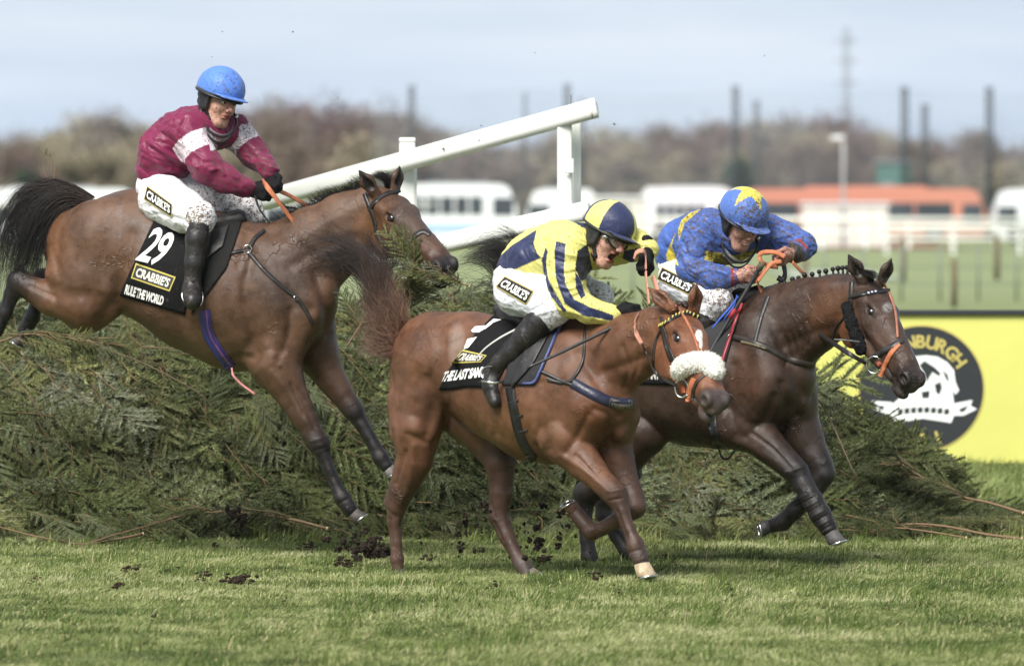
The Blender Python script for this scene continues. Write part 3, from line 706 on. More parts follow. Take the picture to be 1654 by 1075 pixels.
def horse1():
    Y0 = 2.0; Yf = lambda x: Y0 - .27 * (x - 300) * S(2) ; Lb = np.array((.26, .965, 0))
    root = empty('race_horse', W(330, 850, Y0) * (1, 1, 0), 'bay racehorse in mid air over the brush fence, wearing the black number 29 cloth', 'horse')
    sd = SDF(.0067); c = BAY
    t = [(215, 402, 0, 92), (255, 420, 0, 100), (322, 452, 0, 113), (388, 479, 0, 119)]
    chain(sd, t, Yf, .05, c, .78, Lb)
    chain(sd, [(135, 395, .0, 66), (215, 395, 0, 86)], Yf, .06, c, .85, Lb)
    chain(sd, [(388, 479, 0, 117), (445, 485, 0, 100), (488, 480, 0, 56)], Yf, .05, c, .8, Lb)
    # withers, neck
    chain(sd, [(380, 395, 0, 36), (430, 400, 0, 34), (500, 380, 0, 44)], Yf, .05, c, .6, Lb)
    chain(sd, [(450, 450, 0, 78), (510, 405, .01, 66), (560, 368, .02, 56), (600, 343, .04, 44)], Yf, .05, c, .6, Lb)
    # hind quarters
    chain(sd, [(160, 400, .13, 78), (145, 455, .14, 74), (138, 500, .13, 40)], Yf, .035, c, .55, Lb)
    chain(sd, [(170, 400, -.13, 78), (150, 450, -.14, 72)], Yf, .035, c, .55, Lb)
    chain(sd, [(140, 492, .14, 42, c), (85, 483, .14, 27, c), (50, 466, .14, 19, BAYD), (31, 454, .14, 19, BLK), (20, 474, .14, 13, BLK), (8, 505, .14, 11, BLK), (-8, 532, .14, 14, BLK), (-22, 540, .14, 12, BLK)], Yf, .02)
    chain(sd, [(150, 460, -.14, 45, c), (105, 465, -.14, 26, BAYD), (70, 452, -.14, 18, BLK), (62, 478, -.14, 12, BLK), (52, 512, -.14, 12, BLK), (40, 535, -.14, 13, BLK)], Yf, .02)
    # fore limbs
    chain(sd, [(452, 440, .10, 60), (470, 500, .13, 55), (440, 555, .13, 56), (446, 590, .12, 44)], Yf, .03, c, .6, Lb)
    chain(sd, [(446, 588, .13, 42, c), (474, 642, .13, 25, c), (503, 697, .13, 17, BAYD), (516, 718, .13, 17.5, BLK), (523, 738, .13, 11.5, BLK), (541, 780, .13, 9.5, BLK), (553, 803, .13, 13, BLK), (566, 824, .13, 12, BLK)], Yf, .014)
    chain(sd, [(545, 786, .125, 4.5, BLK), (520, 728, .125, 5, BLK)], Yf, .008)
    chain(sd, [(495, 530, -.12, 50, c), (512, 570, -.13, 36, c), (534, 610, -.13, 24, c), (560, 648, -.13, 17, BAYD), (572, 664, -.13, 17, BLK), (584, 684, -.13, 12, BLK), (605, 720, -.13, 10.5, BLK), (616, 739, -.13, 13, BLK), (625, 752, -.13, 12, BLK)], Yf, .014)
    sd.ell(W(520, 470, Yf(520) - .05), (.09, .1, .14), .03, c)
    Y = Yf(620) - .06; M, T = head_frame('bay', Y); sd.frame(M, T)
    cc = (.085, .042, .026)
    horse_head(sd, cc, (.022, .016, .015), BLK)
    horse_ear(sd, -1, (-.05, -.118, .118), cc, BLK, face=(.8, -.3, .2)); horse_ear(sd, 1, (-.03, .093, .112), cc, BLK, face=(1, .1, .1))
    sd.frame()
    strokes = [([(78, 400), (95, 440), (88, 480)], 7, -.006), ([(118, 335), (95, 375), (88, 430)], 9, -.010), ([(185, 330), (150, 375), (135, 440)], 22, .012),
               ([(215, 380), (200, 430), (190, 480), (165, 515)], 14, -.012), ([(150, 350), (185, 400), (190, 460)], 25, .008),
               ([(415, 400), (440, 445), (480, 490), (500, 500)], 9, -.008), ([(405, 420), (395, 470), (405, 530), (415, 570)], 10, -.012),
               ([(430, 430), (445, 500), (440, 560)], 18, .014), ([(470, 500), (465, 545), (450, 580)], 7, -.009),
               ([(510, 440), (525, 490), (528, 540)], 8, -.01), ([(440, 600), (470, 640), (500, 690)], 5, .005), ([(455, 595), (485, 640), (508, 690)], 4, -.005),
               ([(470, 430), (520, 400), (575, 385)], 9, -.007), ([(450, 400), (510, 370), (570, 335)], 12, .006),
               ([(632, 385), (650, 405)], 5, .004), ([(640, 372), (660, 395), (680, 405)], 4, .004), ([(350, 590), (385, 575), (410, 580)], 6, -.006),
               ([(546, 760), (530, 728)], 3, -.004), ([(516, 738), (536, 786)], 2.4, -.004), ([(503, 712), (527, 706)], 3, .004), ([(506, 728), (527, 722)], 2.2, -.003), ([(578, 694), (600, 728)], 2.4, -.004), ([(290, 390), (300, 450), (290, 510)], 9, -.004), ([(400, 380), (385, 430)], 7, -.006), ([(85, 478), (50, 462)], 4, -.005), ([(470, 620), (490, 665)], 3, -.004), ([(548, 812), (560, 806)], 2, -.003), ([(230, 500), (300, 545), (370, 580)], 16, .006)]
    def paint(V, C):
        C = blotch(V, C, 80, 400, 30, 90, (.16, .075, .036), .7, 1.2); C = blotch(V, C, 130, 500, 60, 40, (.13, .06, .03), .5, 1.2)  # first patch paints warm light onto the hind edge of the buttock
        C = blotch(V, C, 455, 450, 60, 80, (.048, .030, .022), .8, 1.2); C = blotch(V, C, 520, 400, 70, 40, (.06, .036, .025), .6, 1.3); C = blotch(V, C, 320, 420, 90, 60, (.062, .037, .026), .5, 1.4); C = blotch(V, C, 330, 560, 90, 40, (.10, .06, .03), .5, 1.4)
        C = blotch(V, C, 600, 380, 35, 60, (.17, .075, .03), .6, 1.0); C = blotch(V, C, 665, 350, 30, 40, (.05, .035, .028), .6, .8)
        C = blotch(V, C, 720, 445, 22, 30, (.014, .012, .012), .9, .7); C = blotch(V, C, 232, 392, 12, 36, (.3, .26, .23), .2, 1.3)
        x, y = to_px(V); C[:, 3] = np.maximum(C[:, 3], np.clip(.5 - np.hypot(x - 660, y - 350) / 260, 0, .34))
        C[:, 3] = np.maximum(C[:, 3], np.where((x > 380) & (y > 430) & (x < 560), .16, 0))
        return C
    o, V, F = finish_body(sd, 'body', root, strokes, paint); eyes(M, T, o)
    H['bay'] = (root, o, bvh_of((V, F)), Yf, M, T, V, F)
    hoof('hoof', root, 568, 826, Yf(568) - .13, .62, .78, 19, (1, .2)); hoof('hoof', root, 626, 752, Yf(626) + .13, .3, .95, 18, (1, .1), (.12, .11, .1))
    hoof('hoof', root, -26, 542, Yf(-20) - .14, -.9, .4, 17, (-.2, 1)); hoof('hoof', root, 36, 545, Yf(40) + .14, -.5, .85, 16, (-.8, -.3))
    y = Yf(140)
    P = lambda *a: [W(px, py, y - d) for px, py, d in a]
    strands('tail', root, [P((150, 322, 0), (95, 300, 0), (50, 318, 0), (22, 370, 0), (8, 440, 0), (0, 500, 0)), P((150, 330, .03), (100, 315, .04), (65, 345, .06), (40, 400, .06), (30, 450, .05), (22, 520, .04)), P((145, 340, 0), (105, 330, 0), (80, 360, 0), (62, 400, 0), (48, 445, 0), (45, 470, 0)), P((150, 325, 0), (90, 292, 0), (35, 300, 0), (5, 340, 0), (-15, 400, 0), (-20, 460, 0))],
            2300, .0014, (.013, .04, .06, .08), ((.03, .02, .016), (.012, .011, .011), (.012, .011, .012)), .022, 3, lens=(.45, 1.0))
    strands('tail_wisp', root, [P((100, 305, 0), (50, 295, 0), (15, 330, 0), (0, 400, 0), (-5, 480, 0)), P((90, 330, 0), (60, 380, 0), (45, 440, 0), (40, 500, 0), (48, 540, 0))],
            160, .0012, (.01, .05, .08, .1), ((.02, .016, .016),) * 3, .05, 5)
    # mane: short, blown back
    yn = lambda x: Yf(x) - .0
    for q, (a, b, n) in enumerate((((400, 378), (462, 352), 260), ((462, 352), (530, 320), 520), ((530, 320), (600, 290), 520))):
        gs = []
        for u in np.linspace(0, 1, 6):
            x = a[0] + (b[0] - a[0]) * u; yy = a[1] + (b[1] - a[1]) * u
            gs.append([W(x, yy + 10, yn(x)), W(x - 4, yy - 3, yn(x)), W(x - 14 - 5 * math.sin(u * 9), yy - 12 - 4 * math.sin(u * 7 + q), yn(x) - .02)])
        if q == 0: mane = strands('mane', root, gs, n, .0016, (.01, .012, .014), ((.014, .012, .012),) * 3, .008, 11 + q, seg=5)
        else: strands('mane', root, gs, n, .0016, (.012, .014, .02), ((.014, .012, .012),) * 3, .012, 11 + q, seg=5)
    yh = Yf(620)
    strands('forelock', root, [[W(622, 306, yh - .04), W(622, 292, yh - .06), W(604, 285, yh - .06), W(596, 288, yh - .06)], [W(628, 308, yh - .04), W(632, 292, yh - .06), W(618, 280, yh - .07), W(605, 280, yh - .06)]], 300, .0014, (.008, .015, .02), ((.014, .012, .012),) * 3, .01, 31, seg=6)

def horse2():
    Y0 = 0.0; Yf = lambda x: Y0 - .84 * (x - 830) * S(0); Lb = np.array((.6, .8, 0))
    root = empty('race_horse', W(830, 925, Y0) * (1, 1, 0), 'bright chestnut racehorse galloping in front with white sheepskin noseband', 'horse')
    sd = SDF(.0067); c = CH
    chain(sd, [(704, 580, 0, 77), (765, 590, 0, 84), (815, 612, 0, 98), (868, 634, 0, 108), (905, 634, 0, 112)], Yf, .05, c, .85, Lb)
    chain(sd, [(905, 636, 0, 110), (950, 642, 0, 84), (975, 640, .02, 58)], Yf, .05, c, .85, Lb)
    chain(sd, [(880, 560, 0, 45), (915, 556, 0, 42), (960, 556, 0, 42)], Yf, .05, c, .55, Lb)
    chain(sd, [(935, 600, 0, 80), (975, 585, .02, 66), (1020, 562, .05, 54), (1060, 540, .08, 42), (1082, 528, .1, 36)], Yf, .05, c, .65, Lb)
    chain(sd, [(700, 590, .12, 74), (680, 650, .15, 50), (674, 695, .16, 43)], Yf, .035, c, .7, Lb)
    chain(sd, [(655, 600, .05, 26), (650, 650, .13, 22), (655, 700, .15, 26)], Yf, .04, c)
    chain(sd, [(674, 692, .16, 42, c), (670, 742, .16, 30, c), (652, 786, .16, 22, CHD), (640, 816, .16, 17, CHD), (637, 842, .16, 11.5, CHD), (640, 876, .16, 9, CHD), (641, 903, .16, 11, CHD), (643, 918, .16, 10, CHD)], Yf, .014)
    chain(sd, [(626, 812, .16, 7.5, CHD), (646, 768, .16, 7, c)], Yf, .02)
    chain(sd, [(740, 640, -.12, 62, CHD), (785, 700, -.14, 38, CHD), (808, 745, -.14, 25, CHD), (810, 795, -.14, 19, CHD), (805, 832, -.14, 17, CHD), (818, 864, -.14, 12.5, CHD), (836, 900, -.14, 10.5, CHD), (845, 913, -.14, 13, (.07, .05, .045)), (853, 926, -.14, 12, (.07, .05, .045))], Yf, .016)
    # shoulder, upper arms
    chain(sd, [(925, 580, .14, 50), (950, 650, .17, 48), (915, 705, .16, 46)], Yf, .03, c, .7, Lb)
    chain(sd, [(912, 705, .17, 45, c), (944, 748, .17, 28, c), (978, 783, .17, 20, c), (995, 800, .17, 19, CHD), (1005, 826, .17, 12, CHD), (1017, 857, .17, 9.8, CHD), (1026, 880, .17, 14, CHD), (1034, 902, .17, 14, CHD)], Yf, .014)
    chain(sd, [(1001, 835, .165, 5, CHD), (1015, 872, .165, 5.5, CHD)], Yf, .008)
    chain(sd, [(985, 670, -.08, 50, c), (985, 715, -.12, 36, c), (1004, 762, -.14, 24, CHD), (1022, 803, -.14, 19, CHD), (1025, 818, -.13, 18, CHD), (1000, 838, -.1, 13, CHD), (972, 853, -.1, 11.5, CHD), (956, 858, -.1, 14, CHD), (942, 842, -.1, 12, CHD), (934, 832, -.1, 13, CHD)], Yf, .014)
    sd.ell(W(965, 690, Yf(965) - .06), (.075, .09, .10), .02, c); sd.ell(W(1000, 690, Yf(1000) + .03), (.055, .08, .085), .016, c)
    Y = Yf(1100) - .12; M, T = head_frame('chestnut', Y); sd.frame(M, T)
    ch = (.17, .065, .03)
    horse_head(sd, ch, (.06, .045, .042), CHD, .004)
    horse_ear(sd, -1, (-.12, -.122, .03), ch, ch, face=(.7, -.5, .5)); horse_ear(sd, 1, (-.02, .045, .135), ch, ch, face=(1, .3, .1))
    sd.frame()
    strokes = [([(655, 560), (640, 620), (640, 690)], 9, -.007), ([(690, 610), (700, 650), (690, 700)], 9, -.008), ([(722, 660), (718, 690), (700, 720)], 7, -.012), ([(670, 640), (668, 690)], 14, .01),
               ([(718, 560), (712, 610), (720, 650)], 10, -.008), ([(655, 730), (640, 780)], 4, -.006), ([(668, 720), (660, 780), (648, 812)], 6, .006),
               ([(935, 570), (960, 610), (985, 650), (1000, 670)], 8, -.008), ([(915, 600), (925, 660), (915, 700)], 16, .01), ([(875, 620), (872, 670), (885, 725)], 9, -.010),
               ([(950, 670), (935, 700), (915, 730)], 6, -.008), ([(905, 735), (945, 760), (980, 790)], 5, .005), ([(930, 735), (960, 765), (985, 790)], 3.5, -.005),
               ([(960, 660), (985, 675), (975, 720)], 6, -.008), ([(975, 600), (1010, 590), (1045, 575)], 8, -.007), ([(960, 560), (1000, 545), (1045, 530)], 10, .006),
               ([(740, 690), (800, 712), (860, 735)], 9, .006), ([(800, 640), (850, 650)], 20, .003), ([(1005, 560), (1015, 595), (1010, 625)], 5, -.006), ([(1025, 550), (1032, 585), (1022, 615)], 4, -.004),
               ([(1095, 575), (1104, 600)], 4, .004), ([(998, 826), (1012, 866)], 2.4, -.005), ([(983, 793), (1006, 789)], 3, .004), ([(984, 808), (1004, 804)], 2.2, -.004), ([(630, 838), (634, 882)], 2.4, -.005), ([(622, 820), (640, 834)], 3, -.004), ([(645, 800), (652, 826)], 3, .004), ([(798, 842), (812, 872)], 2.4, -.005), ([(792, 812), (800, 835)], 3, -.004), ([(1016, 892), (1038, 886)], 2.2, -.004), ([(952, 752), (985, 792)], 3, .004), ([(690, 520), (700, 560), (690, 600)], 8, .005), ([(660, 700), (690, 715)], 5, -.005)] + [([(775 + i * 17, 585), (786 + i * 17, 640), (778 + i * 17, 690 + i * 4)], 5, .0018) for i in range(6)]
    def paint(V, C):
        x, y = to_px(V)
        C = blotch(V, C, 705, 640, 35, 60, (.09, .042, .026), .6, 1.2); C = blotch(V, C, 820, 690, 110, 40, (.17, .085, .04), .55, 1.3)
        C = blotch(V, C, 738, 560, 14, 40, (.42, .35, .30), .35, 1.4); C = blotch(V, C, 1129, 541, 6, 9, (.75, .7, .66), .9, .5); C = blotch(V, C, 1132, 553, 2.6, 9, (.7, .64, .6), .8, .5)
        C = blotch(V, C, 1138, 655, 26, 26, (.06, .042, .036), .75, .9); C = blotch(V, C, 1148, 664, 8, 5, (.2, .14, .12), .4, .8)
        C = blotch(V, C, 1034, 898, 14, 14, (.05, .035, .03), .8, .7); C = blotch(V, C, 960, 655, 50, 50, (.10, .038, .018), .6, 1.2); C = blotch(V, C, 950, 600, 30, 40, (.12, .05, .025), .5, 1.)
        C[:, 3] = np.where((x > 1060) & (y < 640), .2, .05)
        return C
    o, V, F = finish_body(sd, 'body', root, strokes, paint); eyes(M, T, o)
    H['chestnut'] = (root, o, bvh_of((V, F)), Yf, M, T, V, F)
    hoof('hoof', root, 1036, 909, Yf(1036) - .17, .2, .98, 24, (1, .15), (.42, .33, .22)); hoof('hoof', root, 931, 827, Yf(931) + .1, -.45, -.75, 20, (-.8, .5), (.09, .05, .035))
    hoof('hoof', root, 643, 918, Yf(643) - .16, .15, .9, 19, (1, .2)); hoof('hoof', root, 854, 921, Yf(854) + .14, .5, .6, 17, (1, .2), (.16, .13, .1))
    y = Yf(665); P = lambda *a: [W(px, py, y - d) for px, py, d in a]
    RD = (.16, .07, .045)
    strands('tail', root, [P((668, 552, 0), (640, 500, .05), (612, 440, .07), (585, 398, .06), (545, 380, .05), (505, 385, .05)), P((664, 562, .02), (628, 520, .1), (610, 470, .12), (600, 430, .12), (575, 400, .1), (530, 400, .1)), P((664, 570, .02), (620, 540, .1), (595, 500, .12), (590, 450, .12), (575, 420, .1), (560, 410, .1))],
            1300, .0012, (.012, .04, .055, .08, .10), ((.24, .13, .09), (.07, .048, .04), (.012, .011, .012)), .035, 41, seg=12, lens=(.55, 1.0))
    strands('tail', root, [P((664, 576, .02), (640, 572, .08), (608, 572, .1), (582, 566, .1)), P((664, 572, .02), (628, 556, .1), (602, 538, .12), (586, 512, .12)), P((662, 560, .02), (632, 520, .1), (612, 480, .12), (594, 440, .12)), P((664, 550, .02), (650, 510, .08), (640, 470, .1), (632, 430, .1))],
            1700, .0013, (.010, .028, .045), ((.24, .12, .08), (.22, .13, .095), (.15, .10, .085)), .04, 42, seg=8, lens=(.4, 1.0))
    strands('tail_wisp', root, [P((600, 440, 0), (560, 390, 0), (520, 375, 0), (500, 392, 0), (520, 420, 0)), P((600, 460, 0), (560, 430, 0), (520, 430, 0), (500, 450, 0), (540, 470, 0)), P((610, 480, 0), (640, 430, 0), (636, 400, 0), (650, 380, 0), (655, 400, 0)), P((610, 500, 0), (580, 460, 0), (540, 440, 0), (510, 440, 0), (490, 410, 0))],
            420, .0013, (.02, .05, .06, .05), ((.02, .016, .016),) * 3, .06, 43, seg=12)
    # plaited mane: little knobs along the crest
    mb = MB()
    for i, (px, py) in enumerate(((1003, 520), (1016, 513), (1028, 508), (1040, 503), (1052, 500), (1062, 499))):
        h = W(px, py, Yf(px) - (.06 if i > 5 else .02)); mb.sphere(h, (.02, .02, .014), 8, 6, (.03, .016, .012))
        mb.sphere(h + np.array((.012, -.01, .01)), .012, 8, 6, (.03, .016, .012))
    mb.build('mane', M_hair, root); mb = MB()
    for px in (1092, 1099, 1106): h = W(px, 492 - (px - 1092) * .1, Yf(px) - .06); mb.sphere(h, (.024, .02, .016), 8, 6, (.03, .016, .012)); mb.sphere(h + np.array((.006, -.012, -.012)), .014, 8, 6, (.03, .016, .012))
    mb.build('forelock', M_hair, root)

def horse3():
    Y0 = 1.2; Yf = lambda x: Y0 - .7 * (x - 1150) * S(1.2); Lb = np.array((.57, .82, 0))
    root = empty('race_horse', W(1100, 915, Y0) * (1, 1, 0), 'dark brown racehorse with plaited mane and black sheepskin cheekpieces, farthest right', 'horse')
    sd = SDF(.0067); c = BR
    chain(sd, [(935, 585, 0, 78), (1000, 588, 0, 86), (1060, 598, 0, 96), (1120, 612, 0, 106), (1170, 613, 0, 110)], Yf, .05, c, .82, Lb)
    chain(sd, [(1170, 613, 0, 109), (1220, 612, 0, 98), (1258, 608, .02, 62)], Yf, .05, c, .85, Lb)
    chain(sd, [(1180, 530, 0, 42), (1225, 528, 0, 44), (1270, 515, 0, 46)], Yf, .05, c, .55, Lb)
    chain(sd, [(1220, 568, 0, 86), (1262, 535, .01, 74), (1305, 512, .02, 62), (1350, 494, .05, 50), (1382, 482, .07, 40)], Yf, .05, c, .62, Lb)
    chain(sd, [(950, 600, .12, 72), (1000, 650, .14, 56), (1042, 700, .15, 38)], Yf, .035, c, .7, Lb)
    chain(sd, [(1042, 698, .15, 38, c), (1003, 752, .15, 26, c), (962, 785, .15, 20, BRD), (946, 797, .15, 19.5, BLK), (944, 828, .15, 13, BLK), (948, 870, .15, 11, BLK), (952, 900, .15, 13, BLK), (956, 912, .15, 12, BLK)], Yf, .016)
    chain(sd, [(960, 620, -.1, 60, BRD), (1010, 690, -.14, 40, BRD), (1012, 760, -.14, 24, BRD), (976, 802, -.14, 18, BLK), (976, 830, -.14, 13, BLK), (996, 864, -.14, 11, BLK), (1013, 888, -.14, 13, BLK), (1022, 900, -.14, 12, BLK)], Yf, .016)
    chain(sd, [(1225, 545, .14, 50), (1235, 620, .17, 52), (1195, 680, .16, 48)], Yf, .03, c, .7, Lb)
    chain(sd, [(1192, 682, .16, 46, c), (1228, 706, .16, 31, c), (1262, 738, .16, 23, BRD), (1288, 762, .16, 20, BLK), (1299, 783, .16, 17, BLK), (1313, 808, .16, 17, BLK), (1326, 832, .16, 17, BLK), (1338, 852, .16, 14, BLK)], Yf, .014)
    chain(sd, [(1272, 640, -.08, 52, c), (1285, 685, -.12, 38, c), (1308, 725, -.13, 26, BRD), (1325, 750, -.13, 20, BLK), (1330, 766, -.13, 19, BLK), (1312, 795, -.1, 15.5, BLK), (1285, 823, -.08, 14, BLK), (1265, 843, -.08, 13.5, BLK), (1248, 848, -.08, 12, BLK)], Yf, .014)
    sd.ell(W(1258, 650, Yf(1258) - .08), (.09, .1, .11), .02, c); sd.ell(W(1293, 640, Yf(1293) + .02), (.06, .09, .10), .016, c)
    Y = Yf(1400) - .07; M, T = head_frame('brown', Y); sd.frame(M, T)
    ch = (.055, .03, .02)
    horse_head(sd, ch, (.02, .014, .013), BLK)
    horse_ear(sd, -1, (-.06, -.130, .095), ch, BLK, face=(.8, -.2, .2)); horse_ear(sd, 1, (-.03, .078, .130), ch, BLK, face=(1, .1, .1))
    sd.frame()
    strokes = [([(1262, 540), (1275, 590), (1300, 640)], 9, -.008), ([(1225, 560), (1235, 620), (1215, 670)], 18, .012), ([(1185, 590), (1178, 650), (1190, 700)], 9, -.010),
               ([(1250, 640), (1235, 675), (1205, 705)], 7, -.009), ([(1195, 715), (1235, 735), (1275, 765)], 6, .005), ([(1215, 700), (1250, 725), (1280, 755)], 4, -.005),
               ([(1240, 500), (1300, 470), (1360, 458)], 10, .006), ([(1265, 560), (1310, 540), (1345, 530)], 9, -.007), ([(1262, 620), (1270, 655), (1265, 690)], 7, -.012),
               ([(1060, 660), (1110, 690), (1170, 705)], 14, .007), ([(1410, 540), (1425, 560), (1440, 572)], 4, .004)] + \
              [([(1268 + i * 9, 545 - i * 7), (1274 + i * 9, 570 - i * 8), (1270 + i * 9, 590 - i * 8)], 3, -.004) for i in range(5)] + [([(1294 + i * 5 - 15, 802 + i * 7.5 + 9), (1294 + i * 5 + 18, 802 + i * 7.5 - 9)], 1.7, -.0045 if i % 2 else .0035) for i in range(8)] + [([(1272, 762), (1300, 752)], 3, .004), ([(1256, 725), (1284, 758)], 3, .004)]
    def paint(V, C):
        x, y = to_px(V)
        C = blotch(V, C, 1340, 500, 45, 50, (.12, .05, .022), .6, 1.2); C = blotch(V, C, 1368, 540, 22, 35, (.14, .06, .025), .8, 1.0); C = blotch(V, C, 1210, 600, 40, 50, (.09, .037, .018), .5, 1.2)
        C = blotch(V, C, 1462, 615, 26, 30, (.02, .015, .014), .8, .8); C = blotch(V, C, 1433, 497, 9, 9, (.3, .29, .28), .6, 1.0); C = blotch(V, C, 1425, 560, 25, 30, (.075, .035, .02), .6, 1.0)
        C[:, 3] = np.where(x > 1370, .34, .14)
        return C
    o, V, F = finish_body(sd, 'body', root, strokes, paint); eyes(M, T, o)
    H['brown'] = (root, o, bvh_of((V, F)), Yf, M, T, V, F)
    hoof('hoof', root, 1341, 858, Yf(1341) - .16, .35, .94, 22, (1, .25), (.07, .065, .065)); hoof('hoof', root, 1246, 848, Yf(1246) + .08, -.97, .15, 20, (.1, 1), (.03, .028, .027))
    hoof('hoof', root, 955, 911, Yf(955) - .15, .15, .95, 18, (1, .2), (.04, .035, .03)); hoof('hoof', root, 1022, 899, Yf(1022) + .14, .5, .8, 18, (1, .2), (.04, .035, .03))
    y = Yf(880); P = lambda *a: [W(px, py, y - d) for px, py, d in a]
    strands('tail', root, [P((880, 500, 0), (845, 430, 0), (830, 385, 0), (800, 375, 0), (760, 405, 0)), P((880, 510, 0), (840, 450, 0), (812, 405, 0), (780, 400, 0), (745, 415, 0)), P((875, 520, 0), (830, 470, 0), (800, 430, 0), (770, 420, 0), (745, 425, 0))],
            1200, .0014, (.02, .06, .06, .07), ((.014, .012, .012),) * 3, .02, 51, seg=10, lens=(.5, 1.0))
    strands('tail_wisp', root, [P((840, 440, 0), (800, 395, 0), (770, 395, 0), (745, 400, 0)), P((840, 480, 0), (790, 455, 0), (760, 462, 0), (740, 475, 0)), P((850, 490, 0), (810, 470, 0), (780, 470, 0), (800, 500, 0)), P((850, 440, 0), (840, 400, 0), (835, 380, 0), (850, 368, 0))],
            120, .0015, (.02, .05, .05, .03), ((.014, .012, .012),) * 3, .06, 53, seg=10)
    mb = MB(); rg = random.Random(4)
    cr = spline([(1236, 480), (1265, 467), (1300, 454), (1340, 445), (1368, 441)], 15)
    for i, (px, py) in enumerate(cr):
        b = W(px, py + 6, Yf(px)); 
        mb.sphere(b, (.026, .02, .02), 9, 7, (.012, .011, .011)); tp = W(px - 1 + rg.uniform(-2, 2), py - 8 - rg.uniform(0, 3), Yf(px))
        mb.tube([b, (b + tp) / 2 + np.array((.004, 0, 0)), tp], [.012, .008, .006], 6, (.012, .011, .011)); mb.sphere(tp, .0125 + rg.uniform(0, .003), 8, 6, (.012, .011, .011))
    mb.build('mane', M_hair, root)
    strands('forelock', root, [[W(1408, 452, Y - .02), W(1405, 440, Y - .06), W(1415, 445, Y - .1), W(1428, 455, Y - .1)], [W(1400, 452, Y - .02), W(1390, 442, Y - .06), W(1398, 440, Y - .1), W(1412, 446, Y - .1)]], 260, .0015, (.008, .015, .015), ((.014, .012, .012),) * 3, .008, 33, seg=6)
if 'horses' not in SKIP:
    horse1(); horse2(); horse3()
# ---------------------------------------------------------------- jockeys
def frame3(f, up, s=1.0):
    """columns x=forward, y=left, z=up"""
    f = np.array(f, float); f /= np.linalg.norm(f); up = np.array(up, float); up -= f * (up @ f); up /= np.linalg.norm(up)
    return np.stack([f, np.cross(up, f), up], 1) * s
SKIN = (.52, .29, .22, .30); LIP = (.30, .10, .08, .2); BROW = (.12, .07, .045, .3)
def human_head(sd, mouth=0.0, grim=0.0, c=SKIN):
    sd.ell((-.012, 0, .035), (.098, .078, .09), .02, c); sd.ell((.032, 0, -.03), (.062, .061, .085), .03, c)
    sd.cone((.055, -.012, -.108 - mouth * .7), (.055, .012, -.108 - mouth * .7), .024, .024, .02, c)
    for s in (-1, 1):
        sd.cone((-.005, .052 * s, -.055), (.05, .022 * s, -.1 - mouth * .6), .021, .021, .02, c)
        sd.ell((.056, .043 * s, -.03), (.026, .021, .023), .016, c)
        sd.cone((.082, .012 * s, .024), (.068, .048 * s, .022), .011, .01, .008, BROW)
        sd.ell((.092, .031 * s, .003), (.014, .018, .0105), .01, (.33, .16, .12, .3), sub=True)
        sd.cone((.090, .016 * s, .0075), (.082, .045 * s, .006), .0042, .0042, .003, c)      # upper lid
        sd.cone((.088, .018 * s, -.0065), (.081, .044 * s, -.0055), .004, .004, .003, c)     # lower lid
        sd.ell((.105, .0125 * s, -.036), (.011, .0085, .0085), .006, c)
        sd.ell((.117, .0065 * s, -.046), (.006, .0035, .003), .003, (.08, .03, .025, 0), sub=True)
        sd.cone((.094, .022 * s, -.035), (.083, .034 * s, -.062), .004, .003, .006, (.3, .15, .11, .3), sub=True)   # nasolabial
        sd.ell((-.008, .081 * s, -.005), (.018, .01, .032), .008, (.46, .22, .17, .2)); sd.ell((-.002, .091 * s, -.002), (.009, .006, .02), .005, (.2, .08, .07, 0), sub=True)
    sd.cone((.09, 0, .016), (.118, 0, -.03), .0095, .0135, .010, (.46, .22, .17, .4))
    if mouth:
        sd.ell((.093, 0, -.056), (.013, .026, .008), .006, LIP); sd.ell((.083, 0, -.078 - mouth), (.013, .024, .008), .006, LIP)
        sd.ell((.095, 0, -.066 - mouth * .5), (.03, .0225, .008 + mouth * .62), .004, (.05, .012, .012, 0), sub=True)
    else:
        sd.ell((.094, 0, -.060), (.011, .025, .0065), .006, LIP); sd.ell((.090, 0, -.073), (.012, .022, .0075), .006, LIP)
        sd.cone((.105, -.014, -.0665), (.105, .014, -.0665), .0035, .0035, .003, (.07, .02, .02, 0), sub=True)
        if grim: sd.cone((.104, -.014, -.067), (.104, .014, -.067), .006, .006, .003, (.5, .42, .36, 0), sub=True)
def fist(sd, c, k=.006, curl=1.0, col2=None):
    """wrist at the origin, x to the knuckles, y to the thumb, z the back of the hand; the hand closed round reins"""
    sd.cone((-.03, 0, 0), (.02, 0, 0), .027, .027, .015, c, sy=.8, L=(0, 0, 1))
    sd.cone((.02, .012, 0), (.075, .014, -.004), .022, .022, .012, c, sy=.75, L=(0, 0, 1)); sd.cone((.02, -.012, -.002), (.07, -.022, -.006), .021, .019, .012, c, sy=.75, L=(0, 0, 1))
    for i, (y, l, dx) in enumerate(((.031, 1.0, 0), (.0115, 1.1, .004), (-.0085, 1.03, .001), (-.0275, .85, -.006))):
        r = .0098 - .0006 * i; A = (.078 + dx, y, .001); B = (.078 + dx + .030 * l, y, -.020 * curl); Cc = (.078 + dx + .020 * l, y * .96, -.046 * curl); D = (.078 + dx - .004, y * .92, -.047 * curl)
        sd.cone((.05, y * .8, -.002), A, r, r * 1.12, .008, c); sd.cone(A, B, r * 1.08, r, .004, c); sd.cone(B, Cc, r, r * .93, .003, c); sd.cone(Cc, D, r * .93, r * .8, .003, c)
    sd.cone((.015, .024, -.008), (.048, .043, -.022), .013, .0125, .008, c); sd.cone((.048, .043, -.022), (.078, .036, -.034), .0118, .0105, .004, c); sd.cone((.078, .036, -.034), (.100, .022, -.040), .0105, .008, .003, c)
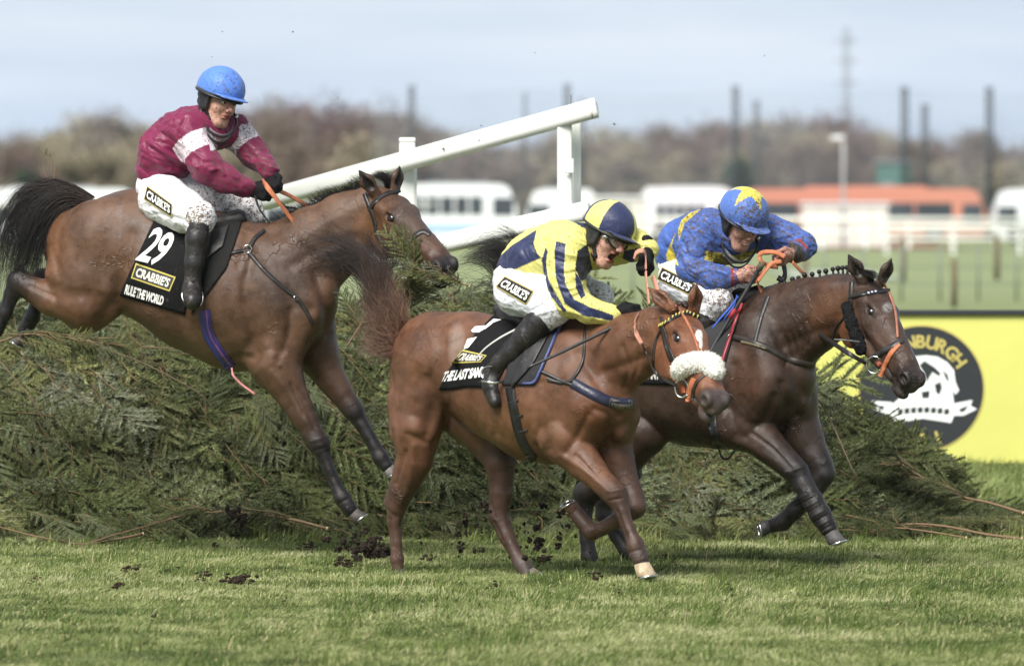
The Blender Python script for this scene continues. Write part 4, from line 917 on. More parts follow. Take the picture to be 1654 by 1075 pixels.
def folds(V, F, amp, f=18, seed=0, stretch=(1, 1, 1), fdir=None):
    Nn = vnormals(V, F); P = V * np.array(stretch)
    if fdir is not None: d = np.array(fdir, float); d /= np.linalg.norm(d); P = P - np.outer(P @ d, d) * .62
    wv = np.stack([vnoise(P, f * .5, seed + i) for i in range(3)], 1) * .035
    a = 1 - np.abs(vnoise(P + wv, f, seed + 5)) * 2; b = 1 - np.abs(vnoise(P + wv, f * 2.3, seed + 6)) * 2
    return V + Nn * (amp * (a * .65 + b * .3))[:, None]
def in_poly(x, y, poly):
    poly = np.array(poly, float); ins = np.zeros(len(x), bool); j = len(poly) - 1
    for i in range(len(poly)):
        xi, yi = poly[i]; xj, yj = poly[j]
        with np.errstate(divide='ignore', invalid='ignore'):
            c = ((yi > y) != (yj > y)) & (x < (xj - xi) * (y - yi) / (yj - yi + 1e-12) + xi)
        ins ^= c; j = i
    return ins
def zp(poly, sc, ox, oy): return [(x / sc + ox, y / sc + oy) for x, y in poly]
def axis_t(V, A, B):
    ab = B - A; t = ((V - A) @ ab) / (ab @ ab); d = np.linalg.norm(V - A - np.clip(t, 0, 1)[:, None] * ab, axis=1); return t, d
def cloth_part(name, ops, parent, mat, amp, paint, h=.0055, sm=1, seed=0, f=18, strokes=(), cut=None, stretch=(1, 1, 1), inflate=0.0, fdir=None):
    sd = SDF(h); ops(sd); V, F, C = sd.run(keep=cut, inflate=inflate); V = smooth_np(V, F, sm); V0 = smooth_np(V, F, 3) + vnormals(V, F) * (amp * .55)
    if amp: V = folds(V, F, amp, f, seed, stretch, fdir)
    if strokes: V = sculpt(V, F, strokes)
    C = paint(V, C); C = np.clip(C, 0, 1)
    return link(name, mesh_np(name, V, F, C), mat, parent), V0, F
def helmet(parent, M, T, paint, s=1.0, rimcol=(.02, .02, .025), peak=.055, padcol=(.012, .012, .013, .1), pitch=.0):
    """cloth-covered skull cap with a short peak, dark rim, padded harness and chin strap"""
    sd = SDF(.005); sd.frame(M, T)
    sd.ell((-.004, 0, .045), (.137, .118, .118), .01, (1, 1, 1, 0))
    sd.cone((-.11, 0, .018), (.10, 0, .018), .02, .02, .02, (1, 1, 1, 0)) if False else None
    n = M[:, 2] / np.linalg.norm(M[:, 2]) + .10 * M[:, 0] / np.linalg.norm(M[:, 0]); c = M @ np.array((0, 0, .012)) + T
    keep = lambda X, Y, Z: -((X - c[0]) * n[0] + (Y - c[1]) * n[1] + (Z - c[2]) * n[2])
    V, F, C = sd.run(keep=keep); V = smooth_np(V, F, 1)
    # peak
    V = folds(V, F, .0022, 16, 3); loc = (V - T) @ np.linalg.inv(M).T
    C = paint(V, loc, C)
    he = link('helmet', mesh_np('helmet', V, F, np.clip(C, 0, 1)), M_silk, parent)
    sd = SDF(.004); sd.frame(M, T); sd.ell((.128, 0, .016), (peak, .082, .0075), .004, (1, 1, 1, 0)); sd.ell((.075, 0, .02), (.06, .1, .012), .01, (1, 1, 1, 0))
    V, F, C = sd.run(); loc = (V - T) @ np.linalg.inv(M).T; C = paint(V, loc, C); low = loc[:, 2] < .012; C[low, :3] = (.01, .01, .012)
    link('peak', mesh_np('peak', V, F, np.clip(C, 0, 1)), M_silk, he)
    mb = MB(); P = []
    for i in range(41):
        a = 2 * math.pi * i / 40; x = .135 * math.cos(a) - .004; P.append(M @ np.array((x, .117 * math.sin(a), .012 - .1 * x)) + T)
    mb.tube(P, .0065, 6, (*rimcol, 0)); mb.build('rim', M_leather, he)
    sd = SDF(.005); sd.frame(M, T); k = .012
    for s_ in (-1, 1):
        sd.ell((-.012, .084 * s_, -.035), (.036, .014, .052), k, padcol); sd.ell((-.03, .08 * s_, .0), (.045, .02, .03), k, padcol)
        sd.cone((.01, .084 * s_, -.06), (.035, .055 * s_, -.115), .011, .009, k, padcol); sd.cone((.035, .055 * s_, -.115), (.05, 0, -.138), .009, .01, k, padcol)
        sd.cone((.03, .087 * s_, .0), (.02, .085 * s_, -.06), .01, .009, k, padcol)
    sd.ell((-.085, 0, -.035), (.03, .065, .045), k, padcol)
    V, F, C = sd.run(); link('harness', mesh_np('harness', V, F, C), M_leather, he)
    return he
def eyeballs(parent, M, T, look=(1, 0, 0)):
    for s in (-1, 1):
        mb = MB(); mb.sphere(M @ np.array((.0785, .0305 * s, .001)) + T, .0125 * 1.1, 14, 10); e = mb.build('eye', M_eyew, parent)
        mb = MB(); mb.sphere(M @ np.array((.0865, .0302 * s, .000)) + T, .0068 * 1.1, 10, 8); mb.build('iris', M_dark, e)
def goggles(parent, M, T, z=0.0, x=0.0, disc=True, lens=True, sc=1.0):
    mb = MB(); Q = lambda p: M @ np.array(p) + T
    P = []
    for i in range(33):
        a = 2 * math.pi * i / 32; y = .076 * math.cos(a) * sc; zz = (.030 * math.sin(a) + (.009 * math.cos(2 * a) if math.sin(a) < 0 else 0)) * sc
        P.append(Q((.104 + x - 5.2 * y * y * .9, y, z + zz)))
    mb.tube(P, .0055, 6, (.012, .012, .013)); g = mb.build('goggles', M_leather, parent)
    if disc:
        for s in (-1, 1):
            m2 = MB(); m2.tube([Q((.065 + x, .075 * s * sc, z)), Q((.07 + x, .087 * s * sc, z))], .016, 14); m2.build('buckle', M_metal, g)
    if lens:
        m3 = MB(); V = []; F = []; nn = 16
        for i in range(nn + 1):
            y = -.072 + .144 * i / nn; hz = .028 * math.sqrt(max(0.02, 1 - (y / .076) ** 2))
            for zz in (-hz, hz): V.append(Q((.103 + x - 5.2 * y * y * .9, y, z + zz)))
        for i in range(nn): F.append((2 * i, 2 * i + 1, 2 * i + 3, 2 * i + 2))
        m3.add(V, F); m3.build('lens', M_lens, g)
    return g
M_lens, _nt, _b = mat_new('clear_lens'); _b.inputs['Base Color'].default_value = (.8, .8, .8, 1); _b.inputs['Roughness'].default_value = .05; _b.inputs['Alpha'].default_value = .22
def stirrup(parent_loc, A, Yd, name='stirrup'):
    pass

def body_from(parts, head, hands, scale=.8, h=.006):
    """one continuous body: limbs and trunk under the clothes, head, hands"""
    sd = SDF(h); parts(sd, scale); return sd

def jockey(key, label, Yf, trunk, shoulders, arms, pelvis, legs, boots, head, hands, jacket_paint, helmet_paint, breech_paint, Lb, skinhands=False, mouth=0, grim=0, folds_j=(), folds_b=(), gog='face', amp=.012, neck=None, padcol=(.012, .012, .013, .1), fdir=(.8, 0, -.5)):
    hx, hy, hdl, hs, f, up = head; Yh = Yf(hx) - hdl; M = frame3(f, up, hs); T = W(hx, hy, Yh)
    root = empty('person', W(trunk[0][0], trunk[0][1] + 40, Yf(trunk[0][0])), label, 'jockey')
    nk = M @ np.array((-.03, 0, -.07)) + T; sh = W(*shoulders[0][:2], Yf(shoulders[0][0]) - shoulders[0][2]); sh2 = W(*shoulders[1][:2], Yf(shoulders[1][0]) - shoulders[1][2]); mid = (sh + sh2) / 2
    def limbs(sd, q, c):
        tr = [(x, y, d, r * q) for x, y, d, r in trunk]; chain(sd, tr, Yf, .05, c, 1.2, Lb)
        chain(sd, [(x, y, d, r * q) for x, y, d, r in shoulders], Yf, .05, c); 
    def arm(sd, q, c, k=.03):
        for a in arms: chain(sd, [(x, y, d, r * q) for x, y, d, r in a], Yf, k, c)
    def leg(sd, q, c, k=.035):
        chain(sd, [(x, y, d, r * q) for x, y, d, r in pelvis], Yf, .05, c, 1.1, Lb)
        for a in legs: chain(sd, [(x, y, d, r * q) for x, y, d, r in a], Yf, k, c)
    def boot(sd, q, c, a): chain(sd, [(x, y, d, r * q) for x, y, d, r in a], Yf, .02, c)
    # continuous body
    sd = SDF(.005); limbs(sd, .8, SKIN); arm(sd, .72, SKIN); leg(sd, .82, SKIN)
    for b in boots: boot(sd, .75, SKIN, b)
    sd.cone(mid, nk, .07, .062, .04, SKIN)
    HM = []
    for (px, py, dl, dr, th, mir, s) in hands:
        Yq = Yf(px) - dl; x = np.array(dr, float); x /= np.linalg.norm(x); y = np.array(th, float); y -= x * (x @ y); y /= np.linalg.norm(y); z = np.cross(x, y) * mir
        HM.append((np.stack([x, y, z], 1) * s, W(px, py, Yq)))
    for (Mh, Th), a in zip(HM, arms):
        sd.frame(); w = a[-1]; sd.cone(W(w[0], w[1], Yf(w[0]) - w[2]), Th, w[3] * S(0) * .7, .026, .02, SKIN)
        sd.frame(Mh, Th); fist(sd, (.44, .22, .17, .45) if skinhands else SKIN)
    sd.frame(M, T); human_head(sd, mouth, grim); V, F, C = sd.run(); V = smooth_np(V, F, 1, .35)
    body = link('body', mesh_np('body', V, F, np.clip(C, 0, 1)), M_skin, root)
    eyeballs(body, M, T)
    if mouth:
        mb = MB(); Q = lambda p: M @ np.array(p) + T
        mb.tube([Q((.078 - abs(y) * .35, y, -.0595)) for y in np.linspace(-.02, .02, 9)], .0045, 6, (.7, .66, .55)); mb.build('teeth', M_teeth, body)
    cut = None
    j, Vj, Fj = cloth_part('jacket', lambda sd: (limbs(sd, 1, (1, 1, 1, 0)), arm(sd, 1, (1, 1, 1, 0)), sd.cone(mid, mid + (nk - mid) * .5, .085, .068, .04, (1, 1, 1, 0))), root, M_silk, amp, jacket_paint, h=.005, seed=len(key), strokes=folds_j, fdir=fdir)
    b, Vb, Fb = cloth_part('breeches', lambda sd: leg(sd, 1, (1, 1, 1, 0)), root, M_breech, .007, breech_paint, seed=len(key) + 3, strokes=folds_b)
    for bt in boots:
        cloth_part('boot', lambda sd: boot(sd, 1, (.018, .016, .016, .22), bt), root, M_leather, .0025, lambda V, C: C, seed=4, f=22)
    if not skinhands:
        for Mh, Th in HM:
            def gl(sd, Mh=Mh, Th=Th): sd.frame(Mh, Th); fist(sd, (.012, .012, .013, .0)); sd.cone((-.045, 0, 0), (-.01, 0, 0), .034, .03, .01, (.014, .014, .015, 0), sy=.85, L=(0, 0, 1))
            cloth_part('glove', gl, root, M_cloth, 0, lambda V, C: C, h=.004, inflate=.0035)
    sd = SDF(.006); sd.cone(mid + (nk - mid) * .3, nk + M @ np.array((.004, 0, .0)), .073, .073, .03, (.014, .014, .016, .15)); Vn, Fn, Cn = sd.run(); Vn = folds(Vn, Fn, .004, 22, 2); link('neck_gaiter', mesh_np('neck_gaiter', Vn, Fn, Cn), M_cloth, root)
    helmet(root, M * .96, T + M[:, 2] * .012, helmet_paint, padcol=padcol)
    if gog == 'face': goggles(root, M, T, z=.002)
    elif gog == 'chin':
        mb = MB(); Q = lambda p: M @ np.array(p) + T
        mb.tube(spline([Q(p) for p in ((-.02, -.085, -.05), (.05, -.082, -.135), (.10, -.03, -.165), (.105, .03, -.15), (.08, .08, -.09), (.02, .095, -.04))], 24), [.007] * 24, 6, (.015, .015, .016)); g = mb.build('goggles', M_leather, root)
        m3 = MB(); V = []; nn = 14
        A = spline([Q(p) for p in ((.04, -.078, -.12), (.09, -.035, -.150), (.1, .02, -.145), (.08, .068, -.10))], nn + 1); B = spline([Q(p) for p in ((.045, -.075, -.16), (.09, -.03, -.195), (.1, .025, -.185), (.085, .068, -.135))], nn + 1)
        V = [v for a, b2 in zip(A, B) for v in (a, b2)]; m3.add(V, [(2 * i, 2 * i + 1, 2 * i + 3, 2 * i + 2) for i in range(nn)]); m3.build('lens', M_lens, g)
        mb = MB(); mb.tube(B, .006, 6, (.015, .015, .016)); mb.build('goggle_rim', M_leather, g)
        m2 = MB(); m2.tube([Q((.045, .088, -.06)), Q((.055, .1, -.06))], .015, 12); m2.build('buckle', M_metal, g)
    J[key] = dict(root=root, M=M, T=T, jacket=(j, bvh_of((Vj, Fj))), breeches=(b, bvh_of((Vb, Fb))), hands=HM, body=body)
    return root
J = {}
def logo_patch(parent, bvh, quad, text, name='sponsor_patch', gold=(.42, .33, .1), off=.004, black=(.012, .012, .013), tm=.14, inner=True):
    U, Fq = quad_grid(14, 6); mb = MB(); decal(mb, bvh, U, Fq, quad, off, gold, norm=False); p = mb.build(name, M_print, parent)
    mb = MB(); decal(mb, bvh, U, Fq, inset(quad, .025, .08), off + .0012, black, norm=False); mb.build('patch_field', M_print, p)
    V2, F2 = text2d(text, .035); mb = MB(); decal(mb, bvh, V2, F2, inset(quad, .07, .2), off + .0024, (.8, .79, .74)); mb.build('lettering', M_print, p)
    return p
MAR = (.17, .012, .055); 
def jockey1():
    Yf = lambda x: 2.0 - .2 * (x - 290) * S(2); Lb = np.array((.55, .83, 0))
    sA, eA, wA = (302, 214, .14, 27), (334, 270, .19, 24), (398, 303, .14, 15)
    sB, eB, wB = (382, 215, -.13, 26), (412, 250, -.1, 20), (437, 276, .0, 14)
    def pj(V, C):
        C[:, :3] = MAR; C[:, 3] = .1; x, y = to_px(V)
        P = lambda q: W(q[0], q[1], Yf(q[0]) - q[2])
        t, d = axis_t(V, P(sA), P(eA)); m = (t > .18) & (t < .62) & (d < .115) & (V[:, 1] < Yf(320) - .05) & (x < 345); C[m, :3] = (.72, .62, .68)
        t2, d2 = axis_t(V, P(sB), P(eB)); m2 = (t2 > .0) & (t2 < .62) & (d2 < .10) & (x > 366); C[m2, :3] = (.68, .6, .64)
        C[(x > 300), 3] = .22; C[m, 3] = .3; C[m2, 3] = .42; C[(x > 340) & (y > 230), 3] = .38
        C[in_poly(x, y, [(338, 232), (348, 222), (352, 240), (340, 244)]), :3] = (.6, .55, .58)
        return C
    def ph(V, l, C):
        C[:, :3] = (.085, .20, .60); C[:, 3] = np.clip(.16 + 2.2 * l[:, 0], 0.02, .34); C[(l[:, 2] < .028 - .1 * l[:, 0]) & (l[:, 2] > .016 - .1 * l[:, 0]) & (l[:, 0] < .13), :3] = (.05, .06, .07); return C
    def pb(V, C): x, y = to_px(V); C[:, :3] = (.74, .74, .76); C[:, 3] = np.clip((x - 255) / 190, .08, .42); C[:, 3] = np.where(np.hypot(x - 322, y - 350) < 22, .5, C[:, 3]); return C
    jockey('one', 'jockey in maroon jacket with white armbands and plain blue helmet, leaning back over the fence', Yf,
        trunk=[(256, 276, 0, 33), (272, 246, 0, 43), (300, 220, 0, 42), (328, 208, 0, 36)], shoulders=[(300, 208, .13, 27), (380, 212, -.12, 25)],
        arms=[[sA, eA, (365, 290, .17, 20), wA], [sB, eB, wB]],
        pelvis=[(258, 302, 0, 36), (268, 322, 0, 34)], legs=[[(264, 322, .14, 40), (300, 342, .26, 32), (322, 352, .34, 25), (320, 372, .37, 17)], [(290, 312, -.1, 36), (350, 322, -.14, 28), (400, 338, -.16, 22), (412, 352, -.16, 17)]],
        boots=[[(321, 366, .38, 18), (318, 385, .39, 17.5), (314, 425, .40, 15.5), (311, 455, .40, 13), (310, 470, .41, 15), (311, 486, .50, 14.5)], [(410, 345, -.16, 17), (420, 400, -.2, 15), (415, 450, -.2, 14), (440, 465, -.2, 13)]],
        head=(353, 162, .04, 1.15, (.62, -.75, -.20), (.24, -.04, 1)), hands=[(404, 306, .13, (1, -.15, -.22), (0.2, 0, 1), 1, 1.15), (438, 282, .0, (.25, -.5, -.85), (.6, 0, .5), -1, 1.12)],
        jacket_paint=pj, helmet_paint=ph, breech_paint=pb, Lb=Lb, gog='chin',
        folds_j=[([(232, 250), (262, 268), (300, 288)], 3, .006), ([(240, 228), (275, 252), (318, 270)], 3.5, .008), ([(246, 240), (278, 262), (310, 282)], 3, -.006), ([(255, 212), (285, 232), (300, 250)], 3, -.006), ([(300, 190), (290, 215), (298, 240)], 3, -.005), ([(340, 275), (355, 272), (362, 282)], 3, .006), ([(330, 262), (345, 262), (352, 270)], 3, -.006), ([(225, 270), (245, 285), (275, 296)], 3, -.005)],
        folds_b=[([(240, 310), (275, 318), (310, 332)], 3, -.004), ([(250, 345), (285, 352), (310, 364)], 3, -.004), ([(300, 350), (318, 340)], 2.5, .004)])
    logo_patch(J['one']['root'], J['one']['breeches'][1], [(238, 300), (279, 330), (278, 351), (233, 322)], "CRABBIE'S")

NAVY = (.022, .03, .085); YEL = (.66, .62, .19)
def jockey2():
    Yf = lambda x: -.84 * (x - 830) * S(0) * .6 - .1; Lb = np.array((.5, .86, 0))
    sA, eA, wA = (921, 404, .16, 35), (921, 483, .22, 26), (988, 508, .16, 15)
    z5 = lambda p: zp(p, 3.468, 740, 310)
    def pj(V, C):
        x, y = to_px(V); C[:, :3] = YEL; C[:, 3] = .12
        for poly in ([(200, 390), (300, 300), (440, 210), (422, 290), (440, 340), (462, 370), (280, 450), (200, 430)],
                     [(550, 275), (602, 290), (592, 440), (602, 520), (650, 600), (740, 645), (870, 690), (870, 722), (700, 692), (600, 625), (565, 540), (545, 470), (540, 330)],
                     [(490, 310), (502, 330), (492, 400), (503, 480), (545, 570), (610, 670), (590, 672), (520, 585), (488, 500), (468, 380)],
                     [(655, 440), (690, 500), (712, 580), (690, 600), (660, 540)], [(930, 330), (1005, 315), (1010, 350), (980, 400), (920, 372)], [(640, 165), (760, 178), (740, 215), (700, 200)]):
            C[in_poly(x, y, z5(poly)), :3] = NAVY
        C[in_poly(x, y, z5([(668, 330), (725, 290), (760, 470), (690, 500), (655, 430)])), :3] = (.012, .013, .018)
        C[(x > 905) & (C[:, 0] > .3), 3] = .24
        return C
    def ph(V, l, C):
        x, y = to_px(V); C[:, :3] = YEL; C[:, 3] = .15
        a = np.degrees(np.arctan2(l[:, 1], l[:, 0])); seg = ((a + 52) % 90) < 45
        m = (((a > -72) & (a < 12)) | (a > 62) & (a < 120) | (a < -130)) & (l[:, 2] > .012); C[m, :3] = NAVY
        C[:, 3] = np.where(m, .2, .12); return C
    def pb(V, C): x, y = to_px(V); C[:, :3] = (.72, .73, .78); C[:, 3] = np.clip((x - 840) / 150, .02, .36); return C
    jockey('two', 'shouting jockey in yellow and navy striped jacket with yellow and navy quartered helmet', Yf,
        trunk=[(838, 432, 0, 31), (866, 420, 0, 45), (905, 408, 0, 47), (940, 400, .02, 38)], shoulders=[(925, 398, .13, 34), (985, 398, -.12, 28)],
        arms=[[sA, (915, 450, .2, 30), eA, (952, 500, .2, 19), wA], [(985, 398, -.12, 30), (1025, 396, -.08, 24), (1046, 402, -.02, 16)]],
        pelvis=[(834, 452, 0, 37), (840, 474, 0, 38)], legs=[[(838, 470, .12, 40), (870, 480, .17, 34), (893, 498, .2, 27), (872, 522, .2, 19)], [(870, 465, -.12, 36), (930, 468, -.16, 28), (966, 480, -.18, 22), (950, 510, -.18, 17)]],
        boots=[[(872, 517, .22, 23), (850, 543, .24, 20), (826, 568, .25, 17), (808, 587, .25, 15), (798, 600, .23, 15), (794, 622, .26, 14.5), (800, 648, .30, 11)], [(955, 500, -.18, 19), (930, 550, -.2, 16), (905, 590, -.2, 14), (905, 620, -.2, 12)]],
        head=(979, 381, .08, 1.16, (.66, -.66, -.32), (.38, -.08, .9)), hands=[(993, 508, .15, (1, -.1, .05), (-.05, 0, 1), 1, 1.15), (1047, 406, .0, (.1, -.55, -.8), (-.3, -.4, .8), -1, 1.2)],
        jacket_paint=pj, helmet_paint=ph, breech_paint=pb, Lb=Lb, mouth=.017, gog='face', padcol=(.014, .014, .013, .15),
        folds_j=[([(860, 395), (872, 420), (905, 450)], 3, -.005), ([(885, 430), (888, 460), (905, 490)], 2.5, -.007), ([(905, 380), (900, 400), (890, 420)], 3, .006), ([(898, 440), (915, 442), (935, 437)], 3, -.006), ([(900, 462), (920, 466), (938, 460)], 3, .006), ([(925, 480), (940, 474)], 3, -.006), ([(905, 500), (930, 505), (975, 517)], 3, .005), ([(840, 455), (870, 465), (890, 472)], 2.5, -.006)],
        folds_b=[([(862, 500), (880, 490), (900, 478)], 2.5, -.004), ([(866, 508), (885, 502), (908, 498)], 2.5, .004), ([(805, 500), (835, 508)], 3, -.003)])
    logo_patch(J['two']['root'], J['two']['breeches'][1], [(816, 446), (863, 470), (850, 491.5), (801.5, 463)], "CRABBIE'S")

BLU = (.055, .12, .40)
def jockey3():
    Yf = lambda x: 1.2 - .45 * (x - 1150) * S(1.2); Lb = np.array((.6, .8, 0))
    z8 = lambda p: zp(p, 3.84, 1020, 280)
    wA = (1186, 447, .2, 13); wB = (1284, 409, .0, 14)
    def pj(V, C):
        x, y = to_px(V); C[:, :3] = BLU; C[:, 3] = np.clip((x - 1050) / 130, .08, .46)
        for p in ([(355, 250), (445, 210), (330, 310), (295, 412), (288, 350), (310, 290)], [(275, 360), (240, 440), (215, 500), (222, 560), (292, 572), (272, 510), (250, 450)], [(458, 480), (530, 490), (640, 510), (765, 468), (780, 500), (700, 535), (600, 572), (520, 552), (452, 535)]):
            C[in_poly(x, y, z8(p)), :3] = (.58, .47, .05)
        for xa, col in ((1180, (.3, .03, .03)), (1186, BLU), (1191, (.3, .03, .03)), (1197, (.012, .012, .013))):
            C[(x > xa) & (x < xa + 7) & (y > 430) & (y < 470), :3] = col
        P = lambda q: W(q[0], q[1], Yf(q[0]) - q[2]); t, d = axis_t(V, P((1300, 399, -.14)), P(wB))
        m = (d < .075) & (t > .55); C[m, :3] = (.3, .03, .03); C[(d < .075) & (t > .72), :3] = BLU; C[(d < .075) & (t > .85), :3] = (.012, .012, .013)
        return C
    def ph(V, l, C):
        C[:, :3] = (.075, .155, .46); r = np.hypot(l[:, 0], l[:, 1]); a = np.arctan2(l[:, 1], l[:, 0] + .0)
        st = .052 + .058 * np.abs(((a * 5 / (2 * math.pi)) % 1) * 2 - 1) ** 1.6
        C[(r < st) & (l[:, 2] > .03), :3] = (.6, .5, .09); C[:, 3] = np.clip(.26 + 2.4 * l[:, 0], .08, .5); return C
    def pb(V, C): x, y = to_px(V); C[:, :3] = (.70, .71, .76); C[:, 3] = np.clip((x - 1105) / 90, .02, .5); return C
    jockey('three', 'mud spattered jockey in blue jacket with yellow bands and blue helmet with yellow star', Yf,
        trunk=[(1086, 414, 0, 24), (1106, 396, 0, 38), (1140, 386, 0, 45), (1178, 384, 0, 40)], shoulders=[(1138, 374, .14, 31), (1238, 376, -.13, 28)],
        arms=[[(1126, 388, .17, 32), (1120, 432, .22, 25), (1150, 449, .22, 20), wA], [(1242, 380, -.13, 29), (1272, 386, -.16, 24), (1297, 397, -.15, 20), wB]],
        pelvis=[(1092, 432, 0, 28), (1098, 452, 0, 32)], legs=[[(1096, 452, .12, 33), (1130, 472, .18, 29), (1158, 486, .2, 24), (1146, 508, .2, 19)], [(1130, 455, -.12, 30), (1175, 468, -.16, 24), (1198, 474, -.17, 19)]],
        boots=[[(1150, 500, .2, 20), (1125, 545, .22, 17), (1100, 585, .22, 14), (1090, 605, .22, 14), (1092, 630, .26, 12)], [(1198, 480, -.17, 16), (1180, 530, -.2, 14), (1165, 560, -.2, 13)]],
        head=(1197, 358, .10, 1.16, (.50, -.72, -.48), (.25, -.30, .92)), hands=[(1192, 447, .2, (1, -.15, .02), (0.0, -.3, 1), 1, 1.12), (1281, 410, .02, (-.55, -.6, -.35), (.1, -.6, .8), -1, 1.12)],
        jacket_paint=pj, helmet_paint=ph, breech_paint=pb, Lb=Lb, skinhands=True, grim=1, gog='chin', amp=.013,
        folds_j=[([(1078, 400), (1095, 420), (1108, 432)], 3, -.005), ([(1110, 365), (1125, 385), (1138, 400)], 3, .006), ([(1108, 410), (1125, 418), (1140, 412)], 3, -.006), ([(1125, 440), (1150, 436), (1175, 442)], 3, .006), ([(1250, 385), (1275, 380), (1295, 385)], 3, .006), ([(1262, 395), (1280, 398)], 3, -.006), ([(1285, 380), (1300, 388), (1308, 400)], 2.5, -.005), ([(1165, 400), (1190, 415), (1215, 412)], 3, -.006)],
        folds_b=[([(1130, 480), (1150, 470), (1165, 462)], 2, .004), ([(1135, 490), (1158, 482), (1175, 472)], 2, -.004)])
    logo_patch(J['three']['root'], J['three']['breeches'][1], [(1070, 431), (1126, 459), (1113, 476), (1062, 451)], "CRABBIE'S")
if 'jockeys' not in SKIP:
    jockey1(); jockey2(); jockey3()
# ---------------------------------------------------------------- tack
LE = (.02, .018, .017); ORG = (.46, .155, .07); ORG2 = (.5, .24, .17)
def ring(mb, c, r, t, nrm=(0, -1, 0), n=26, ry=None, col=(1, 1, 1), a0=0, a1=2 * math.pi):
    nrm = np.array(nrm, float); nrm /= np.linalg.norm(nrm); u = np.cross(nrm, (0, 0, 1.)); u /= np.linalg.norm(u); v = np.cross(u, nrm)
    mb.tube([np.array(c) + math.cos(a) * r * u + math.sin(a) * (ry or r) * v for a in np.linspace(a0, a1, n)], t, 7, col, cap=False)
def rein(mb, pts, w, col, flat=.22, n=None):
    """pts (px,py,Y): leather strip through the air"""
    P = spline([W(*p) for p in pts], n or 6 * len(pts)); mb.tube(P, w * S(1) / 2, 8, col, flat=flat, side=(0, .35, 1))
def on(bvh, px, py, d=.0):
    h = cast(bvh, px, py, off=d)
    if h: return h[0]
    for r in (3, 6, 10, 15, 22, 30):
        for a in range(12):
            h = cast(bvh, px + r * math.cos(a * .5236), py + r * math.sin(a * .5236), off=d)
            if h: return W(px, py, h[0][1] + .01)
    return None
def straps(bvh, parent, name, lst, mat=None):
    """each strap its own part: (part name, points, width, colour)"""
    for nm, pts, w, col in lst:
        mb = MB(); strap(mb, bvh, pts, w, .004, .002, col); 
        if mb.V: mb.build(nm, mat or M_leather, parent)
def cloth_lay(parent, bvh, quad, name, col, mat=None, warp=None, off=.006, nu=26, nv=22, mud=.1):
    V, F = patch(bvh, quad, nu, nv, .005, off, warp); C = np.tile(np.array((*col, mud)), (len(V), 1))
    o = link(name, mesh_np(name, V, F, C), mat or M_cloth, parent); return o, bvh_of((V, F))
WH = (.80, .79, .76)
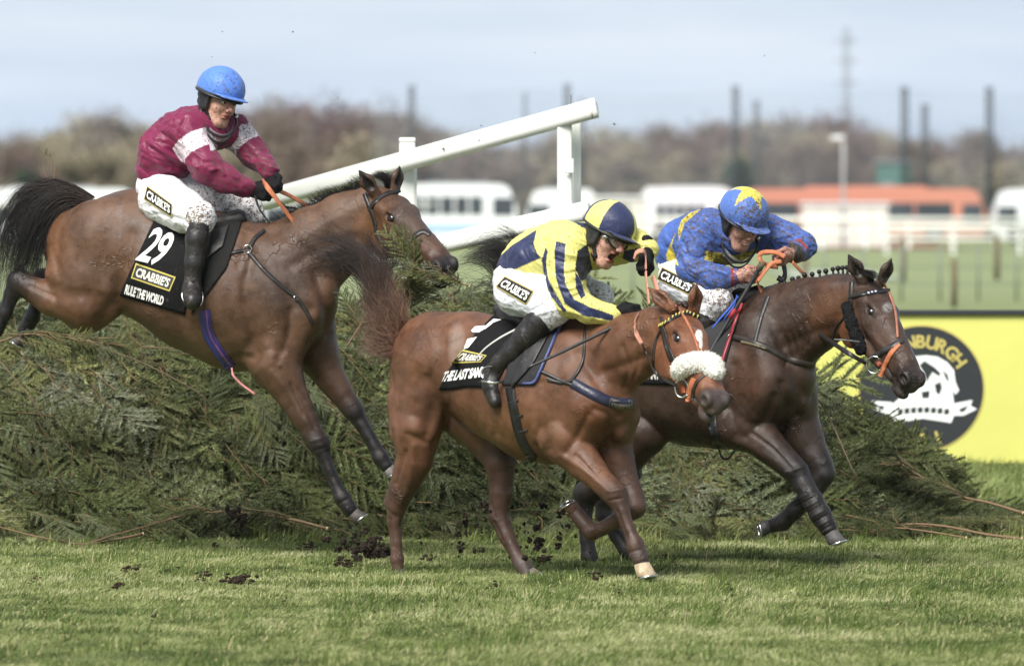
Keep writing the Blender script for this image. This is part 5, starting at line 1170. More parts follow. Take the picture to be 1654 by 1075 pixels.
def tack1():
    root, body, bv, Yf, M, T, V, F = H['bay']
    nc = empty('number_cloth', W(250, 440, 1.6), 'black number cloth reading 29 over the bay horse under the maroon rider', 'number cloth')
    w1 = lambda u, v: np.array((2.5 * math.sin(v * 5 + u), 2 * math.sin(u * 5)))
    o, cb = cloth_lay(nc, bv, [(249, 356), (318, 366), (299, 508), (193, 477)], 'cloth', (.011, .011, .012), warp=None)
    for txt, q, b in (('29', [(251, 365), (287, 379), (258, 431), (217, 421)], .02), ('RULE THE WORLD', [(204.5, 458.5), (266, 478.5), (262.5, 493.5), (200.5, 474.5)], .05)):
        v2, f2 = text2d(txt, b, space=.9); mb = MB(); decal(mb, cb, v2, f2, q, .002, WH); mb.build('lettering', M_print, nc)
    q = [(219.5, 424.5), (284, 447), (274, 470.5), (211.5, 449)]; U, Fq = quad_grid(14, 5); mb = MB(); decal(mb, cb, U, Fq, q, .0015, (.55, .47, .12), norm=False); p = mb.build('sponsor_panel', M_print, nc)
    mb = MB(); decal(mb, cb, U, Fq, inset(q, .03, .1), .0025, (.05, .048, .045), norm=False); mb.build('panel_field', M_print, p)
    v2, f2 = text2d("CRABBIE'S", .04); mb = MB(); decal(mb, cb, v2, f2, inset(q, .08, .2), .0035, (.7, .68, .62)); mb.build('lettering', M_print, p)
    sa = empty('saddle', W(330, 400, 1.7), 'dark racing saddle under the maroon jockey with purple striped girth', 'saddle')
    o2, sb = cloth_lay(sa, bv, [(317, 366), (392, 354), (366, 432), (310, 508)], 'saddle_pad', (.016, .016, .016), off=.008)
    cloth_lay(sa, sb, [(326, 372), (370, 364), (360, 398), (332, 420)], 'flap', (.022, .02, .019), M_leather, off=.006, nu=14, nv=12)
    sd = SDF(.007)
    for s in (1, -1): chain(sd, [(268, 352, .1 * s, 13), (300, 366, .12 * s, 12), (350, 362, .1 * s, 13), (388, 352, .04 * s, 12)], Yf, .03, (.02, .018, .018, .05))
    chain(sd, [(262, 350, 0, 14), (300, 362, 0, 12), (350, 358, 0, 12), (385, 350, 0, 12)], Yf, .03, (.02, .018, .018, .05)); V_, F_, C_ = sd.run(); link('seat', mesh_np('seat', V_, F_, C_), M_leather, sa)
    straps(bv, sa, 'x', [('girth', [(331, 500), (336, 535), (350, 562), (374, 594)], 17, (.05, .035, .16)), ('girth_stripe', [(333, 500), (338, 535), (352, 562), (375, 593)], 3.5, (.25, .1, .3)), ('girth_stripe', [(327, 502), (331, 536), (345, 565), (368, 595)], 3, (.03, .05, .3))])
    mb = MB(); rein(mb, [(374, 594, 1.62), (377, 606, 1.6), (390, 620, 1.6), (412, 636, 1.6)], 4, (.5, .2, .2)); mb.build('girth_lace', M_rubber, sa)
    bc = J['one']['root']
    st = MB(); c = W(311, 478, Yf(311) - .42); ring(st, c + np.array((0, 0, .0)), .06, .005, (0.3, -1, .5), ry=.075); st.build('stirrup', M_metal, sa)
    mb = MB(); rein(mb, [(311, 456, Yf(311) - .46), (324, 430, Yf(311) - .40), (334, 396, Yf(311) - .37), (340, 376, Yf(311) - .33)], 7, LE); mb.build('stirrup_leather', M_leather, sa)
    br = empty('bridle', W(640, 400, 1.6), 'plain black bridle with orange reins on the bay horse', 'bridle')
    straps(bv, br, 'x', [('cheek_strap', [(589, 313), (597, 335), (603, 350), (607, 364)], 6.5, LE), ('cheek_strap', [(606, 362), (612, 385), (640, 412)], 4.5, LE), ('browband', [(596, 340), (606, 326), (623, 314), (646, 307.5)], 6.5, LE), ('noseband', [(655, 396), (672, 380), (684, 374), (694, 379)], 7, LE), ('noseband', [(655, 397), (650, 412), (652, 425)], 6, LE)])
    h1, h2 = J['one']['hands']; Ya = h1[1][1]; Yb = h2[1][1]
    mb = MB(); rein(mb, [(424, 292, Yb - .09), (430, 300, Ya - .08), (447, 322, Ya - .09), (468, 350, Ya - .05), (490, 378, Ya - .02), (505, 392, Ya + .02)], 9, ORG); mb.build('rein', M_rubber, br)
    mb = MB(); rein(mb, [(505, 392, Ya + .02), (560, 424, Yf(560) - .32), (610, 432, Yf(610) - .32), (652, 422, Yf(650) - .2)], 6, LE); mb.build('rein', M_leather, br)
    mb = MB(); rein(mb, [(422, 293, Yb - .1), (446, 306, Yb - .07), (470, 317, Yb + .02), (500, 335, Yb + .12)], 8, ORG); mb.build('rein', M_rubber, br)
    mb = MB(); rein(mb, [(412, 316, Ya - .05), (418, 335, Ya - .05), (428, 350, Ya), (434, 358, Ya + .1)], 5, LE); rein(mb, [(448, 322, Yb), (462, 334, Yb), (478, 336, Yb + .05)], 4, LE); mb.build('rein_end', M_leather, br)
    bp = empty('breastplate', W(440, 440, 1.6), 'black leather breastplate straps crossing the shoulder of the bay horse', 'breastplate')
    straps(bv, bp, 'x', [('strap', [(366, 410), (382, 407), (398, 404)], 5.5, LE), ('strap', [(402, 402), (412, 385), (428, 372)], 6, LE), ('strap', [(402, 408), (430, 440), (462, 468), (482, 484), (497, 508), (504, 522)], 6.5, LE)])
    h = on(bv, 400, 404, .012); mb = MB(); ring(mb, h, .022, .004); mb.build('ring', M_metal, bp)
    h = on(bv, 478, 481, .01); mb = MB(); ring(mb, h, .012, .0035, (1, -1, 0)); mb.build('buckle', M_metal, bp)

def tack2():
    root, body, bv, Yf, M, T, V, F = H['chestnut']; z = lambda x, y: (x / 5.97 + 690, y / 5.97 + 490)
    nc = empty('number_cloth', W(760, 580, -.2), 'creased black number cloth with a folded number on the chestnut horse', 'number cloth')
    wp = lambda u, v: np.array((-9 * math.sin(v * math.pi) * (1 - u), 1.5 * math.sin(u * 9)))
    o, cb = cloth_lay(nc, bv, [(800, 507), (860, 512), (800, 624), (709, 629)], 'cloth', (.011, .011, .012), warp=wp)
    def poly(pts, col, off=.002):
        v2 = np.array([z(*p) for p in pts]); n = len(v2); c = v2.mean(0); out = []
        for p in list(v2) + [c]:
            h = cast(cb, *p, off=off) or cast(bv, *p, off=.012); out.append(h[0])
        mb = MB(); mb.add(out, [(n, i, (i + 1) % n) for i in range(n)], col); return mb
    poly([(432, 275), (470, 235), (565, 212), (548, 250), (500, 280), (450, 292)], WH).build('number', M_print, nc)
    poly([(552, 255), (575, 205), (640, 150), (715, 157), (650, 180), (590, 225)], WH).build('number', M_print, nc)
    poly([(352, 442), (400, 352), (482, 322), (440, 375), (400, 425)], WH).build('number', M_print, nc)
    q = [z(*p) for p in ((345, 445), (575, 500), (515, 565), (228, 578))]; U, Fq = quad_grid(12, 5)
    mb = MB(); decal(mb, cb, U, Fq, q, .0015, (.55, .47, .10), norm=False); p = mb.build('sponsor_panel', M_print, nc)
    mb = MB(); decal(mb, cb, U, Fq, inset(q, .03, .1), .0025, (.03, .03, .03), norm=False); mb.build('panel_field', M_print, p)
    v2, f2 = text2d("CRABBIE'S", .03); mb = MB(); decal(mb, cb, v2, f2, inset(q, .08, .18), .0035, (.66, .64, .55)); mb.build('lettering', M_print, p)
    v2, f2 = text2d("THE LAST SAMURI", .05, space=.9); mb = MB(); decal(mb, cb, v2, f2, [z(*p) for p in ((168, 655), (620, 598), (600, 700), (122, 758))], .002, WH); mb.build('lettering', M_print, nc)
    mb = MB(); rein(mb, [(*z(870, 240), -.38), (*z(700, 330), -.4), (*z(560, 430), -.36), (*z(470, 530), -.32)], 3, (.5, .5, .48)); mb.build('cord', M_print, nc)
    sa = empty('saddle', W(870, 560, -.4), 'black racing saddle under the yellow and navy jockey with elastic girth', 'saddle')
    o2, sb = cloth_lay(sa, bv, [(846, 512), (914, 512), (862, 622), (812, 622)], 'saddle_pad', (.03, .03, .032), off=.008)
    straps(sb, sa, 'x', [('piping', [(911, 514), (890, 560), (872, 600), (862, 617), (845, 619)], 4, (.05, .07, .2))])
    cloth_lay(sa, sb, [(862, 530), (898, 520), (860, 590), (822, 632)], 'flap', (.018, .017, .017), M_leather, off=.006, nu=14, nv=12)
    sd = SDF(.007); chain(sd, [(806, 500, 0, 11), (830, 512, 0, 13), (870, 516, 0, 12), (910, 506, 0, 13)], Yf, .03, (.02, .018, .018, .05)); chain(sd, [(812, 508, .08, 11), (850, 518, .1, 12), (900, 512, .08, 12)], Yf, .03, (.02, .018, .018, .05)); V_, F_, C_ = sd.run(); link('seat', mesh_np('seat', V_, F_, C_), M_leather, sa)
    straps(bv, sa, 'x', [('girth', [(824, 625), (830, 660), (838, 695), (848, 720), (864, 743)], 14, (.014, .014, .015))] + [('girth_loop', [(823 + i * 7, 650 + i * 24), (838 + i * 7, 646 + i * 24)], 3, (.03, .03, .03)) for i in range(3)])
    Yk = Yf(800) - .34
    st = MB(); c = W(797, 606, Yk - .12); ring(st, c, .068, .006, (.45, -1, .9), ry=.06, a0=-.3, a1=math.pi + .3); st.tube([c + np.array((-.065, -.01, -.03)), c + np.array((0, -.03, -.04)), c + np.array((.065, .0, -.03))], .008, 8); st.build('stirrup', M_metal, sa)
    mb = MB(); rein(mb, [(804, 592, Yk - .1), (842, 566, Yk - .05), (880, 528, Yk - .0)], 5, LE); mb.build('stirrup_leather', M_leather, sa)
    br = empty('bridle', W(1090, 560, -1), 'bridle with fluffy white noseband and gold striped browband on the chestnut horse', 'bridle')
    straps(bv, br, 'x', [('cheek_strap', [(1069, 512), (1071, 530), (1074, 550), (1081, 573), (1090, 592)], 5, LE), ('cheek_strap', [(1073, 530), (1079, 555), (1088, 578), (1096, 594)], 3.6, LE), ('throat_strap', [(1069, 530), (1060, 550), (1056, 575), (1057, 596)], 3.2, LE),
        ('face_strap', [(1091, 493), (1100, 505), (1112, 524), (1124, 552), (1131, 576)], 3.6, (.36, .13, .07)), ('browband', [(1065, 526), (1076, 521), (1093, 510), (1112, 505.5), (1131, 512)], 6, LE), ('drop_strap', [(1138, 606), (1128, 616), (1122, 628), (1119, 645)], 3.4, LE), ('cheek_buckle', [(1076, 557), (1078, 566)], 5, (.06, .06, .06))])
    for i in range(13):
        P = spline([(1065, 526), (1076, 521), (1093, 510), (1112, 505.5), (1131, 512)], 28)[1 + 2 * i]; h = on(bv, P[0], P[1], .008)
        if h is not None: mb = MB(); mb.box(h, (.007, .006, .02), np.array(Matrix.Rotation(.35, 3, 'Y')), (.62, .52, .14)); mb.build('gold_stripe', M_print, br)
    sd = SDF(.005); pts = [(1101, 600), (1108, 593), (1121, 589.5), (1138, 589), (1149, 595), (1154, 606)]; PP = []
    for p in pts:
        h = on(bv, *p, .018); PP.append(h if h is not None else PP[-1] + np.array((6 * S(0), .03, -9 * S(0))))
    PP = spline(PP, 12)
    for a, b in zip(PP, PP[1:]): sd.cone(a, b, .033, .033, .05, (1, 1, 1, 0))
    V_, F_, C_ = sd.run(); N_ = vnormals(V_, F_); V_ = V_ + N_ * (.005 * np.abs(vnoise(V_, 70, 3)) + .004 * vnoise(V_, 130, 4))[:, None]; fl = link('noseband', mesh_np('noseband', V_, F_, C_), M_fleece, br)
    rg = np.random.default_rng(1); ii = rg.integers(0, len(V_), 5000); b0 = V_[ii]; d0 = N_[ii] * .007 + rg.normal(0, .003, (5000, 3))
    Vh = np.stack([b0, b0 + rg.normal(0, .0018, (5000, 3)), b0 + d0], 1).reshape(-1, 3); Fh = np.arange(15000).reshape(-1, 3); m = MB(); m.add(Vh, Fh, (1, 1, 1, 0)); m.build('wool', M_fleece, fl)
    Yr = on(bv, 1105, 628, 0)[1] - .02
    mb = MB(); ring(mb, W(1101, 627, Yr), .038, .0048, (-.5, -1, 0), ry=.047); mb.sphere(W(1110, 638, Yr - .02), .009, 10, 8); mb.build('bit_ring', M_metal, br)
    straps(bv, br, 'x', [('bit_guard', [(1122, 611), (1117, 622), (1113, 636), (1112, 648)], 8, ORG), ('bit_guard', [(1102, 622), (1104, 634)], 8, (.4, .1, .04))], M_rubber)
    Yh1 = J['two']['hands'][0][1][1]; Yh2 = J['two']['hands'][1][1][1]
    mb = MB(); rein(mb, [(1032, 508, Yf(1030) - .24), (1026, 520, Yf(1030) - .34), (1028, 538, Yf(1030) - .36), (1037, 555, Yf(1030) - .37)], 8, ORG2); mb.build('rein', M_rubber, br)
    mb = MB(); rein(mb, [(1037, 555, Yf(1030) - .37), (1046, 575, Yf(1030) - .38), (1056, 598, Yr - .02), (1072, 612, Yr - .03), (1092, 622, Yr - .02)], 5.5, LE); mb.build('rein', M_leather, br)
    Yq = Yh2 - .12
    mb = MB(); rein(mb, [(1024, 418, Yq), (1028, 408, Yq - .01), (1038, 405, Yq - .02), (1043, 413, Yq), (1043, 440, Yq - .02), (1046, 470, Yq - .08), (1048, 492, Yq - .12)], 8, ORG2, flat=.3); mb.build('rein', M_rubber, br)
    mb = MB(); rein(mb, [(1054, 446, Yq + .04), (1060, 462, Yq), (1067, 482, Yq - .05), (1074, 498, Yq - .1)], 8.5, ORG2); mb.build('rein', M_rubber, br)
    bp = empty('breastplate', W(960, 620, -.6), 'navy elastic breast girth across the chest of the chestnut horse', 'breastplate')
    straps(bv, bp, 'x', [('strap', [(853, 592), (880, 602), (905, 614), (925, 622)], 5.5, LE), ('strap', [(945, 525), (944, 550), (943, 575), (936, 596), (925, 612)], 4.5, LE), ('strap', [(884, 611), (905, 618), (925, 614)], 5, LE), ('chest_band', [(925, 618), (950, 632), (985, 648), (1022, 652)], 17, (.022, .025, .05)), ('strap_end', [(885, 614), (905, 617)], 5, LE)])
    straps(bvh_of((V, F)), bp, 'x', [('worn_patch', [(984, 649), (1003, 654), (1020, 652)], 14, (.16, .14, .12))], M_print)
    wh = MB(); Yw = Yh1 - .06
    P = spline([W(851, 594, Yw - .16), W(900, 572, Yw - .12), W(960, 543, Yw - .05), W(1012, 517, Yw), W(1030, 508, Yw + .03)], 20); wh.tube(P, np.linspace(.007, .0115, 20), 8, (.03, .03, .032)); w_ = wh.build('whip', M_leather)
    tag(w_, 'long dark riding whip held across the neck of the chestnut horse', 'whip')

def tack3():
    root, body, bv, Yf, M, T, V, F = H['brown']
    nc = empty('number_cloth', W(1050, 590, .9), 'black number cloth mostly hidden behind the chestnut horse head', 'number cloth')
    o, cb = cloth_lay(nc, bv, [(1010, 530), (1100, 535), (1110, 622), (1000, 618)], 'cloth', (.011, .011, .012))
    v2, f2 = text2d("ANY", .05, space=.9); mb = MB(); decal(mb, cb, v2, f2, [(1046, 596), (1066, 598), (1066, 613), (1046, 612)], .002, (.5, .48, .44)); mb.build('lettering', M_print, nc)
    sa = empty('saddle', W(1190, 500, .9), 'black padded saddle with red edged pad under the blue jockey', 'saddle')
    o2, sb = cloth_lay(sa, bv, [(1140, 505), (1202, 488), (1170, 590), (1110, 600)], 'saddle_pad', (.035, .035, .036), off=.008)
    straps(sb, sa, 'x', [('piping', [(1199, 490), (1188, 520), (1174, 560), (1166, 586)], 4.5, (.26, .02, .03))])
    sd = SDF(.007); chain(sd, [(1120, 500, 0, 12), (1160, 500, 0, 12), (1195, 480, 0, 13), (1225, 474, 0, 12), (1240, 478, 0, 7)], Yf, .03, (.011, .011, .011, 0)); chain(sd, [(1200, 482, .08, 13), (1228, 478, .06, 9)], Yf, .03, (.011, .011, .011, 0)); V_, F_, C_ = sd.run(); link('seat', mesh_np('seat', V_, F_, C_), M_cloth, sa)
    mb = MB(); Yb = Yf(1180) - .38; rein(mb, [(1192, 478, Yb), (1180, 495, Yb), (1165, 512, Yb), (1150, 530, Yb + .02)], 3, (.04, .1, .45)); rein(mb, [(1190, 476, Yb), (1186, 492, Yb), (1175, 508, Yb), (1166, 520, Yb + .02)], 2.6, (.04, .1, .45)); mb.build('surcingle_web', M_print, sa)
    straps(bv, sa, 'x', [('girth', [(1140, 600), (1148, 650), (1152, 690), (1160, 722)], 14, (.014, .014, .015))])
    mb = MB(); rein(mb, [(1160, 722, Yf(1160) - .18), (1166, 738, Yf(1160) - .18), (1176, 740, Yf(1160) - .18), (1187, 727, Yf(1180) - .16)], 4, LE, flat=.5); mb.build('girth_loop', M_leather, sa)
    br = empty('bridle', W(1410, 540, .5), 'bridle with black sheepskin cheekpieces and orange nose strap', 'bridle')
    straps(bv, br, 'x', [('cheek_strap', [(1376, 456), (1375, 472), (1374, 490)], 6.5, LE), ('browband', [(1371, 480), (1396, 475), (1418, 471), (1437, 469)], 6, LE), ('noseband', [(1408, 580), (1425, 568), (1440, 560), (1458, 549)], 9, (.03, .028, .027)), ('throat_strap', [(1362, 514), (1350, 528), (1346, 545)], 3.4, LE),
        ('face_strap', [(1426, 456), (1437, 476), (1446, 505), (1450, 545)], 3.6, (.32, .13, .08))])
    straps(bv, br, 'x', [('bit_guard', [(1453, 556), (1440, 570), (1431, 588), (1422, 607)], 7, ORG), ('bit_guard', [(1413, 592), (1424, 586)], 7, (.3, .08, .04))], M_rubber)
    for i, px in enumerate((1402, 1408, 1414)):
        h = on(bv, px, 474.5 - i, .008); mb = MB(); mb.box(h, (.012, .006, .013), None, (.55, .57, .7)); mb.build('browband_bead', M_print, br)
    sd = SDF(.005); PP = [on(bv, *p, .012) for p in ((1371, 496), (1379, 522), (1386, 545), (1394, 564))]; PP = [p for p in PP if p is not None]
    for a, b in zip(PP, PP[1:]): sd.cone(a, b, .034, .034, .02, (1, 1, 1, 0))
    V_, F_, C_ = sd.run(); N_ = vnormals(V_, F_); V_ = V_ + N_ * (.006 * vnoise(V_, 80, 3))[:, None]; link('sheepskin_cheekpiece', mesh_np('sheepskin', V_, F_, C_), M_blackfleece, br)
    h = on(bv, 1412, 588, .014); Yr = h[1]; mb = MB(); ring(mb, W(1412, 589, Yr - .015), .044, .0045, (-.4, -1, 0), ry=.046); mb.sphere(W(1422, 598, Yr - .035), .009, 10, 8); mb.build('bit_ring', M_metal, br)
    Ya = J['three']['hands'][0][1][1]; Yb = J['three']['hands'][1][1][1]
    mb = MB(); rein(mb, [(1222, 452, Ya - .06), (1230, 470, Ya - .03), (1248, 488, Ya - .02), (1272, 506, Ya - .05), (1290, 518, Ya - .07), (1306, 528, Ya - .1)], 8, ORG); mb.build('rein', M_rubber, br)
    mb = MB(); rein(mb, [(1306, 528, Ya - .1), (1338, 549, (Ya + Yr) / 2 - .12), (1370, 570, Yr - .08), (1398, 586, Yr - .03)], 8, LE); mb.build('rein', M_leather, br)
    mb = MB(); rein(mb, [(1346, 548, Yr + .05), (1365, 549, Yr + .03), (1390, 552, Yr + .02)], 3, LE); mb.build('rein_link', M_leather, br)
    mb = MB(); Yl = Yb - .1; rein(mb, [(1268, 415, Yl), (1254, 408, Yl), (1236, 407, Yl), (1227, 412, Yl - .02), (1230, 422, Yl - .03), (1243, 429, Yl), (1256, 431, Yl + .04)], 8, ORG, flat=.35); mb.build('rein', M_rubber, br)
    mb = MB(); rein(mb, [(1262, 422, Yl), (1246, 426, Yl - .02), (1234, 440, (Yl + Ya) / 2 - .05), (1224, 454, Ya - .07)], 7.5, ORG, flat=.35); mb.build('rein', M_rubber, br)
    mb = MB(); rein(mb, [(1280, 423, Yb - .04), (1292, 436, Yb), (1306, 450, Yb + .08)], 8, ORG); mb.build('rein', M_rubber, br)
    mb = MB(); rein(mb, [(1266, 428, Yb - .03), (1268, 442, Yb - .03), (1264, 452, Yb - .03), (1256, 448, Yb - .03)], 10, (.012, .012, .012), flat=.7); mb.build('rein_end', M_leather, br)
    bp = empty('breastplate', W(1230, 560, .6), 'muddy elastic breast girth and neck strap on the dark brown horse', 'breastplate')
    straps(bv, bp, 'x', [('chest_band', [(1166, 540), (1200, 548), (1240, 562), (1275, 580), (1313, 590)], 10, (.028, .022, .018)), ('neck_strap', [(1241, 479), (1232, 505), (1225, 530), (1218, 558)], 5.5, (.035, .035, .036)), ('worn_patch', [(1198, 551), (1215, 555), (1236, 562)], 6, (.16, .13, .07))])
    h = on(bv, 1181, 545, .012); mb = MB(); ring(mb, h, .012, .003); ring(mb, h + np.array((.03, 0, -.004)), .012, .003); mb.build('buckle', M_metal, bp)
    wh = MB(); P = spline([W(1233, 422, Ya - .08), W(1214, 455, Ya - .06), W(1190, 495, Ya - .06), (W(1168, 532, Ya - .06)), W(1140, 580, Ya - .08)], 20); wh.tube(P, np.linspace(.013, .008, 20), 8, (.03, .03, .032)); w_ = wh.build('shaft', M_leather)
    whr = empty('whip', W(1190, 495, Ya), 'black and red riding whip gripped in the bare hand of the blue jockey', 'whip'); bpy.data.objects.remove(w_)
    wh.build('shaft', M_leather, whr); m2 = MB(); m2.tube([P[10], P[12]], .0125, 8, (.3, .03, .03)); m2.build('collar', M_print, whr); m2 = MB(); m2.tube([P[0], P[2]], .019, 10, (.12, .1, .07)); m2.build('knob', M_cloth, whr)
if 'jockeys' not in SKIP and 'horses' not in SKIP:
    tack1(); tack2(); tack3()
# ---------------------------------------------------------------- spruce brush fence
M_spruce = vmat('spruce_needles', rough=.55, spec=.3, noise=.12, bump=0, muddy=False)
M_twig = vmat('spruce_twig', rough=.75, noise=.25, nscale=60, bump=.4, bscale=200, muddy=False)
def sprig_np(L, n, rg, r=.013):
    """bottle-brush of needles along +x"""
    t = rg.random(n); a = rg.uniform(0, 6.283, n); nl = r * rg.uniform(.8, 1.4, n) * np.where(t > .85, .8, 1) * 1.15
    base = np.stack([t * L, np.zeros(n), -.06 * t * t * L], 1); d = np.stack([np.full(n, .50), np.cos(a) * .9, np.abs(np.sin(a)) * .8 - .25], 1); d /= np.linalg.norm(d, axis=1)[:, None]
    w = np.cross(d, rg.normal(0, 1, (n, 3))); w /= np.linalg.norm(w, axis=1)[:, None]; w *= .0015
    V = np.stack([base - w, base + w, base + d * nl[:, None]], 1).reshape(-1, 3); return V
def spray_np(seed, L=.42, ns=17):
    """one flat spruce spray: stem along +x with side sprigs; returns needle V (3 per tri), stem polylines"""
    rg = np.random.default_rng(seed); Vs = []; St = [(np.array([(0, 0, 0), (L * .5, 0, .01), (L, 0, -.03)]), .0035)]
    Vs.append(sprig_np(L * .55, 90, rg) + np.array((L * .45, 0, 0)))
    for i in range(ns):
        t = .08 + .86 * i / ns; s = (-1) ** i; an = s * rg.uniform(.45, .95); l = L * (.15 + .25 * math.sin(math.pi * min(1, .25 + t * .75))) * rg.uniform(.7, 1.2)
        v = sprig_np(l, int(125 * l / .15) + 14, rg, .0145); rb = np.linspace(0, l, 6); hw = .0050 * np.sqrt(np.clip(np.sin(np.pi * np.clip(rb / l * .93 + .05, 0, 1)), 0, 1)) + .001; zz = -.06 * rb * rb / l - .001; rl = np.stack([rb, -hw, zz], 1); rr_ = np.stack([rb, hw, zz], 1); v = np.concatenate([v] + [np.array([rl[k], rr_[k], rr_[k + 1], rl[k], rr_[k + 1], rl[k + 1]]) for k in range(5)]); c, si = math.cos(an), math.sin(an)
        R = np.array([(c, -si, 0), (si, c, 0), (0, 0, 1)]); tilt = rg.uniform(-.25, .1); R = R @ np.array([(math.cos(tilt), 0, -math.sin(tilt)), (0, 1, 0), (math.sin(tilt), 0, math.cos(tilt))]); o = np.array((t * L, 0, 0))
        Vs.append(v @ R.T + o); St.append((np.array([o, o + R @ np.array((l * .9, 0, -.04 * l))]), .0016))
    return np.concatenate(Vs), St
SPR = [spray_np(i) for i in range(6)]
def stems_mesh(St):
    mb = MB()
    for P, r in St: mb.tube(P, [r, r * .5] if len(P) == 2 else [r, r * .8, r * .4], 3, (1, 1, 1), cap=False)
    return np.concatenate(mb.V), np.concatenate(mb.F4)
SPS = [stems_mesh(s[1]) for s in SPR]
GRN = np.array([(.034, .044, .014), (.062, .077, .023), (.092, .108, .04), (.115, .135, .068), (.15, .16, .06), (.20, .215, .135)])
def scatter_sprays(P, X, U, scale, rg, cols=None, k=None):
    """P positions, X stem directions, U up (flat face normal)"""
    VN = []; CN = []; VT = []; FT = []; CT = []; off = 0
    for i in range(len(P)):
        j = rg.integers(0, 6); x = X[i] / np.linalg.norm(X[i]); u = U[i] - x * (U[i] @ x); u /= np.linalg.norm(u); y = np.cross(u, x); M = np.stack([x, y, u], 1) * scale[i]
        b1, b2 = rg.uniform(.1, 1.1), rg.normal(0, .45)
        def bend(q, b1=b1, b2=b2): q = q.copy(); x2 = q[:, 0] ** 2; q[:, 2] -= b1 * x2; q[:, 1] += b2 * x2; return q
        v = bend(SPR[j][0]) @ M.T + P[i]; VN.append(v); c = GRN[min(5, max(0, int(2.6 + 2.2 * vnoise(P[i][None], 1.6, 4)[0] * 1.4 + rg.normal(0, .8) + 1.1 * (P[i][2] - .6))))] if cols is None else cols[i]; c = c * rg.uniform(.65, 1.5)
        cc = np.repeat(c[None] * rg.uniform(.7, 1.35, (len(v) // 3, 1)), 3, 0); CN.append(cc)
        vs, fs = SPS[j]; VT.append(bend(vs) @ M.T + P[i]); FT.append(fs + off); off += len(vs); CT.append(np.tile(np.array((.13, .085, .04)) * rg.uniform(.6, 1.3), (len(vs), 1)))
    VN = np.concatenate(VN); return VN, np.arange(len(VN)).reshape(-1, 3), np.concatenate(CN), np.concatenate(VT), np.concatenate(FT), np.concatenate(CT)
def top_h(x):
    """height of the fence top along x"""
    return np.interp(x, [-4, -3.0, -1.8, -.6, .1, .9, 1.7, 2.0, 2.35, 2.75, 3.3], [1.32, 1.27, 1.25, 1.40, 1.34, 1.2, .84, .72, .50, .16, .02])
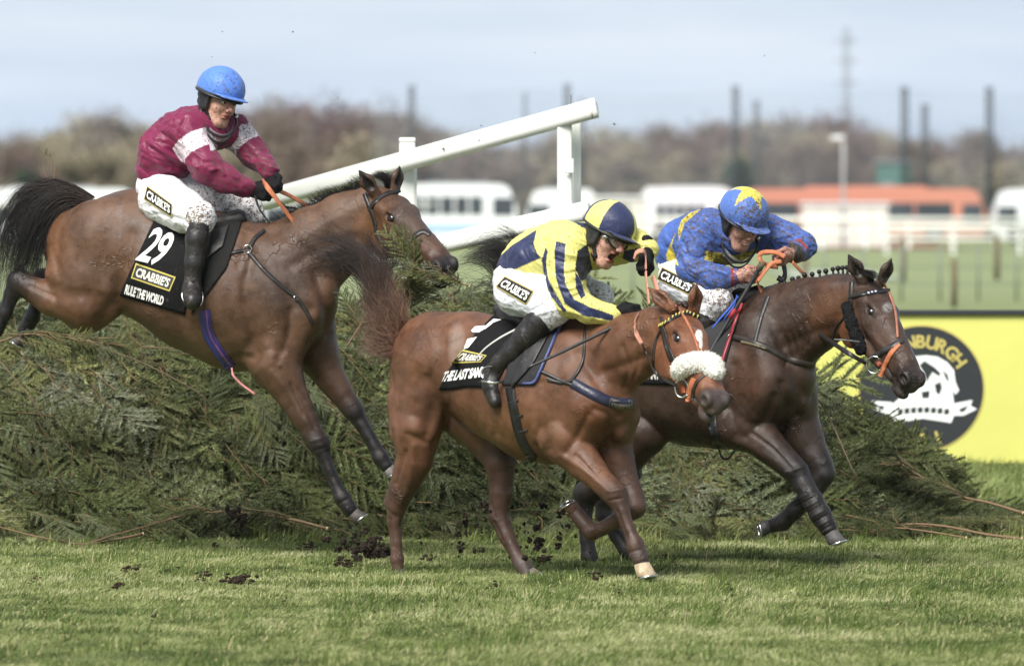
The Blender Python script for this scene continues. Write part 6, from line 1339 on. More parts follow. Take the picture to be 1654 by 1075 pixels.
def fence():
    root = empty('brush_fence', (0, 6, 0), 'long sloping fence of piled green spruce branches behind the horses', 'brush fence')
    # dark mound filling the pile, its near-black colour standing in for inner shade
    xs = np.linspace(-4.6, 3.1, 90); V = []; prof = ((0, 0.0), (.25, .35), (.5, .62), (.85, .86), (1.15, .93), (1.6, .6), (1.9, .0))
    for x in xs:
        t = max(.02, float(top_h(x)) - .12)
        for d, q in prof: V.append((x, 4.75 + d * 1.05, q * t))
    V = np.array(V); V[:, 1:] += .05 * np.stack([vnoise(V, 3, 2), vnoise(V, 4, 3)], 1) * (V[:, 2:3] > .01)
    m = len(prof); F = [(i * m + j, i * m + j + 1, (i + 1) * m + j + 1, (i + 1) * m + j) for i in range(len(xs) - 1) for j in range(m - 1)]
    link('core', mesh_np('core', V, np.array(F), np.tile((.010, .012, .006), (len(V), 1)), True), simple('core_shade', (.010, .012, .006), 1, 0, 0, noise=.5, nscale=9), root)
    rg = np.random.default_rng(12); n = 2900; P = []; X = []; U = []; sc = []
    while len(P) < n:
        x = rg.uniform(-4.0, 3.15); v = rg.random() ** .85; t = float(top_h(x)); 
        if rg.random() > .25 + t / 1.3: continue
        d = np.interp(v, [0, .3, .6, .9, 1], [0, .35, .75, 1.1, 1.35]); z = np.interp(v, [0, .3, .6, .9, 1], [.04, .40, .72, .97, .98]) * t
        out = rg.uniform(-.12, .05); p = np.array((x, 4.72 + d * 1.05 + out, max(.03, z - out * .4 + rg.normal(0, .02))))
        dr = np.array((.70 + rg.normal(0, .28), -.38 + rg.normal(0, .25), -.72 + rg.normal(0, .28)))
        if x < -1.6: dr += np.array((-.35, 0, .1)) * rg.random()
        if x > 1.2: dr = np.array((1.0, -.3, -.32 + rg.normal(0, .2))) + rg.normal(0, .25, 3)
        if v > .9: dr = np.array((rg.normal(.4, .8), rg.normal(-.2, .3), rg.normal(.05, .2)))
        if z < .15: dr[2] = abs(dr[2]) * -.05
        q_ = np.array((x, 0, z)); bl = vnoise((q_ * np.array((1, 1, 1.3)))[None], 2.4, 6)[0]
        if bl < -.25 and rg.random() < .5: continue
        p[1] -= .16 * bl; p[2] += .05 * bl
        s_ = rg.uniform(.6, 1.75) * (1 + .2 * bl) * (.8 if x > 1.8 else 1); s_ = min(s_, .35 + z * 2.6) if dr[2] < -.2 else s_
        if z > t * .9: s_ *= .75
        P.append(p - dr / np.linalg.norm(dr) * .12); X.append(dr); U.append(np.array((rg.normal(0, .25), -.8, .6 + rg.normal(0, .2)))); sc.append(s_)
    for _ in range(600):
        x = rg.uniform(-3.9, 2.9); v = rg.random(); t = float(top_h(x)); d = np.interp(v, [0, .5, 1], [0, .5, 1.2]); z = np.interp(v, [0, .5, 1], [.05, .62, .95]) * t
        P.append(np.array((x, 4.78 + d * 1.05, max(.05, z + .02)))); X.append(np.array((rg.normal(.6, .5), -.25, rg.normal(-.6, .4)))); U.append(np.array((rg.normal(0, .2), -.85, .5))); sc.append(rg.uniform(.5, .95))
    for _ in range(34): P.append(np.array((-1.45 + rg.normal(0, .16), rg.uniform(4.95, 5.15), .74 + rg.normal(0, .12)))); X.append(np.array((rg.normal(.7, .3), -.4, rg.normal(-.7, .3)))); U.append(np.array((0, -.8, .6))); sc.append(rg.uniform(.6, 1.0))
    for _ in range(420):
        x = rg.uniform(-3.6, 2.95); yb = 4.25 + .55 * vnoise(np.array([[x, 0, 0]]), 1.7, 77)[0]; P.append(np.array((x, rg.uniform(yb, 4.75), rg.uniform(.03, .16)))); X.append(np.array((rg.normal(.5, .5), rg.normal(-.7, .3), rg.normal(-.12, .08)))); U.append(np.array((rg.normal(0, .2), -.3, 1))); sc.append(rg.uniform(.35, .95))
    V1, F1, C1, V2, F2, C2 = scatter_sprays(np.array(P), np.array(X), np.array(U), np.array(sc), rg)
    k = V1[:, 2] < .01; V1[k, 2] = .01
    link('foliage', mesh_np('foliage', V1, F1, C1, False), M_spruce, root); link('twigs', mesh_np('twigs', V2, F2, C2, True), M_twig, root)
    # long bare boughs woven in the pile
    rg = random.Random(5); 
    bl = [((0, 542), (50, 536), (100, 540), (160, 545), 5), ((-10, 575), (45, 640), (80, 690), (130, 740), 5.2), ((250, 660), (300, 700), (340, 760), (380, 800), 5), ((380, 560), (430, 600), (480, 640), (520, 700), 5.5), ((1320, 640), (1350, 690), (1380, 760), (1400, 800), 5.3), ((1420, 690), (1460, 720), (1500, 735), (1540, 745), 5), ((1040, 700), (1090, 720), (1140, 735), (1200, 740), 5.2), ((230, 560), (330, 566), (420, 580), (500, 590), 5.6), ((160, 560), (240, 590), (330, 640), (360, 690), 5.1)]
    for q in bl[:2] + bl[3:5] + bl[7:]:
        Y = q[-1] - .45; P = spline([W(x + rg.uniform(-3, 3), y, Y + rg.uniform(-.1, .1)) for x, y in q[:4]], 14); mb = MB(); mb.tube(P, np.linspace(.0055, .0025, 14), 6, (.12, .085, .05)); mb.build('bough', M_twig, root)
def loose_branch(pts, Y, label, ns, name='fallen_branch', rad=.011, sprays=.9, seed=0, yj=.15, cols=None, side=1.0, up=None, cut=True, L=1.0):
    """a cut spruce bough lying on the grass or flying: stem, twigs, needles"""
    rg = np.random.default_rng(seed); P = spline([W(p[0], p[1], (p[2] if len(p) > 2 else Y)) for p in pts], 18); root = empty(name, P[0], label, 'branch')
    mb = MB(); mb.tube(P, np.linspace(rad * .8, rad * .3, 18), 7, (.17, .11, .06)); mb.build('stem', M_twig, root)
    if cut:
        t = P[0] - P[1]; t /= np.linalg.norm(t); mb = MB(); mb.tube([P[0], P[0] + t * .006], rad * 1.02, 8, (.6, .48, .28)); mb.build('cut_end', M_twig, root)
    PP = []; X = []; U = []; sc = []; mb = MB()
    for i in range(ns):
        k = rg.integers(3, 17); a = P[k] + rg.normal(0, .01, 3); d = (P[min(k + 1, 17)] - P[k - 1]); d /= np.linalg.norm(d); dr = d + rg.normal(0, .45, 3) * side; dr[2] *= .6
        if up is not None: dr += np.array(up)
        PP.append(a); X.append(dr); U.append(np.array((0, -.6, .8)) + rg.normal(0, .2, 3)); sc.append(sprays * rg.uniform(.5, 1.1))
        e = a + dr / np.linalg.norm(dr) * .25 * sprays; mb.tube([a, (a + e) / 2 + rg.normal(0, .01, 3), e], [.0034, .0025, .0012], 5, (.16, .105, .055))
    if ns:
        mb.build('twig', M_twig, root)
        V1, F1, C1, V2, F2, C2 = scatter_sprays(np.array(PP), np.array(X), np.array(U), np.array(sc), rg, cols)
        if name == 'fallen_branch': V1[:, 2] = np.maximum(V1[:, 2], .012); V2[:, 2] = np.maximum(V2[:, 2], .008)
        f = link('needles', mesh_np('needles', V1, F1, C1, False), M_spruce, root); link('twigs', mesh_np('twigs', V2, F2, C2, True), M_twig, f)
    return root
def gy(py, z=0.0): return (CAMH - z) * FPX / (py - HOR) - DIST
def branches():
    loose_branch([(528, 853, 4.0), (470, 838, 4.1), (400, 828, 4.2), (330, 824, 4.3), (270, 838, 4.3)], 4.1, 'cut spruce bough on the grass with its pale end below the bay horse', 16, seed=1, sprays=.65, rad=.012)
    loose_branch([(230, 862, 3.6), (180, 872, 3.5), (130, 878, 3.4), (60, 866, 3.5), (-10, 848, 3.6)], 3.5, 'long bare peeled bough on the grass at far left', 5, seed=2, sprays=.35, rad=.011)
    loose_branch([(120, 888, 3.3), (170, 868, 3.4), (240, 848, 3.5), (300, 830, 3.6)], 3.5, 'thin forked bough crossing the long bare bough at far left', 3, seed=3, sprays=.4, rad=.008)
    loose_branch([(1652, 828, 4.6), (1600, 812, 4.7), (1550, 800, 4.8), (1490, 770, 5.0), (1450, 745, 5)], 4.8, 'dark bough sticking out of the right end of the fence', 14, seed=4, sprays=.7, rad=.012)
    loose_branch([(1650, 870, 4.0), (1590, 862, 4.1), (1530, 850, 4.2), (1470, 846, 4.3), (1410, 858, 4.3)], 4.2, 'bare reddish bough lying on the grass at the right', 4, seed=5, sprays=.6, rad=.013)
    loose_branch([(1560, 868, 4.0), (1500, 858, 4.1), (1440, 852, 4.2), (1390, 862, 4.2)], 4.2, 'second reddish bough beside the bare one at right', 6, seed=6, sprays=.6, rad=.009)
    loose_branch([(1140, 905, 1.6), (1146, 870, 1.7), (1152, 845, 1.8), (1158, 815, 1.8)], 1.7, 'small sprig standing in the turf under the dark brown horse', 7, seed=7, sprays=.30, rad=.004, name='standing_sprig', up=(0, 0, .8))
    loose_branch([(210, 998, -4.0), (270, 1000, -4), (330, 996, -4), (385, 1002, -4.1), (440, 1026, -4.4)], -4, 'thin dark twig lying in the foreground turf', 0, seed=8, rad=.004, cut=False)
    # bough dragged up by the bay horse
    Yf = lambda x: 1.35
    loose_branch([(757, 462), (728, 452), (700, 442), (668, 440)], 1.1, 'green spruce bough knocked up against the muzzle of the bay horse', 12, name='flying_branch', seed=9, sprays=.42, rad=.006, yj=.0, up=(-.5, 0, .3))
    loose_branch([(640, 540), (652, 500), (664, 455), (668, 420)], 1.25, 'upright leafy spruce bough between the bay muzzle and the chestnut tail', 46, name='flying_branch', seed=10, sprays=.55, rad=.008, up=(.15, 0, .25), cut=False)
    loose_branch([(560, 560), (585, 520), (610, 480), (640, 455)], 1.3, 'spruce bough below the jaw of the bay horse', 30, name='flying_branch', seed=11, sprays=.6, rad=.008, cut=False)
    loose_branch([(-15, 556, 1.75), (40, 540, 1.7), (90, 542, 1.7), (150, 552, 1.75), (200, 560, 1.8)], 1.7, 'spruce bough brushed up by the hind hooves of the bay horse at far left', 26, name='flying_branch', seed=21, sprays=.5, rad=.007, cut=False, up=(0, 0, -.25))
    loose_branch([(80, 330), (76, 295), (72, 262), (66, 240)], 5.5, 'thin upright twig above the tail of the bay horse', 0, name='flying_branch', seed=12, rad=.006, cut=False)
    loose_branch([(75, 310), (88, 285), (84, 260), (80, 245)], 5.5, 'second upright twig above the bay tail, with buds', 2, name='flying_branch', seed=13, sprays=.15, rad=.007, cut=False)
def clods():
    M_c = simple('wet_earth', (.028, .02, .015), .9, 0, .15, noise=.4, nscale=50, bump=1.0, bscale=80)
    rg = random.Random(3); base = []
    for k in range(5):
        sd = SDF(.006)
        for i in range(9): sd.ell([rg.gauss(0, .022) for _ in range(3)], [rg.uniform(.012, .03) for _ in range(3)], .008, (1, 1, 1, 0))
        V, F, C = sd.run(); Nn = vnormals(V, F); V = V + Nn * (.008 * vnoise(V, 60, k))[:, None]; base.append(mesh_np('clod', V, F, None, False)); base[-1].materials.append(M_c)
    def put(px, py, Y, s, lab, grp):
        me = base[rg.randrange(5)]; o = bpy.data.objects.new('turf_clod', me); COL.objects.link(o); o.location = W(px, py, Y); o.scale = (s * rg.uniform(.7, 1.3), s, s * rg.uniform(.7, 1.2)); o.rotation_euler = (rg.uniform(0, 6), rg.uniform(0, 6), rg.uniform(0, 6)); tag(o, lab, 'clod', grp)
    A = 'dark wet clod of turf thrown up under the hooves of the bay horse'; B = 'dark wet clod of turf kicked up behind the chestnut horse'; D = 'tiny speck of mud flying through the air'
    for _ in range(60): put(rg.gauss(583, 32), rg.gauss(884, 19), rg.uniform(.9, 2.2), rg.uniform(.12, .62), A, 'clods under the bay horse')
    for px, py, s in ((392, 838, .9), (378, 830, .9), (385, 850, .7), (345, 880, .5), (388, 888, .6), (370, 826, .6)): put(px, py, 3.0, s * .8, 'dark clod of earth caught on the fallen boughs at left', 'clods on the fallen boughs')
    for _ in range(50): put(rg.choice((745, 748, 776, 850, 855, 868, 905)) + rg.gauss(0, 9), rg.gauss(862, 28), rg.uniform(-.3, .8), rg.uniform(.1, .48), B, 'clods behind the chestnut horse')
    for _ in range(40): put(rg.uniform(540, 960), rg.gauss(870, 30), rg.uniform(-1, 2), rg.uniform(.08, .2), D, 'mud specks')
    for _ in range(26): put(rg.uniform(20, 1300), rg.uniform(20, 480), rg.uniform(-1, 3), rg.uniform(.04, .10), D, 'mud specks')
    for _ in range(22): put(rg.uniform(1080, 1240), rg.uniform(700, 860), rg.uniform(-.5, 1.2), rg.uniform(.05, .14), D, 'mud specks')
if 'fence' not in SKIP:
    fence(); branches(); clods()
# ---------------------------------------------------------------- rails, board, background
M_white = simple('white_plastic_rail', (.76, .77, .72), .38, 0, .5, noise=.05, nscale=4, bump=.05)
def bar(mb, A, B, w, h, col=(1, 1, 1, 0)):
    """beam from A to B with rounded-rectangle section: w across (depth), h high"""
    A = np.array(A, float); B = np.array(B, float); t = B - A; t /= np.linalg.norm(t); up = np.array((0, 0, 1.)); up -= t * (up @ t); up /= np.linalg.norm(up); s = np.cross(t, up); r = min(w, h) * .32; ring = []
    for cx, cz, a0 in ((1, 1, 0), (-1, 1, 90), (-1, -1, 180), (1, -1, 270)):
        for a in (0, 30, 60, 90):
            th = math.radians(a0 + a); ring.append((cx * (w / 2 - r) + r * math.cos(th), cz * (h / 2 - r) + r * math.sin(th)))
    n = len(ring); V = [A + s * x + up * z for x, z in ring] + [B + s * x + up * z for x, z in ring] + [A, B]
    mb.add(V, [(i, (i + 1) % n, n + (i + 1) % n, n + i) for i in range(n)], col); b = mb.n - len(V)
    mb.F3.append(np.array([(b + 2 * n, b + (i + 1) % n, b + i) for i in range(n)])); mb.F3.append(np.array([(b + 2 * n + 1, b + n + i, b + n + (i + 1) % n) for i in range(n)]))
def post(mb, px, ytop, Y, w, zb=0.0, d=None):
    t = W(px, ytop, Y); ww = w * S(Y); r = ww * .5; d = d or ww
    for a in (1,): mb.box((t[0], t[1], (t[2] + zb) / 2), (ww, d, t[2] - zb))
def wing():
    root = empty('running_rail', W(800, 400, 7) * (1, 1, 0), 'slanting white double rail on posts behind the fence and the maroon rider', 'rail')
    A0 = W(400, 331, 8.6); B0 = W(958, 175.5, 7.0); mb = MB(); bar(mb, A0, B0, .11, 31.5 * S(7.2)); mb.build('top_rail', M_white, root)
    A1 = W(560, 429, 8.4); B1 = W(946, 341, 7.0); mb = MB(); bar(mb, A1, B1, .11, 31 * S(7.2)); mb.build('lower_rail', M_white, root)
    for P, h in ((B0, 33), (B1, 32)):
        mb = MB(); bar(mb, P + np.array((-.012, 0, -.003)), P + np.array((.022, 0, .006)), .122, h * S(7.2)); mb.build('end_cap', M_white, root)
    for px, yt, Y, w in ((912, 203, 7.14, 24), (931, 196, 7.32, 15), (658, 229, 7.95, 26)):
        mb = MB(); post(mb, px, yt, Y, w, d=.06); o = mb.build('post', M_white, root, smooth=False, bevel=.012)
    mb = MB(); t = W(667, 262, 7.9); mb.box((t[0], t[1] + .05, t[2] / 2), (.05, .04, t[2])); mb.build('post', M_white, root, smooth=False, bevel=.01)
    mb = MB(); mb.box(W(658, 226, 7.95), (27 * S(8), .07, .03)); mb.build('post_cap', M_white, root, smooth=False, bevel=.01)
    M_d = simple('dark_joint', (.10, .10, .09), .6)
    mb = MB(); mb.box(W(922.6, 300, 7.13) , (.007, .03, 1.15)); mb.build('joint', M_d, root)
    mb = MB(); mb.box(W(921, 268, 7.08), (.045, .02, .09)); mb.build('bracket', M_white, root, smooth=False, bevel=.004)
    mb = MB(); mb.box(W(918, 278.5, 7.085), (.04, .012, .005)); mb.build('bracket_shadow_gap', M_d, root)
    for px, py in ((941, 177), (716, 240)): mb = MB(); mb.sphere(W(px, py, 7.03 if px > 900 else 7.6), .008, 8, 6); mb.build('bolt', M_d, root)
def board():
    Y = 16.8; s = S(Y); root = empty('advertising_board', (W(1500, 752, Y)[0], Y, 0), 'long bright yellow board with a round black emblem, standing on the grass', 'sign board')
    M_y = simple('yellow_board', (.60, .60, .16), .5, 0, .4, noise=.04, nscale=2); M_b = simple('board_black', (.022, .025, .028), .5, noise=.1); M_gold = simple('dull_gold_print', (.50, .42, .12), .5, noise=.06); M_w = simple('white_print', (.78, .8, .8), .5, noise=.05)
    x0, x1 = W(1180, 0, Y)[0], W(1980, 0, Y)[0]; zt = W(0, 508, Y)[2]
    mb = MB(); mb.box(((x0 + x1) / 2, Y + .03, zt / 2 + .01), (x1 - x0, .05, zt - .02)); mb.build('panel', M_y, root, smooth=False)
    mb = MB(); mb.box(((x0 + x1) / 2, Y + .02, zt + 3.5 * s), (x1 - x0 + .05, .09, 8.5 * s)); mb.build('top_frame', M_b, root, smooth=False, bevel=.006)
    c = W(1488, 627, Y); R_ = 100 * s
    def disc(r, y, m, nm, par, n=72):
        mb = MB(); V = [(c[0] + r * math.cos(a), y, c[2] + r * math.sin(a)) for a in np.linspace(0, 2 * math.pi, n, endpoint=False)] + [(c[0], y, c[2])]; mb.add(V, [(n, i, (i + 1) % n) for i in range(n)]); return mb.build(nm, m, par, smooth=False)
    em = disc(R_ * 1.03, Y + .001, M_gold, 'emblem', root); disc(R_, Y - .002, M_b, 'emblem_disc', em)
    def ch(t, ang, r, size, inner=False):
        v, f = text2d(t, .03); v = v - np.array(((v[:, 0].max() + v[:, 0].min()) / 2, 0)); v *= size / .7
        a = math.radians(ang); th = a - math.pi / 2 if not inner else a + math.pi / 2
        co, si = math.cos(th), math.sin(th); P = [(c[0] + r * math.cos(a) + co * x - si * y, Y - .005, c[2] + r * math.sin(a) + si * x + co * y) for x, y in v]
        mb = MB(); mb.add(P, f); mb.build('letter', M_gold, em, smooth=False)
    for i, t in enumerate('EDINBURGH'): ch(t, 145 - i * 13.6, R_ * .66, 20 * s)
    for i, t in enumerate('1801'): ch(t, 236 + i * 17.5, R_ * .92, 19 * s, True)
    z = lambda x, y: np.array((W(x / 4.3 + 1370, 0, Y)[0], Y - .005, W(0, y / 4.3 + 500, Y)[2]))
    def poly(pts, m, y=0, nm='emblem_figure'):
        from mathutils.geometry import tessellate_polygon
        P = [z(*p) + np.array((0, y, 0)) for p in pts]; T = tessellate_polygon([[Vector((p[0], p[2], 0)) for p in P]]); mb = MB(); mb.add(P, [t[:] for t in T]); mb.build(nm, m, em, smooth=False)
    poly([(400, 350), (450, 325), (540, 315), (620, 325), (690, 365), (735, 420), (745, 500), (770, 560), (745, 590), (725, 560), (735, 650), (300, 660), (380, 590), (420, 560), (430, 480), (390, 420)], M_w)
    poly([(495, 385), (530, 355), (600, 400), (640, 440), (630, 460), (585, 430), (560, 470), (545, 500), (530, 440)], M_b, -.003); poly([(510, 570), (565, 562), (560, 610), (515, 612)], M_b, -.003)
    poly([(440, 450), (470, 430), (480, 470), (465, 530), (445, 560), (455, 500)], M_b, -.003); poly([(600, 520), (640, 500), (650, 540), (630, 590), (610, 570)], M_b, -.003); poly([(655, 420), (690, 450), (700, 500), (680, 480)], M_b, -.003)
    poly([(160, 630), (300, 640), (330, 665), (520, 650), (730, 650), (865, 625), (850, 665), (895, 690), (800, 735), (735, 735), (715, 785), (520, 755), (330, 785), (310, 745), (260, 720), (180, 690), (210, 665)], M_w, -.001)
    for i in range(8): poly([(345 + i * 46, 690 - 12 * math.sin(i / 7 * 3.14)), (378 + i * 46, 686 - 12 * math.sin(i / 7 * 3.14)), (378 + i * 46, 722 - 12 * math.sin(i / 7 * 3.14)), (345 + i * 46, 726 - 12 * math.sin(i / 7 * 3.14))], M_b, -.004, 'banner_mark')
    poly([(200, 665), (250, 668), (240, 695), (215, 685)], M_b, -.004, 'banner_mark'); poly([(770, 690), (830, 665), (810, 700), (780, 710)], M_b, -.004, 'banner_mark')
    mb = MB()
    for x in np.arange(x0 + .3, x1, 1.5): mb = MB(); mb.box((x, Y + .12, zt / 2), (.05, .05, zt)); mb.build('leg', M_b, root, smooth=False)

# vehicles far out on the course
M_glass = simple('coach_glass', (.045, .055, .065), .12, 0, .6, noise=.3, nscale=.6); M_tyre = simple('tyre', (.02, .02, .02), .8); M_bw = simple('white_coach_paint', (.74, .76, .78), .35, coat=.4, noise=.03); M_or = simple('orange_coach_paint', (.52, .22, .15), .35, coat=.4, noise=.04)
M_bl = simple('pale_blue_livery', (.35, .5, .68), .4); M_gr = simple('grey_trim', (.22, .23, .24), .5)
def coach(px0, px1, ytop, ybot, Y, mat, label, pillar=(), stripe=None, nwin=6, front=1, cat='coach', wy=(.30, .62)):
    x0 = W(px0, 0, Y)[0]; x1 = W(px1, 0, Y)[0]; zt = W(0, ytop, Y)[2]; wd = 2.5; root = empty('coach', ((x0 + x1) / 2, Y, 0), label, cat)
    sl = .9 if zt > 2.4 else 1.2; h = zt; P = [(x0 + .25, .35), (x1 - .15, .35), (x1, .9), (x1 - .12, h * .62), (x1 - sl * .55, h - .12), (x1 - sl, h), (x0 + .3, h), (x0 + .02, h - .3), (x0, .7)]
    if front < 0: P = [(x0 + x1 - a, b) for a, b in P][::-1]
    mb = MB(); n = len(P); V = [(a, Y - wd / 2, b) for a, b in P] + [(a, Y + wd / 2, b) for a, b in P]; mb.add(V, [(i, (i + 1) % n, n + (i + 1) % n, n + i) for i in range(n)])
    from mathutils.geometry import tessellate_polygon
    T = tessellate_polygon([[Vector((a, b, 0)) for a, b in P]]); mb.F3.append(np.array([t[:] for t in T])); mb.F3.append(np.array([(t[2] + n, t[1] + n, t[0] + n) for t in T])); mb.build('body', mat, root, smooth=False, bevel=.08)
    wl = x0 + .7 if front > 0 else x0 + 1.7; wr = x1 - 1.7 if front > 0 else x1 - .7; zb, zz = h * (1 - wy[1]), h * (1 - wy[0]); ww = (wr - wl) / nwin
    for i in range(nwin):
        mb = MB(); mb.box((wl + (i + .5) * ww, Y - wd / 2 - .01, (zb + zz) / 2), (ww - .10, .05, zz - zb)); mb.build('window', M_glass, root, smooth=False, bevel=.02)
    fx = x1 - .75 if front > 0 else x0 + .75; mb = MB(); mb.box((fx, Y - wd / 2 - .012, (zb + zz) / 2 - .05), (1.0, .05, zz - zb)); mb.build('cab_window', M_glass, root, smooth=False, bevel=.05)
    if stripe: mb = MB(); mb.box(((x0 + x1) / 2, Y - wd / 2 - .015, h * .28), ((x1 - x0) * .6, .03, h * .14)); mb.build('livery_stripe', stripe, root, smooth=False)
    mb = MB(); mb.box(((x0 + x1) / 2, Y, h + .06), ((x1 - x0) * .5, 1.6, .14)); mb.build('roof_unit', M_gr if mat is M_bw else mat, root, smooth=False, bevel=.03)
    for xx in (x0 + (x1 - x0) * .2, x0 + (x1 - x0) * .78):
        for s in (-1, 1):
            mb = MB(); mb.tube([(xx, Y + s * (wd / 2 - .28), .48), (xx, Y + s * (wd / 2 - .0), .48)], .48, 18, (1, 1, 1)); w = mb.build('wheel', M_tyre, root, smooth=False); mb = MB(); mb.tube([(xx, Y + s * (wd / 2 - .02), .48), (xx, Y + s * (wd / 2 + .01), .48)], .25, 14); mb.build('hub', M_gr, w, smooth=False)
    return root
def rail_line(px0, px1, ytop, Y, label, posts, mid=True, thick=.12, name='course_rail'):
    x0 = W(px0, 0, Y)[0]; x1 = W(px1, 0, Y)[0]; z = W(0, ytop, Y)[2]; root = empty(name, ((x0 + x1) / 2, Y, 0), label, 'rail'); mb = MB(); bar(mb, (x0, Y, z), (x1, Y, z), .12, thick * 1.6); mb.build('top_rail', M_white, root)
    if mid: mb = MB(); bar(mb, (x0, Y, z * .55), (x1, Y, z * .55), .1, thick); mb.build('middle_rail', M_white, root)
    for x in np.arange(x0 + .3, x1, posts): mb = MB(); mb.box((x, Y + .08, z / 2), (.16, .1, z)); mb.build('post', M_white, root, smooth=False, bevel=.02)
def mast(px, yt, Y, w, label, col, grp=None, name='net_mast'):
    z = W(0, yt, Y)[2]; x = W(px, 0, Y)[0]; ww = w * S(Y); root = empty(name, (x, Y, 0), label, 'mast', grp); n = 10; mb = MB(); h = ww * .5
    for sx in (-1, 1):
        for sy in (-1, 1): mb.tube([(x + sx * h * .8, Y + sy * h * .8, 0), (x + sx * h * .8, Y + sy * h * .8, z)], ww * .2, 6)
    mb.build('leg_tubes', col, root); mb = MB(); k = max(6, int(z / (ww * 1.1))); zs = np.linspace(0, z, k)
    for i in range(k - 1):
        s = 1 if i % 2 else -1
        for sy in (-1, 1): mb.tube([(x - s * h * .8, Y + sy * h * .8, zs[i]), (x + s * h * .8, Y + sy * h * .8, zs[i + 1])], ww * .13, 5); mb.tube([(x + s * h * .8 * sy, Y - h * .8, zs[i]), (x + s * h * .8 * sy, Y + h * .8, zs[i + 1])], ww * .13, 5)
    mb.build('bracing', col, root); return root
def bare_tree_mesh(seed, h, spread, crown, dens, twigc, leafy=0.0):
    """trunk with limbs; crown of fine twigs (thin slivers) filling an uneven volume"""
    rg = np.random.default_rng(seed); mb = MB(); mb.tube([(0, 0, 0), (.03 * h, 0, h * .2), (0, .02 * h, h * .55), (.02 * h, 0, h * .85)], [.035 * h * .5, .028 * h * .5, .015 * h * .5, .004 * h], 7, (.05, .04, .035)); nodes = []
    for i in range(16):
        z = h * rg.uniform(.15, .7); a = rg.uniform(0, 6.28); l = spread * rg.uniform(.5, 1.0) * (1.1 - z / h); e = np.array((math.cos(a) * l, math.sin(a) * l, z + l * rg.uniform(.5, 1.1))); m = np.array((math.cos(a) * l * .5, math.sin(a) * l * .5, z + l * .35)); mb.tube([(0, 0, z), m, e], [.012 * h * .6, .007 * h * .6, .003 * h * .6], 5, (.055, .045, .04)); nodes += [m, e, (m + e) / 2]
    trunk = (np.concatenate(mb.V), [np.concatenate(mb.F3), np.concatenate(mb.F4)], np.concatenate(mb.C)); nodes = np.array(nodes); n = dens
    k = rg.integers(0, len(nodes), n); base = nodes[k] + rg.normal(0, spread * .20, (n, 3)); base[:, 2] = np.clip(base[:, 2], h * .04, h * 1.02); cl = vnoise(base, 2.2 / spread, seed); keep = cl > -.35; base = base[keep]; n = len(base)
    d = rg.normal(0, 1, (n, 3)) + np.array((0, 0, .8)) + base * np.array((1, 1, 0)) / spread; d /= np.linalg.norm(d, axis=1)[:, None]; l = h * rg.uniform(.02, .065, n); w = rg.normal(0, 1, (n, 3)); w -= d * (w * d).sum(1)[:, None]; w /= np.linalg.norm(w, axis=1)[:, None]; w *= h * (.006 + .008 * leafy)
    V = np.stack([base - w, base + w, base + d * l[:, None] * (1 - .4 * leafy)], 1).reshape(-1, 3); C = np.repeat(np.array(twigc)[None] * rg.uniform(.6, 1.5, (n, 1)), 3, 0)
    return trunk, (V, np.arange(len(V)).reshape(-1, 3), C)
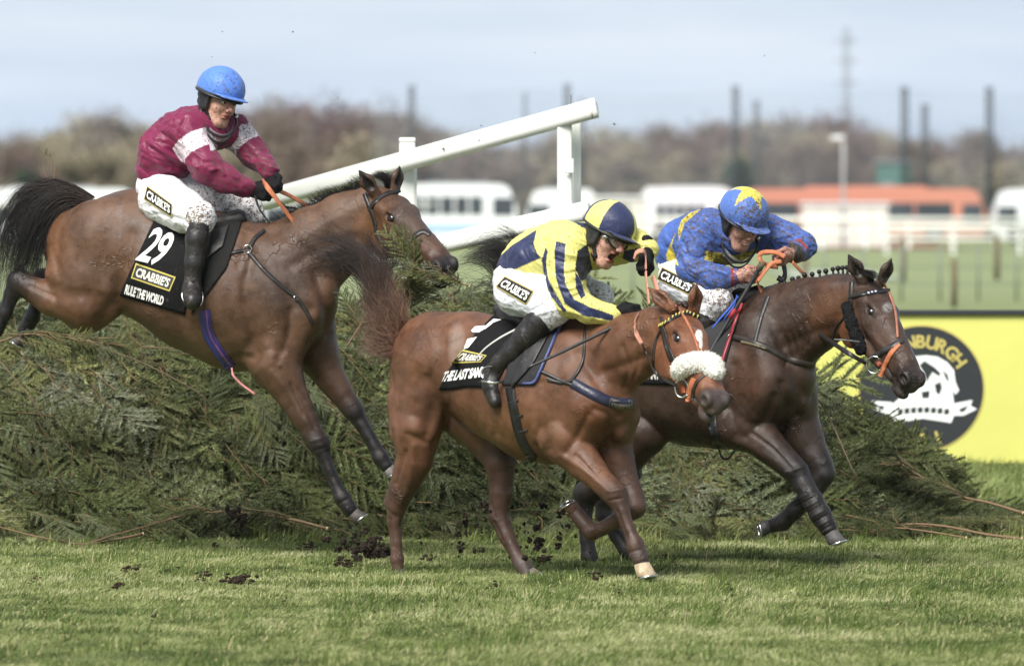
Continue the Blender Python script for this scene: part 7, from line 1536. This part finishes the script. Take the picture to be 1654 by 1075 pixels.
def trees():
    M_bark = vmat('bark', rough=.9, noise=.2, bump=0, muddy=False); M_tw = vmat('fine_twigs', rough=.9, spec=.1, noise=.05, bump=0, muddy=False); kinds = {}
    spec = {'purple': ((.145, .10, .095), 0, 6500, 'bare purplish brown tree standing in the far tree line'), 'brown': ((.165, .125, .098), 0, 6500, 'bare mid brown tree standing in the far tree line'), 'ochre': ((.27, .235, .16), .3, 5500, 'pale ochre bushy tree standing in the far tree line'), 'grey': ((.20, .175, .155), 0, 6500, 'bare greyish tree standing in the far tree line'), 'dark': ((.035, .06, .035), 1.0, 3600, 'dark green evergreen among the far bare trees')}
    for kd, (c, lf, dn, lab) in spec.items():
        for v in range(2):
            (tv, tf, tcc), (cv, cf, cc) = bare_tree_mesh(hash(kd) % 1 + len(kd) * 10 + v, 10, 3.4 if kd != 'dark' else 2.4, None, dn, c, lf); kinds[kd, v] = (mesh_np('trunk', tv, tf, tcc, True), mesh_np('crown', cv, cf, cc, False)); kinds[kd, v][0].materials.append(M_bark); kinds[kd, v][1].materials.append(M_tw)
    rg = random.Random(9)
    def put(px, ytop, Y, kd, wide=1.0):
        x = W(px, 0, Y)[0]; z = W(0, ytop, Y)[2]; s = z / 10.2; a, b = kinds[kd, rg.randrange(2)]; r = bpy.data.objects.new('tree' if kd != 'dark' else 'evergreen_tree', None); COL.objects.link(r); r.location = (x, Y, 0); r.rotation_euler = (0, 0, rg.uniform(0, 6)); r.scale = (s * wide, s * wide, s); tag(r, spec[kd][3], 'tree', 'far trees ' + kd)
        for nm, me in (('trunk', a), ('crown', b)): o = bpy.data.objects.new(nm, me); COL.objects.link(o); o.parent = r
    sky = np.array([(-60, 188), (0, 182), (35, 190), (70, 200), (100, 182), (150, 160), (190, 168), (230, 195), (300, 200), (380, 175), (430, 155), (500, 155), (560, 160), (600, 165), (640, 172), (670, 195), (740, 200), (830, 215), (880, 200), (960, 195), (1020, 190), (1060, 198), (1110, 190), (1170, 172), (1230, 180), (1290, 175), (1330, 178), (1390, 188), (1440, 200), (1500, 205), (1560, 205), (1654, 212), (1720, 205)], float)
    for row, (Y, dy, n) in enumerate(((470, 0, 56), (430, 22, 47), (400, 45, 42))):
        for i in range(n):
            px = -330 + 2320 * (i + rg.uniform(-.3, .3)) / (n - 1); yt = np.interp(px, sky[:, 0], sky[:, 1]) - 16 + dy + rg.uniform(-6, 10)
            if px < 60: kd = rg.choice(['grey', 'purple', 'grey'])
            elif px < 330: kd = rg.choice(['ochre', 'ochre', 'grey'])
            elif px < 700: kd = rg.choice(['purple', 'brown', 'purple', 'grey'])
            elif px < 1000: kd = rg.choice(['grey', 'purple', 'brown', 'ochre'])
            else: kd = rg.choice(['brown', 'grey', 'purple', 'ochre'])
            if row == 2: kd = rg.choice([kd, 'ochre', 'brown'])
            put(px, yt, Y + rg.uniform(-12, 12), kd, rg.uniform(.9, 1.25))
    for px, yt, Y in ((45, 228, 380), (18, 262, 378), (1190, 226, 380), (1225, 275, 378), (1210, 250, 382)): put(px, yt, Y, 'dark')
    # low scrub below the trees: one thick mass
    R_ = np.random.default_rng(4); n = 75000; x = R_.uniform(-42, 42, n); z = R_.random(n) ** .8; P = np.stack([x, R_.uniform(372, 392, n), z * 3.6 * (.75 + .35 * vnoise(np.stack([x, 0 * x, 0 * x], 1), .25, 3))], 1); P[:, 2] = np.maximum(P[:, 2], .02)
    d = R_.normal(0, 1, (n, 3)); d /= np.linalg.norm(d, axis=1)[:, None]; w = np.cross(d, R_.normal(0, 1, (n, 3))); w /= np.linalg.norm(w, axis=1)[:, None]; V = np.stack([P - w * .13, P + w * .13, P + d * .5], 1).reshape(-1, 3)
    f = vnoise(P, .12, 8)[:, None] * .5 + .5; C = np.array((.12, .095, .07)) * (1 - f) + np.array((.15, .14, .075)) * f; C = np.repeat(C * R_.uniform(.6, 1.3, (n, 1)), 3, 0)
    tag(link('scrub', mesh_np('scrub', V, np.arange(3 * n).reshape(-1, 3), C, False), M_tw), 'band of brown and olive scrub below the far bare trees', 'scrub', kind='stuff')
def background():
    wing(); board()
    coach(-60, 225, 305, 395, 326, M_bw, 'white coach behind the bay horse at far left', nwin=7)
    coach(640, 838, 298, 398, 320, M_bw, 'white coach with pale blue side livery behind the bay horse muzzle', stripe=M_bl, nwin=5, wy=(.2, .5))
    coach(846, 962, 307, 396, 318, M_bw, 'small white van in front of the row of coaches', nwin=2, cat='van', wy=(.25, .55), front=-1)
    coach(1035, 1195, 303, 392, 330, M_bw, 'white coach between the yellow and the blue jockey helmets', nwin=5)
    coach(1205, 1592, 305, 394, 334, M_or, 'long orange coach beyond the white rails at right', nwin=5, wy=(.26, .62))
    coach(1600, 1800, 306, 394, 330, M_bw, 'white coach at the right edge of the view', nwin=6, front=-1)
    coach(250, 470, 308, 392, 336, M_bw, 'white coach hidden mostly by the maroon jockey', nwin=6)
    # pale box
    Y = 300; x0, x1 = W(1297, 0, Y)[0], W(1435, 0, Y)[0]; zt = W(0, 330, Y)[2]; r = empty('marquee_box', ((x0 + x1) / 2, Y, 0), 'cream coloured cabin with ribbed side in front of the orange coach', 'cabin'); M_cr = simple('cream_panel', (.60, .60, .54), .6); mb = MB(); mb.box(((x0 + x1) / 2, Y + 1.2, zt / 2), (x1 - x0, 2.4, zt)); mb.build('wall', M_cr, r, smooth=False, bevel=.03); mb = MB(); mb.box(((x0 + x1) / 2, Y + 1.2, zt + .05), (x1 - x0 + .2, 2.6, .1)); mb.build('roof', M_bw, r, smooth=False)
    for k in range(5): mb = MB(); mb.box((x0 + (k + .5) * (x1 - x0) / 5, Y - .02, zt / 2), (.06, .06, zt)); mb.build('rib', M_bw, r, smooth=False)
    # second white cabin left of it
    Y = 305; x0, x1 = W(958, 0, Y)[0], W(1044, 0, Y)[0]; zt = W(0, 320, Y)[2]; r = empty('cabin', ((x0 + x1) / 2, Y, 0), 'white cabin behind the helmet of the yellow and navy jockey', 'cabin'); mb = MB(); mb.box(((x0 + x1) / 2, Y + 1.2, zt / 2), (x1 - x0, 2.4, zt)); mb.build('wall', M_cr, r, smooth=False, bevel=.03); mb = MB(); mb.box(((x0 + x1) / 2, Y + 1.2, zt + .05), (x1 - x0 + .2, 2.6, .12)); mb.build('roof', M_bw, r, smooth=False); mb = MB(); mb.box(((x0 + x1) / 2, Y - .02, zt * .5), (.9, .05, zt * .75)); mb.build('door', M_gr, r, smooth=False)
    rail_line(1036, 1720, 354, 285, 'white double running rail across the far side of the course at right', 1.9); rail_line(1420, 1720, 366, 250, 'nearer white rail crossing the course at the right edge', 2.6)
    rail_line(-60, 700, 330, 290, 'white rail along the far course behind the bay horse', 2.4, mid=False)
    # reddish track strip and pale sand strip
    for nm, y0, y1, col, lab in (('dirt_path', 392, 402, (.26, .13, .08), None), ('sand_path', 438, 452, (.30, .34, .26), None)):
        Ya, Yb = gy(y1), gy(y0); mb = MB(); xa, xb = (W(1040, 0, Ya)[0], W(1560, 0, Ya)[0]) if nm == 'dirt_path' else (W(1290, 0, Ya)[0], W(1470, 0, Ya)[0]); mb.add([(xa, Ya, .03), (xb, Ya, .03), (xb, Yb, .03), (xa, Yb, .03)], [(0, 1, 2, 3)]); tag(mb.build(nm, simple(nm, col, .9, noise=.2, nscale=.3), smooth=False), kind='structure')
    M_m = simple('mast_paint', (.035, .045, .05), .6); M_mp = simple('pylon_steel', (.22, .25, .29), .6)
    for px, yt, w in ((665, 138, 9), (916, 135, 9), (1188, 138, 9), (1461, 140, 10), (1494, 168, 9), (1598, 140, 10), (1222, 162, 8), (940, 160, 6), (848, 150, 5)): mast(px, yt, 340 if w > 8 else 380, w, 'tall dark lattice mast of the practice ground net, seen beyond the coaches', M_m, 'net masts')
    Yp = 1500; py = mast(1367, 45, Yp, 9, 'very distant pale steel pylon on the skyline at right', M_mp, None, 'pylon'); z = W(0, 45, Yp)[2]; xx = W(1367, 0, Yp)[0]
    for k, q in enumerate((.93, .82, .7)): mb = MB(); mb.tube([(xx - 2.3, Yp, z * q), (xx + 2.3, Yp, z * q)], .22, 5); mb.build('cross_arm', M_mp, py)
    # net: fine mesh hung between the masts
    m, nt, b = mat_new('fine_net'); b.inputs['Base Color'].default_value = (.30, .34, .38, 1); b.inputs['Alpha'].default_value = .16; b.inputs['Roughness'].default_value = .9
    for a, c_, lab in ((848, 1188, 'fine grey ball net hung between the masts left of centre'), (1188, 1461, 'fine grey ball net hung between the middle masts'), (1461, 1720, 'fine grey ball net hung between the right masts'), (600, 848, 'fine grey ball net hung between the left masts')):
        Y = 341; mb = MB(); P = [(W(a + (c_ - a) * u, 0, Y)[0], Y + .3 * math.sin(u * 9), z_) for u in np.linspace(0, 1, 13) for z_ in (1.5, W(0, 143 + 9 * math.sin(u * math.pi), Y)[2])]; mb.add(P, [(2 * i, 2 * i + 2, 2 * i + 3, 2 * i + 1) for i in range(12)]); tag(mb.build('ball_net', m), lab, 'net')
    Y = 300; x = W(1362, 0, Y)[0]; z = W(0, 226, Y)[2]; r = empty('street_lamp', (x, Y, 0), 'grey lamp post with a white head beyond the orange coach', 'lamp post'); mb = MB(); mb.tube([(x, Y, 0), (x, Y, z), (x - .12, Y, z + .12)], [.10, .08, .07], 10); mb.build('post', simple('grey_post', (.5, .52, .54), .5), r); mb = MB(); mb.box((x - .25, Y, z + .1), (.6, .3, .2)); mb.build('lamp_head', M_bw, r, smooth=False, bevel=.05)
    Y = 345; x0, x1 = W(1418, 0, Y)[0], W(1470, 0, Y)[0]; zt = W(0, 262, Y)[2]; r = empty('shed', ((x0 + x1) / 2, Y, 0), 'dark green shed among the masts beyond the orange coach', 'shed'); Mg = simple('green_sheet', (.05, .15, .12), .6); mb = MB(); mb.box(((x0 + x1) / 2, Y + 1, zt / 2), (x1 - x0, 2, zt)); mb.build('wall', Mg, r, smooth=False); mb = MB(); mb.box(((x0 + x1) / 2, Y + 1, zt + .06), (x1 - x0 + .3, 2.3, .14)); mb.build('roof', M_gr, r, smooth=False); mb = MB(); mb.box((x0 + .5, Y - .02, zt * .4), (.6, .04, zt * .7)); mb.build('door', M_gr, r, smooth=False)
    # brown stakes with wire in the nearer field
    M_wd = simple('weathered_stake', (.13, .10, .06), .9)
    for px, yt, yb in ((1541, 418, 496), (1458, 385, 455), (1610, 380, 452), (1300, 412, 474)):
        Y = gy(yb); z = W(0, yt, Y)[2]; x = W(px, 0, Y)[0]; mb = MB(); mb.tube([(x, Y, 0), (x + .01, Y, z * .5), (x, Y, z)], [9.5 * S(Y) / 2] * 3, 8); tag(mb.build('fence_stake', M_wd), 'wooden stake standing alone in the pale green field', 'stake', 'stakes in the field')
    r = empty('wire_fence', (W(1500, 0, 110)[0], 112, 0), 'thin wire fence on slim grey posts crossing the pale field', 'wire fence'); Mw = simple('wire', (.16, .18, .15), .6)
    for k, px in enumerate(range(960, 1720, 62)):
        x = W(px, 0, 112)[0]; mb = MB(); mb.tube([(x, 112, 0), (x, 112, 1.15)], .028, 6); mb.build('post', Mw, r)
    for z in (.35, .7, 1.05): mb = MB(); mb.tube([(W(900, 0, 112)[0], 112, z), (W(1760, 0, 112)[0], 112, z)], .012, 5); mb.build('wire', Mw, r)
    trees()
if 'back' not in SKIP: background()
# ---------------------------------------------------------------- air
def haze():
    mb = MB(); mb.box((0, 860, 34), (900, 1830, 70)); m = bpy.data.materials.new('haze_air'); m.use_nodes = True; nt = m.node_tree; nt.nodes.clear(); o = N(nt, 'ShaderNodeOutputMaterial'); v = N(nt, 'ShaderNodeVolumePrincipled'); v.inputs['Color'].default_value = (.86, .92, 1, 1); v.inputs['Density'].default_value = .00007; nt.links.new(v.outputs[0], o.inputs['Volume'])
    tag(mb.build('haze', m, smooth=False), 'thin pale haze over the far course', 'haze', kind='stuff')
if 'haze' not in SKIP: haze()
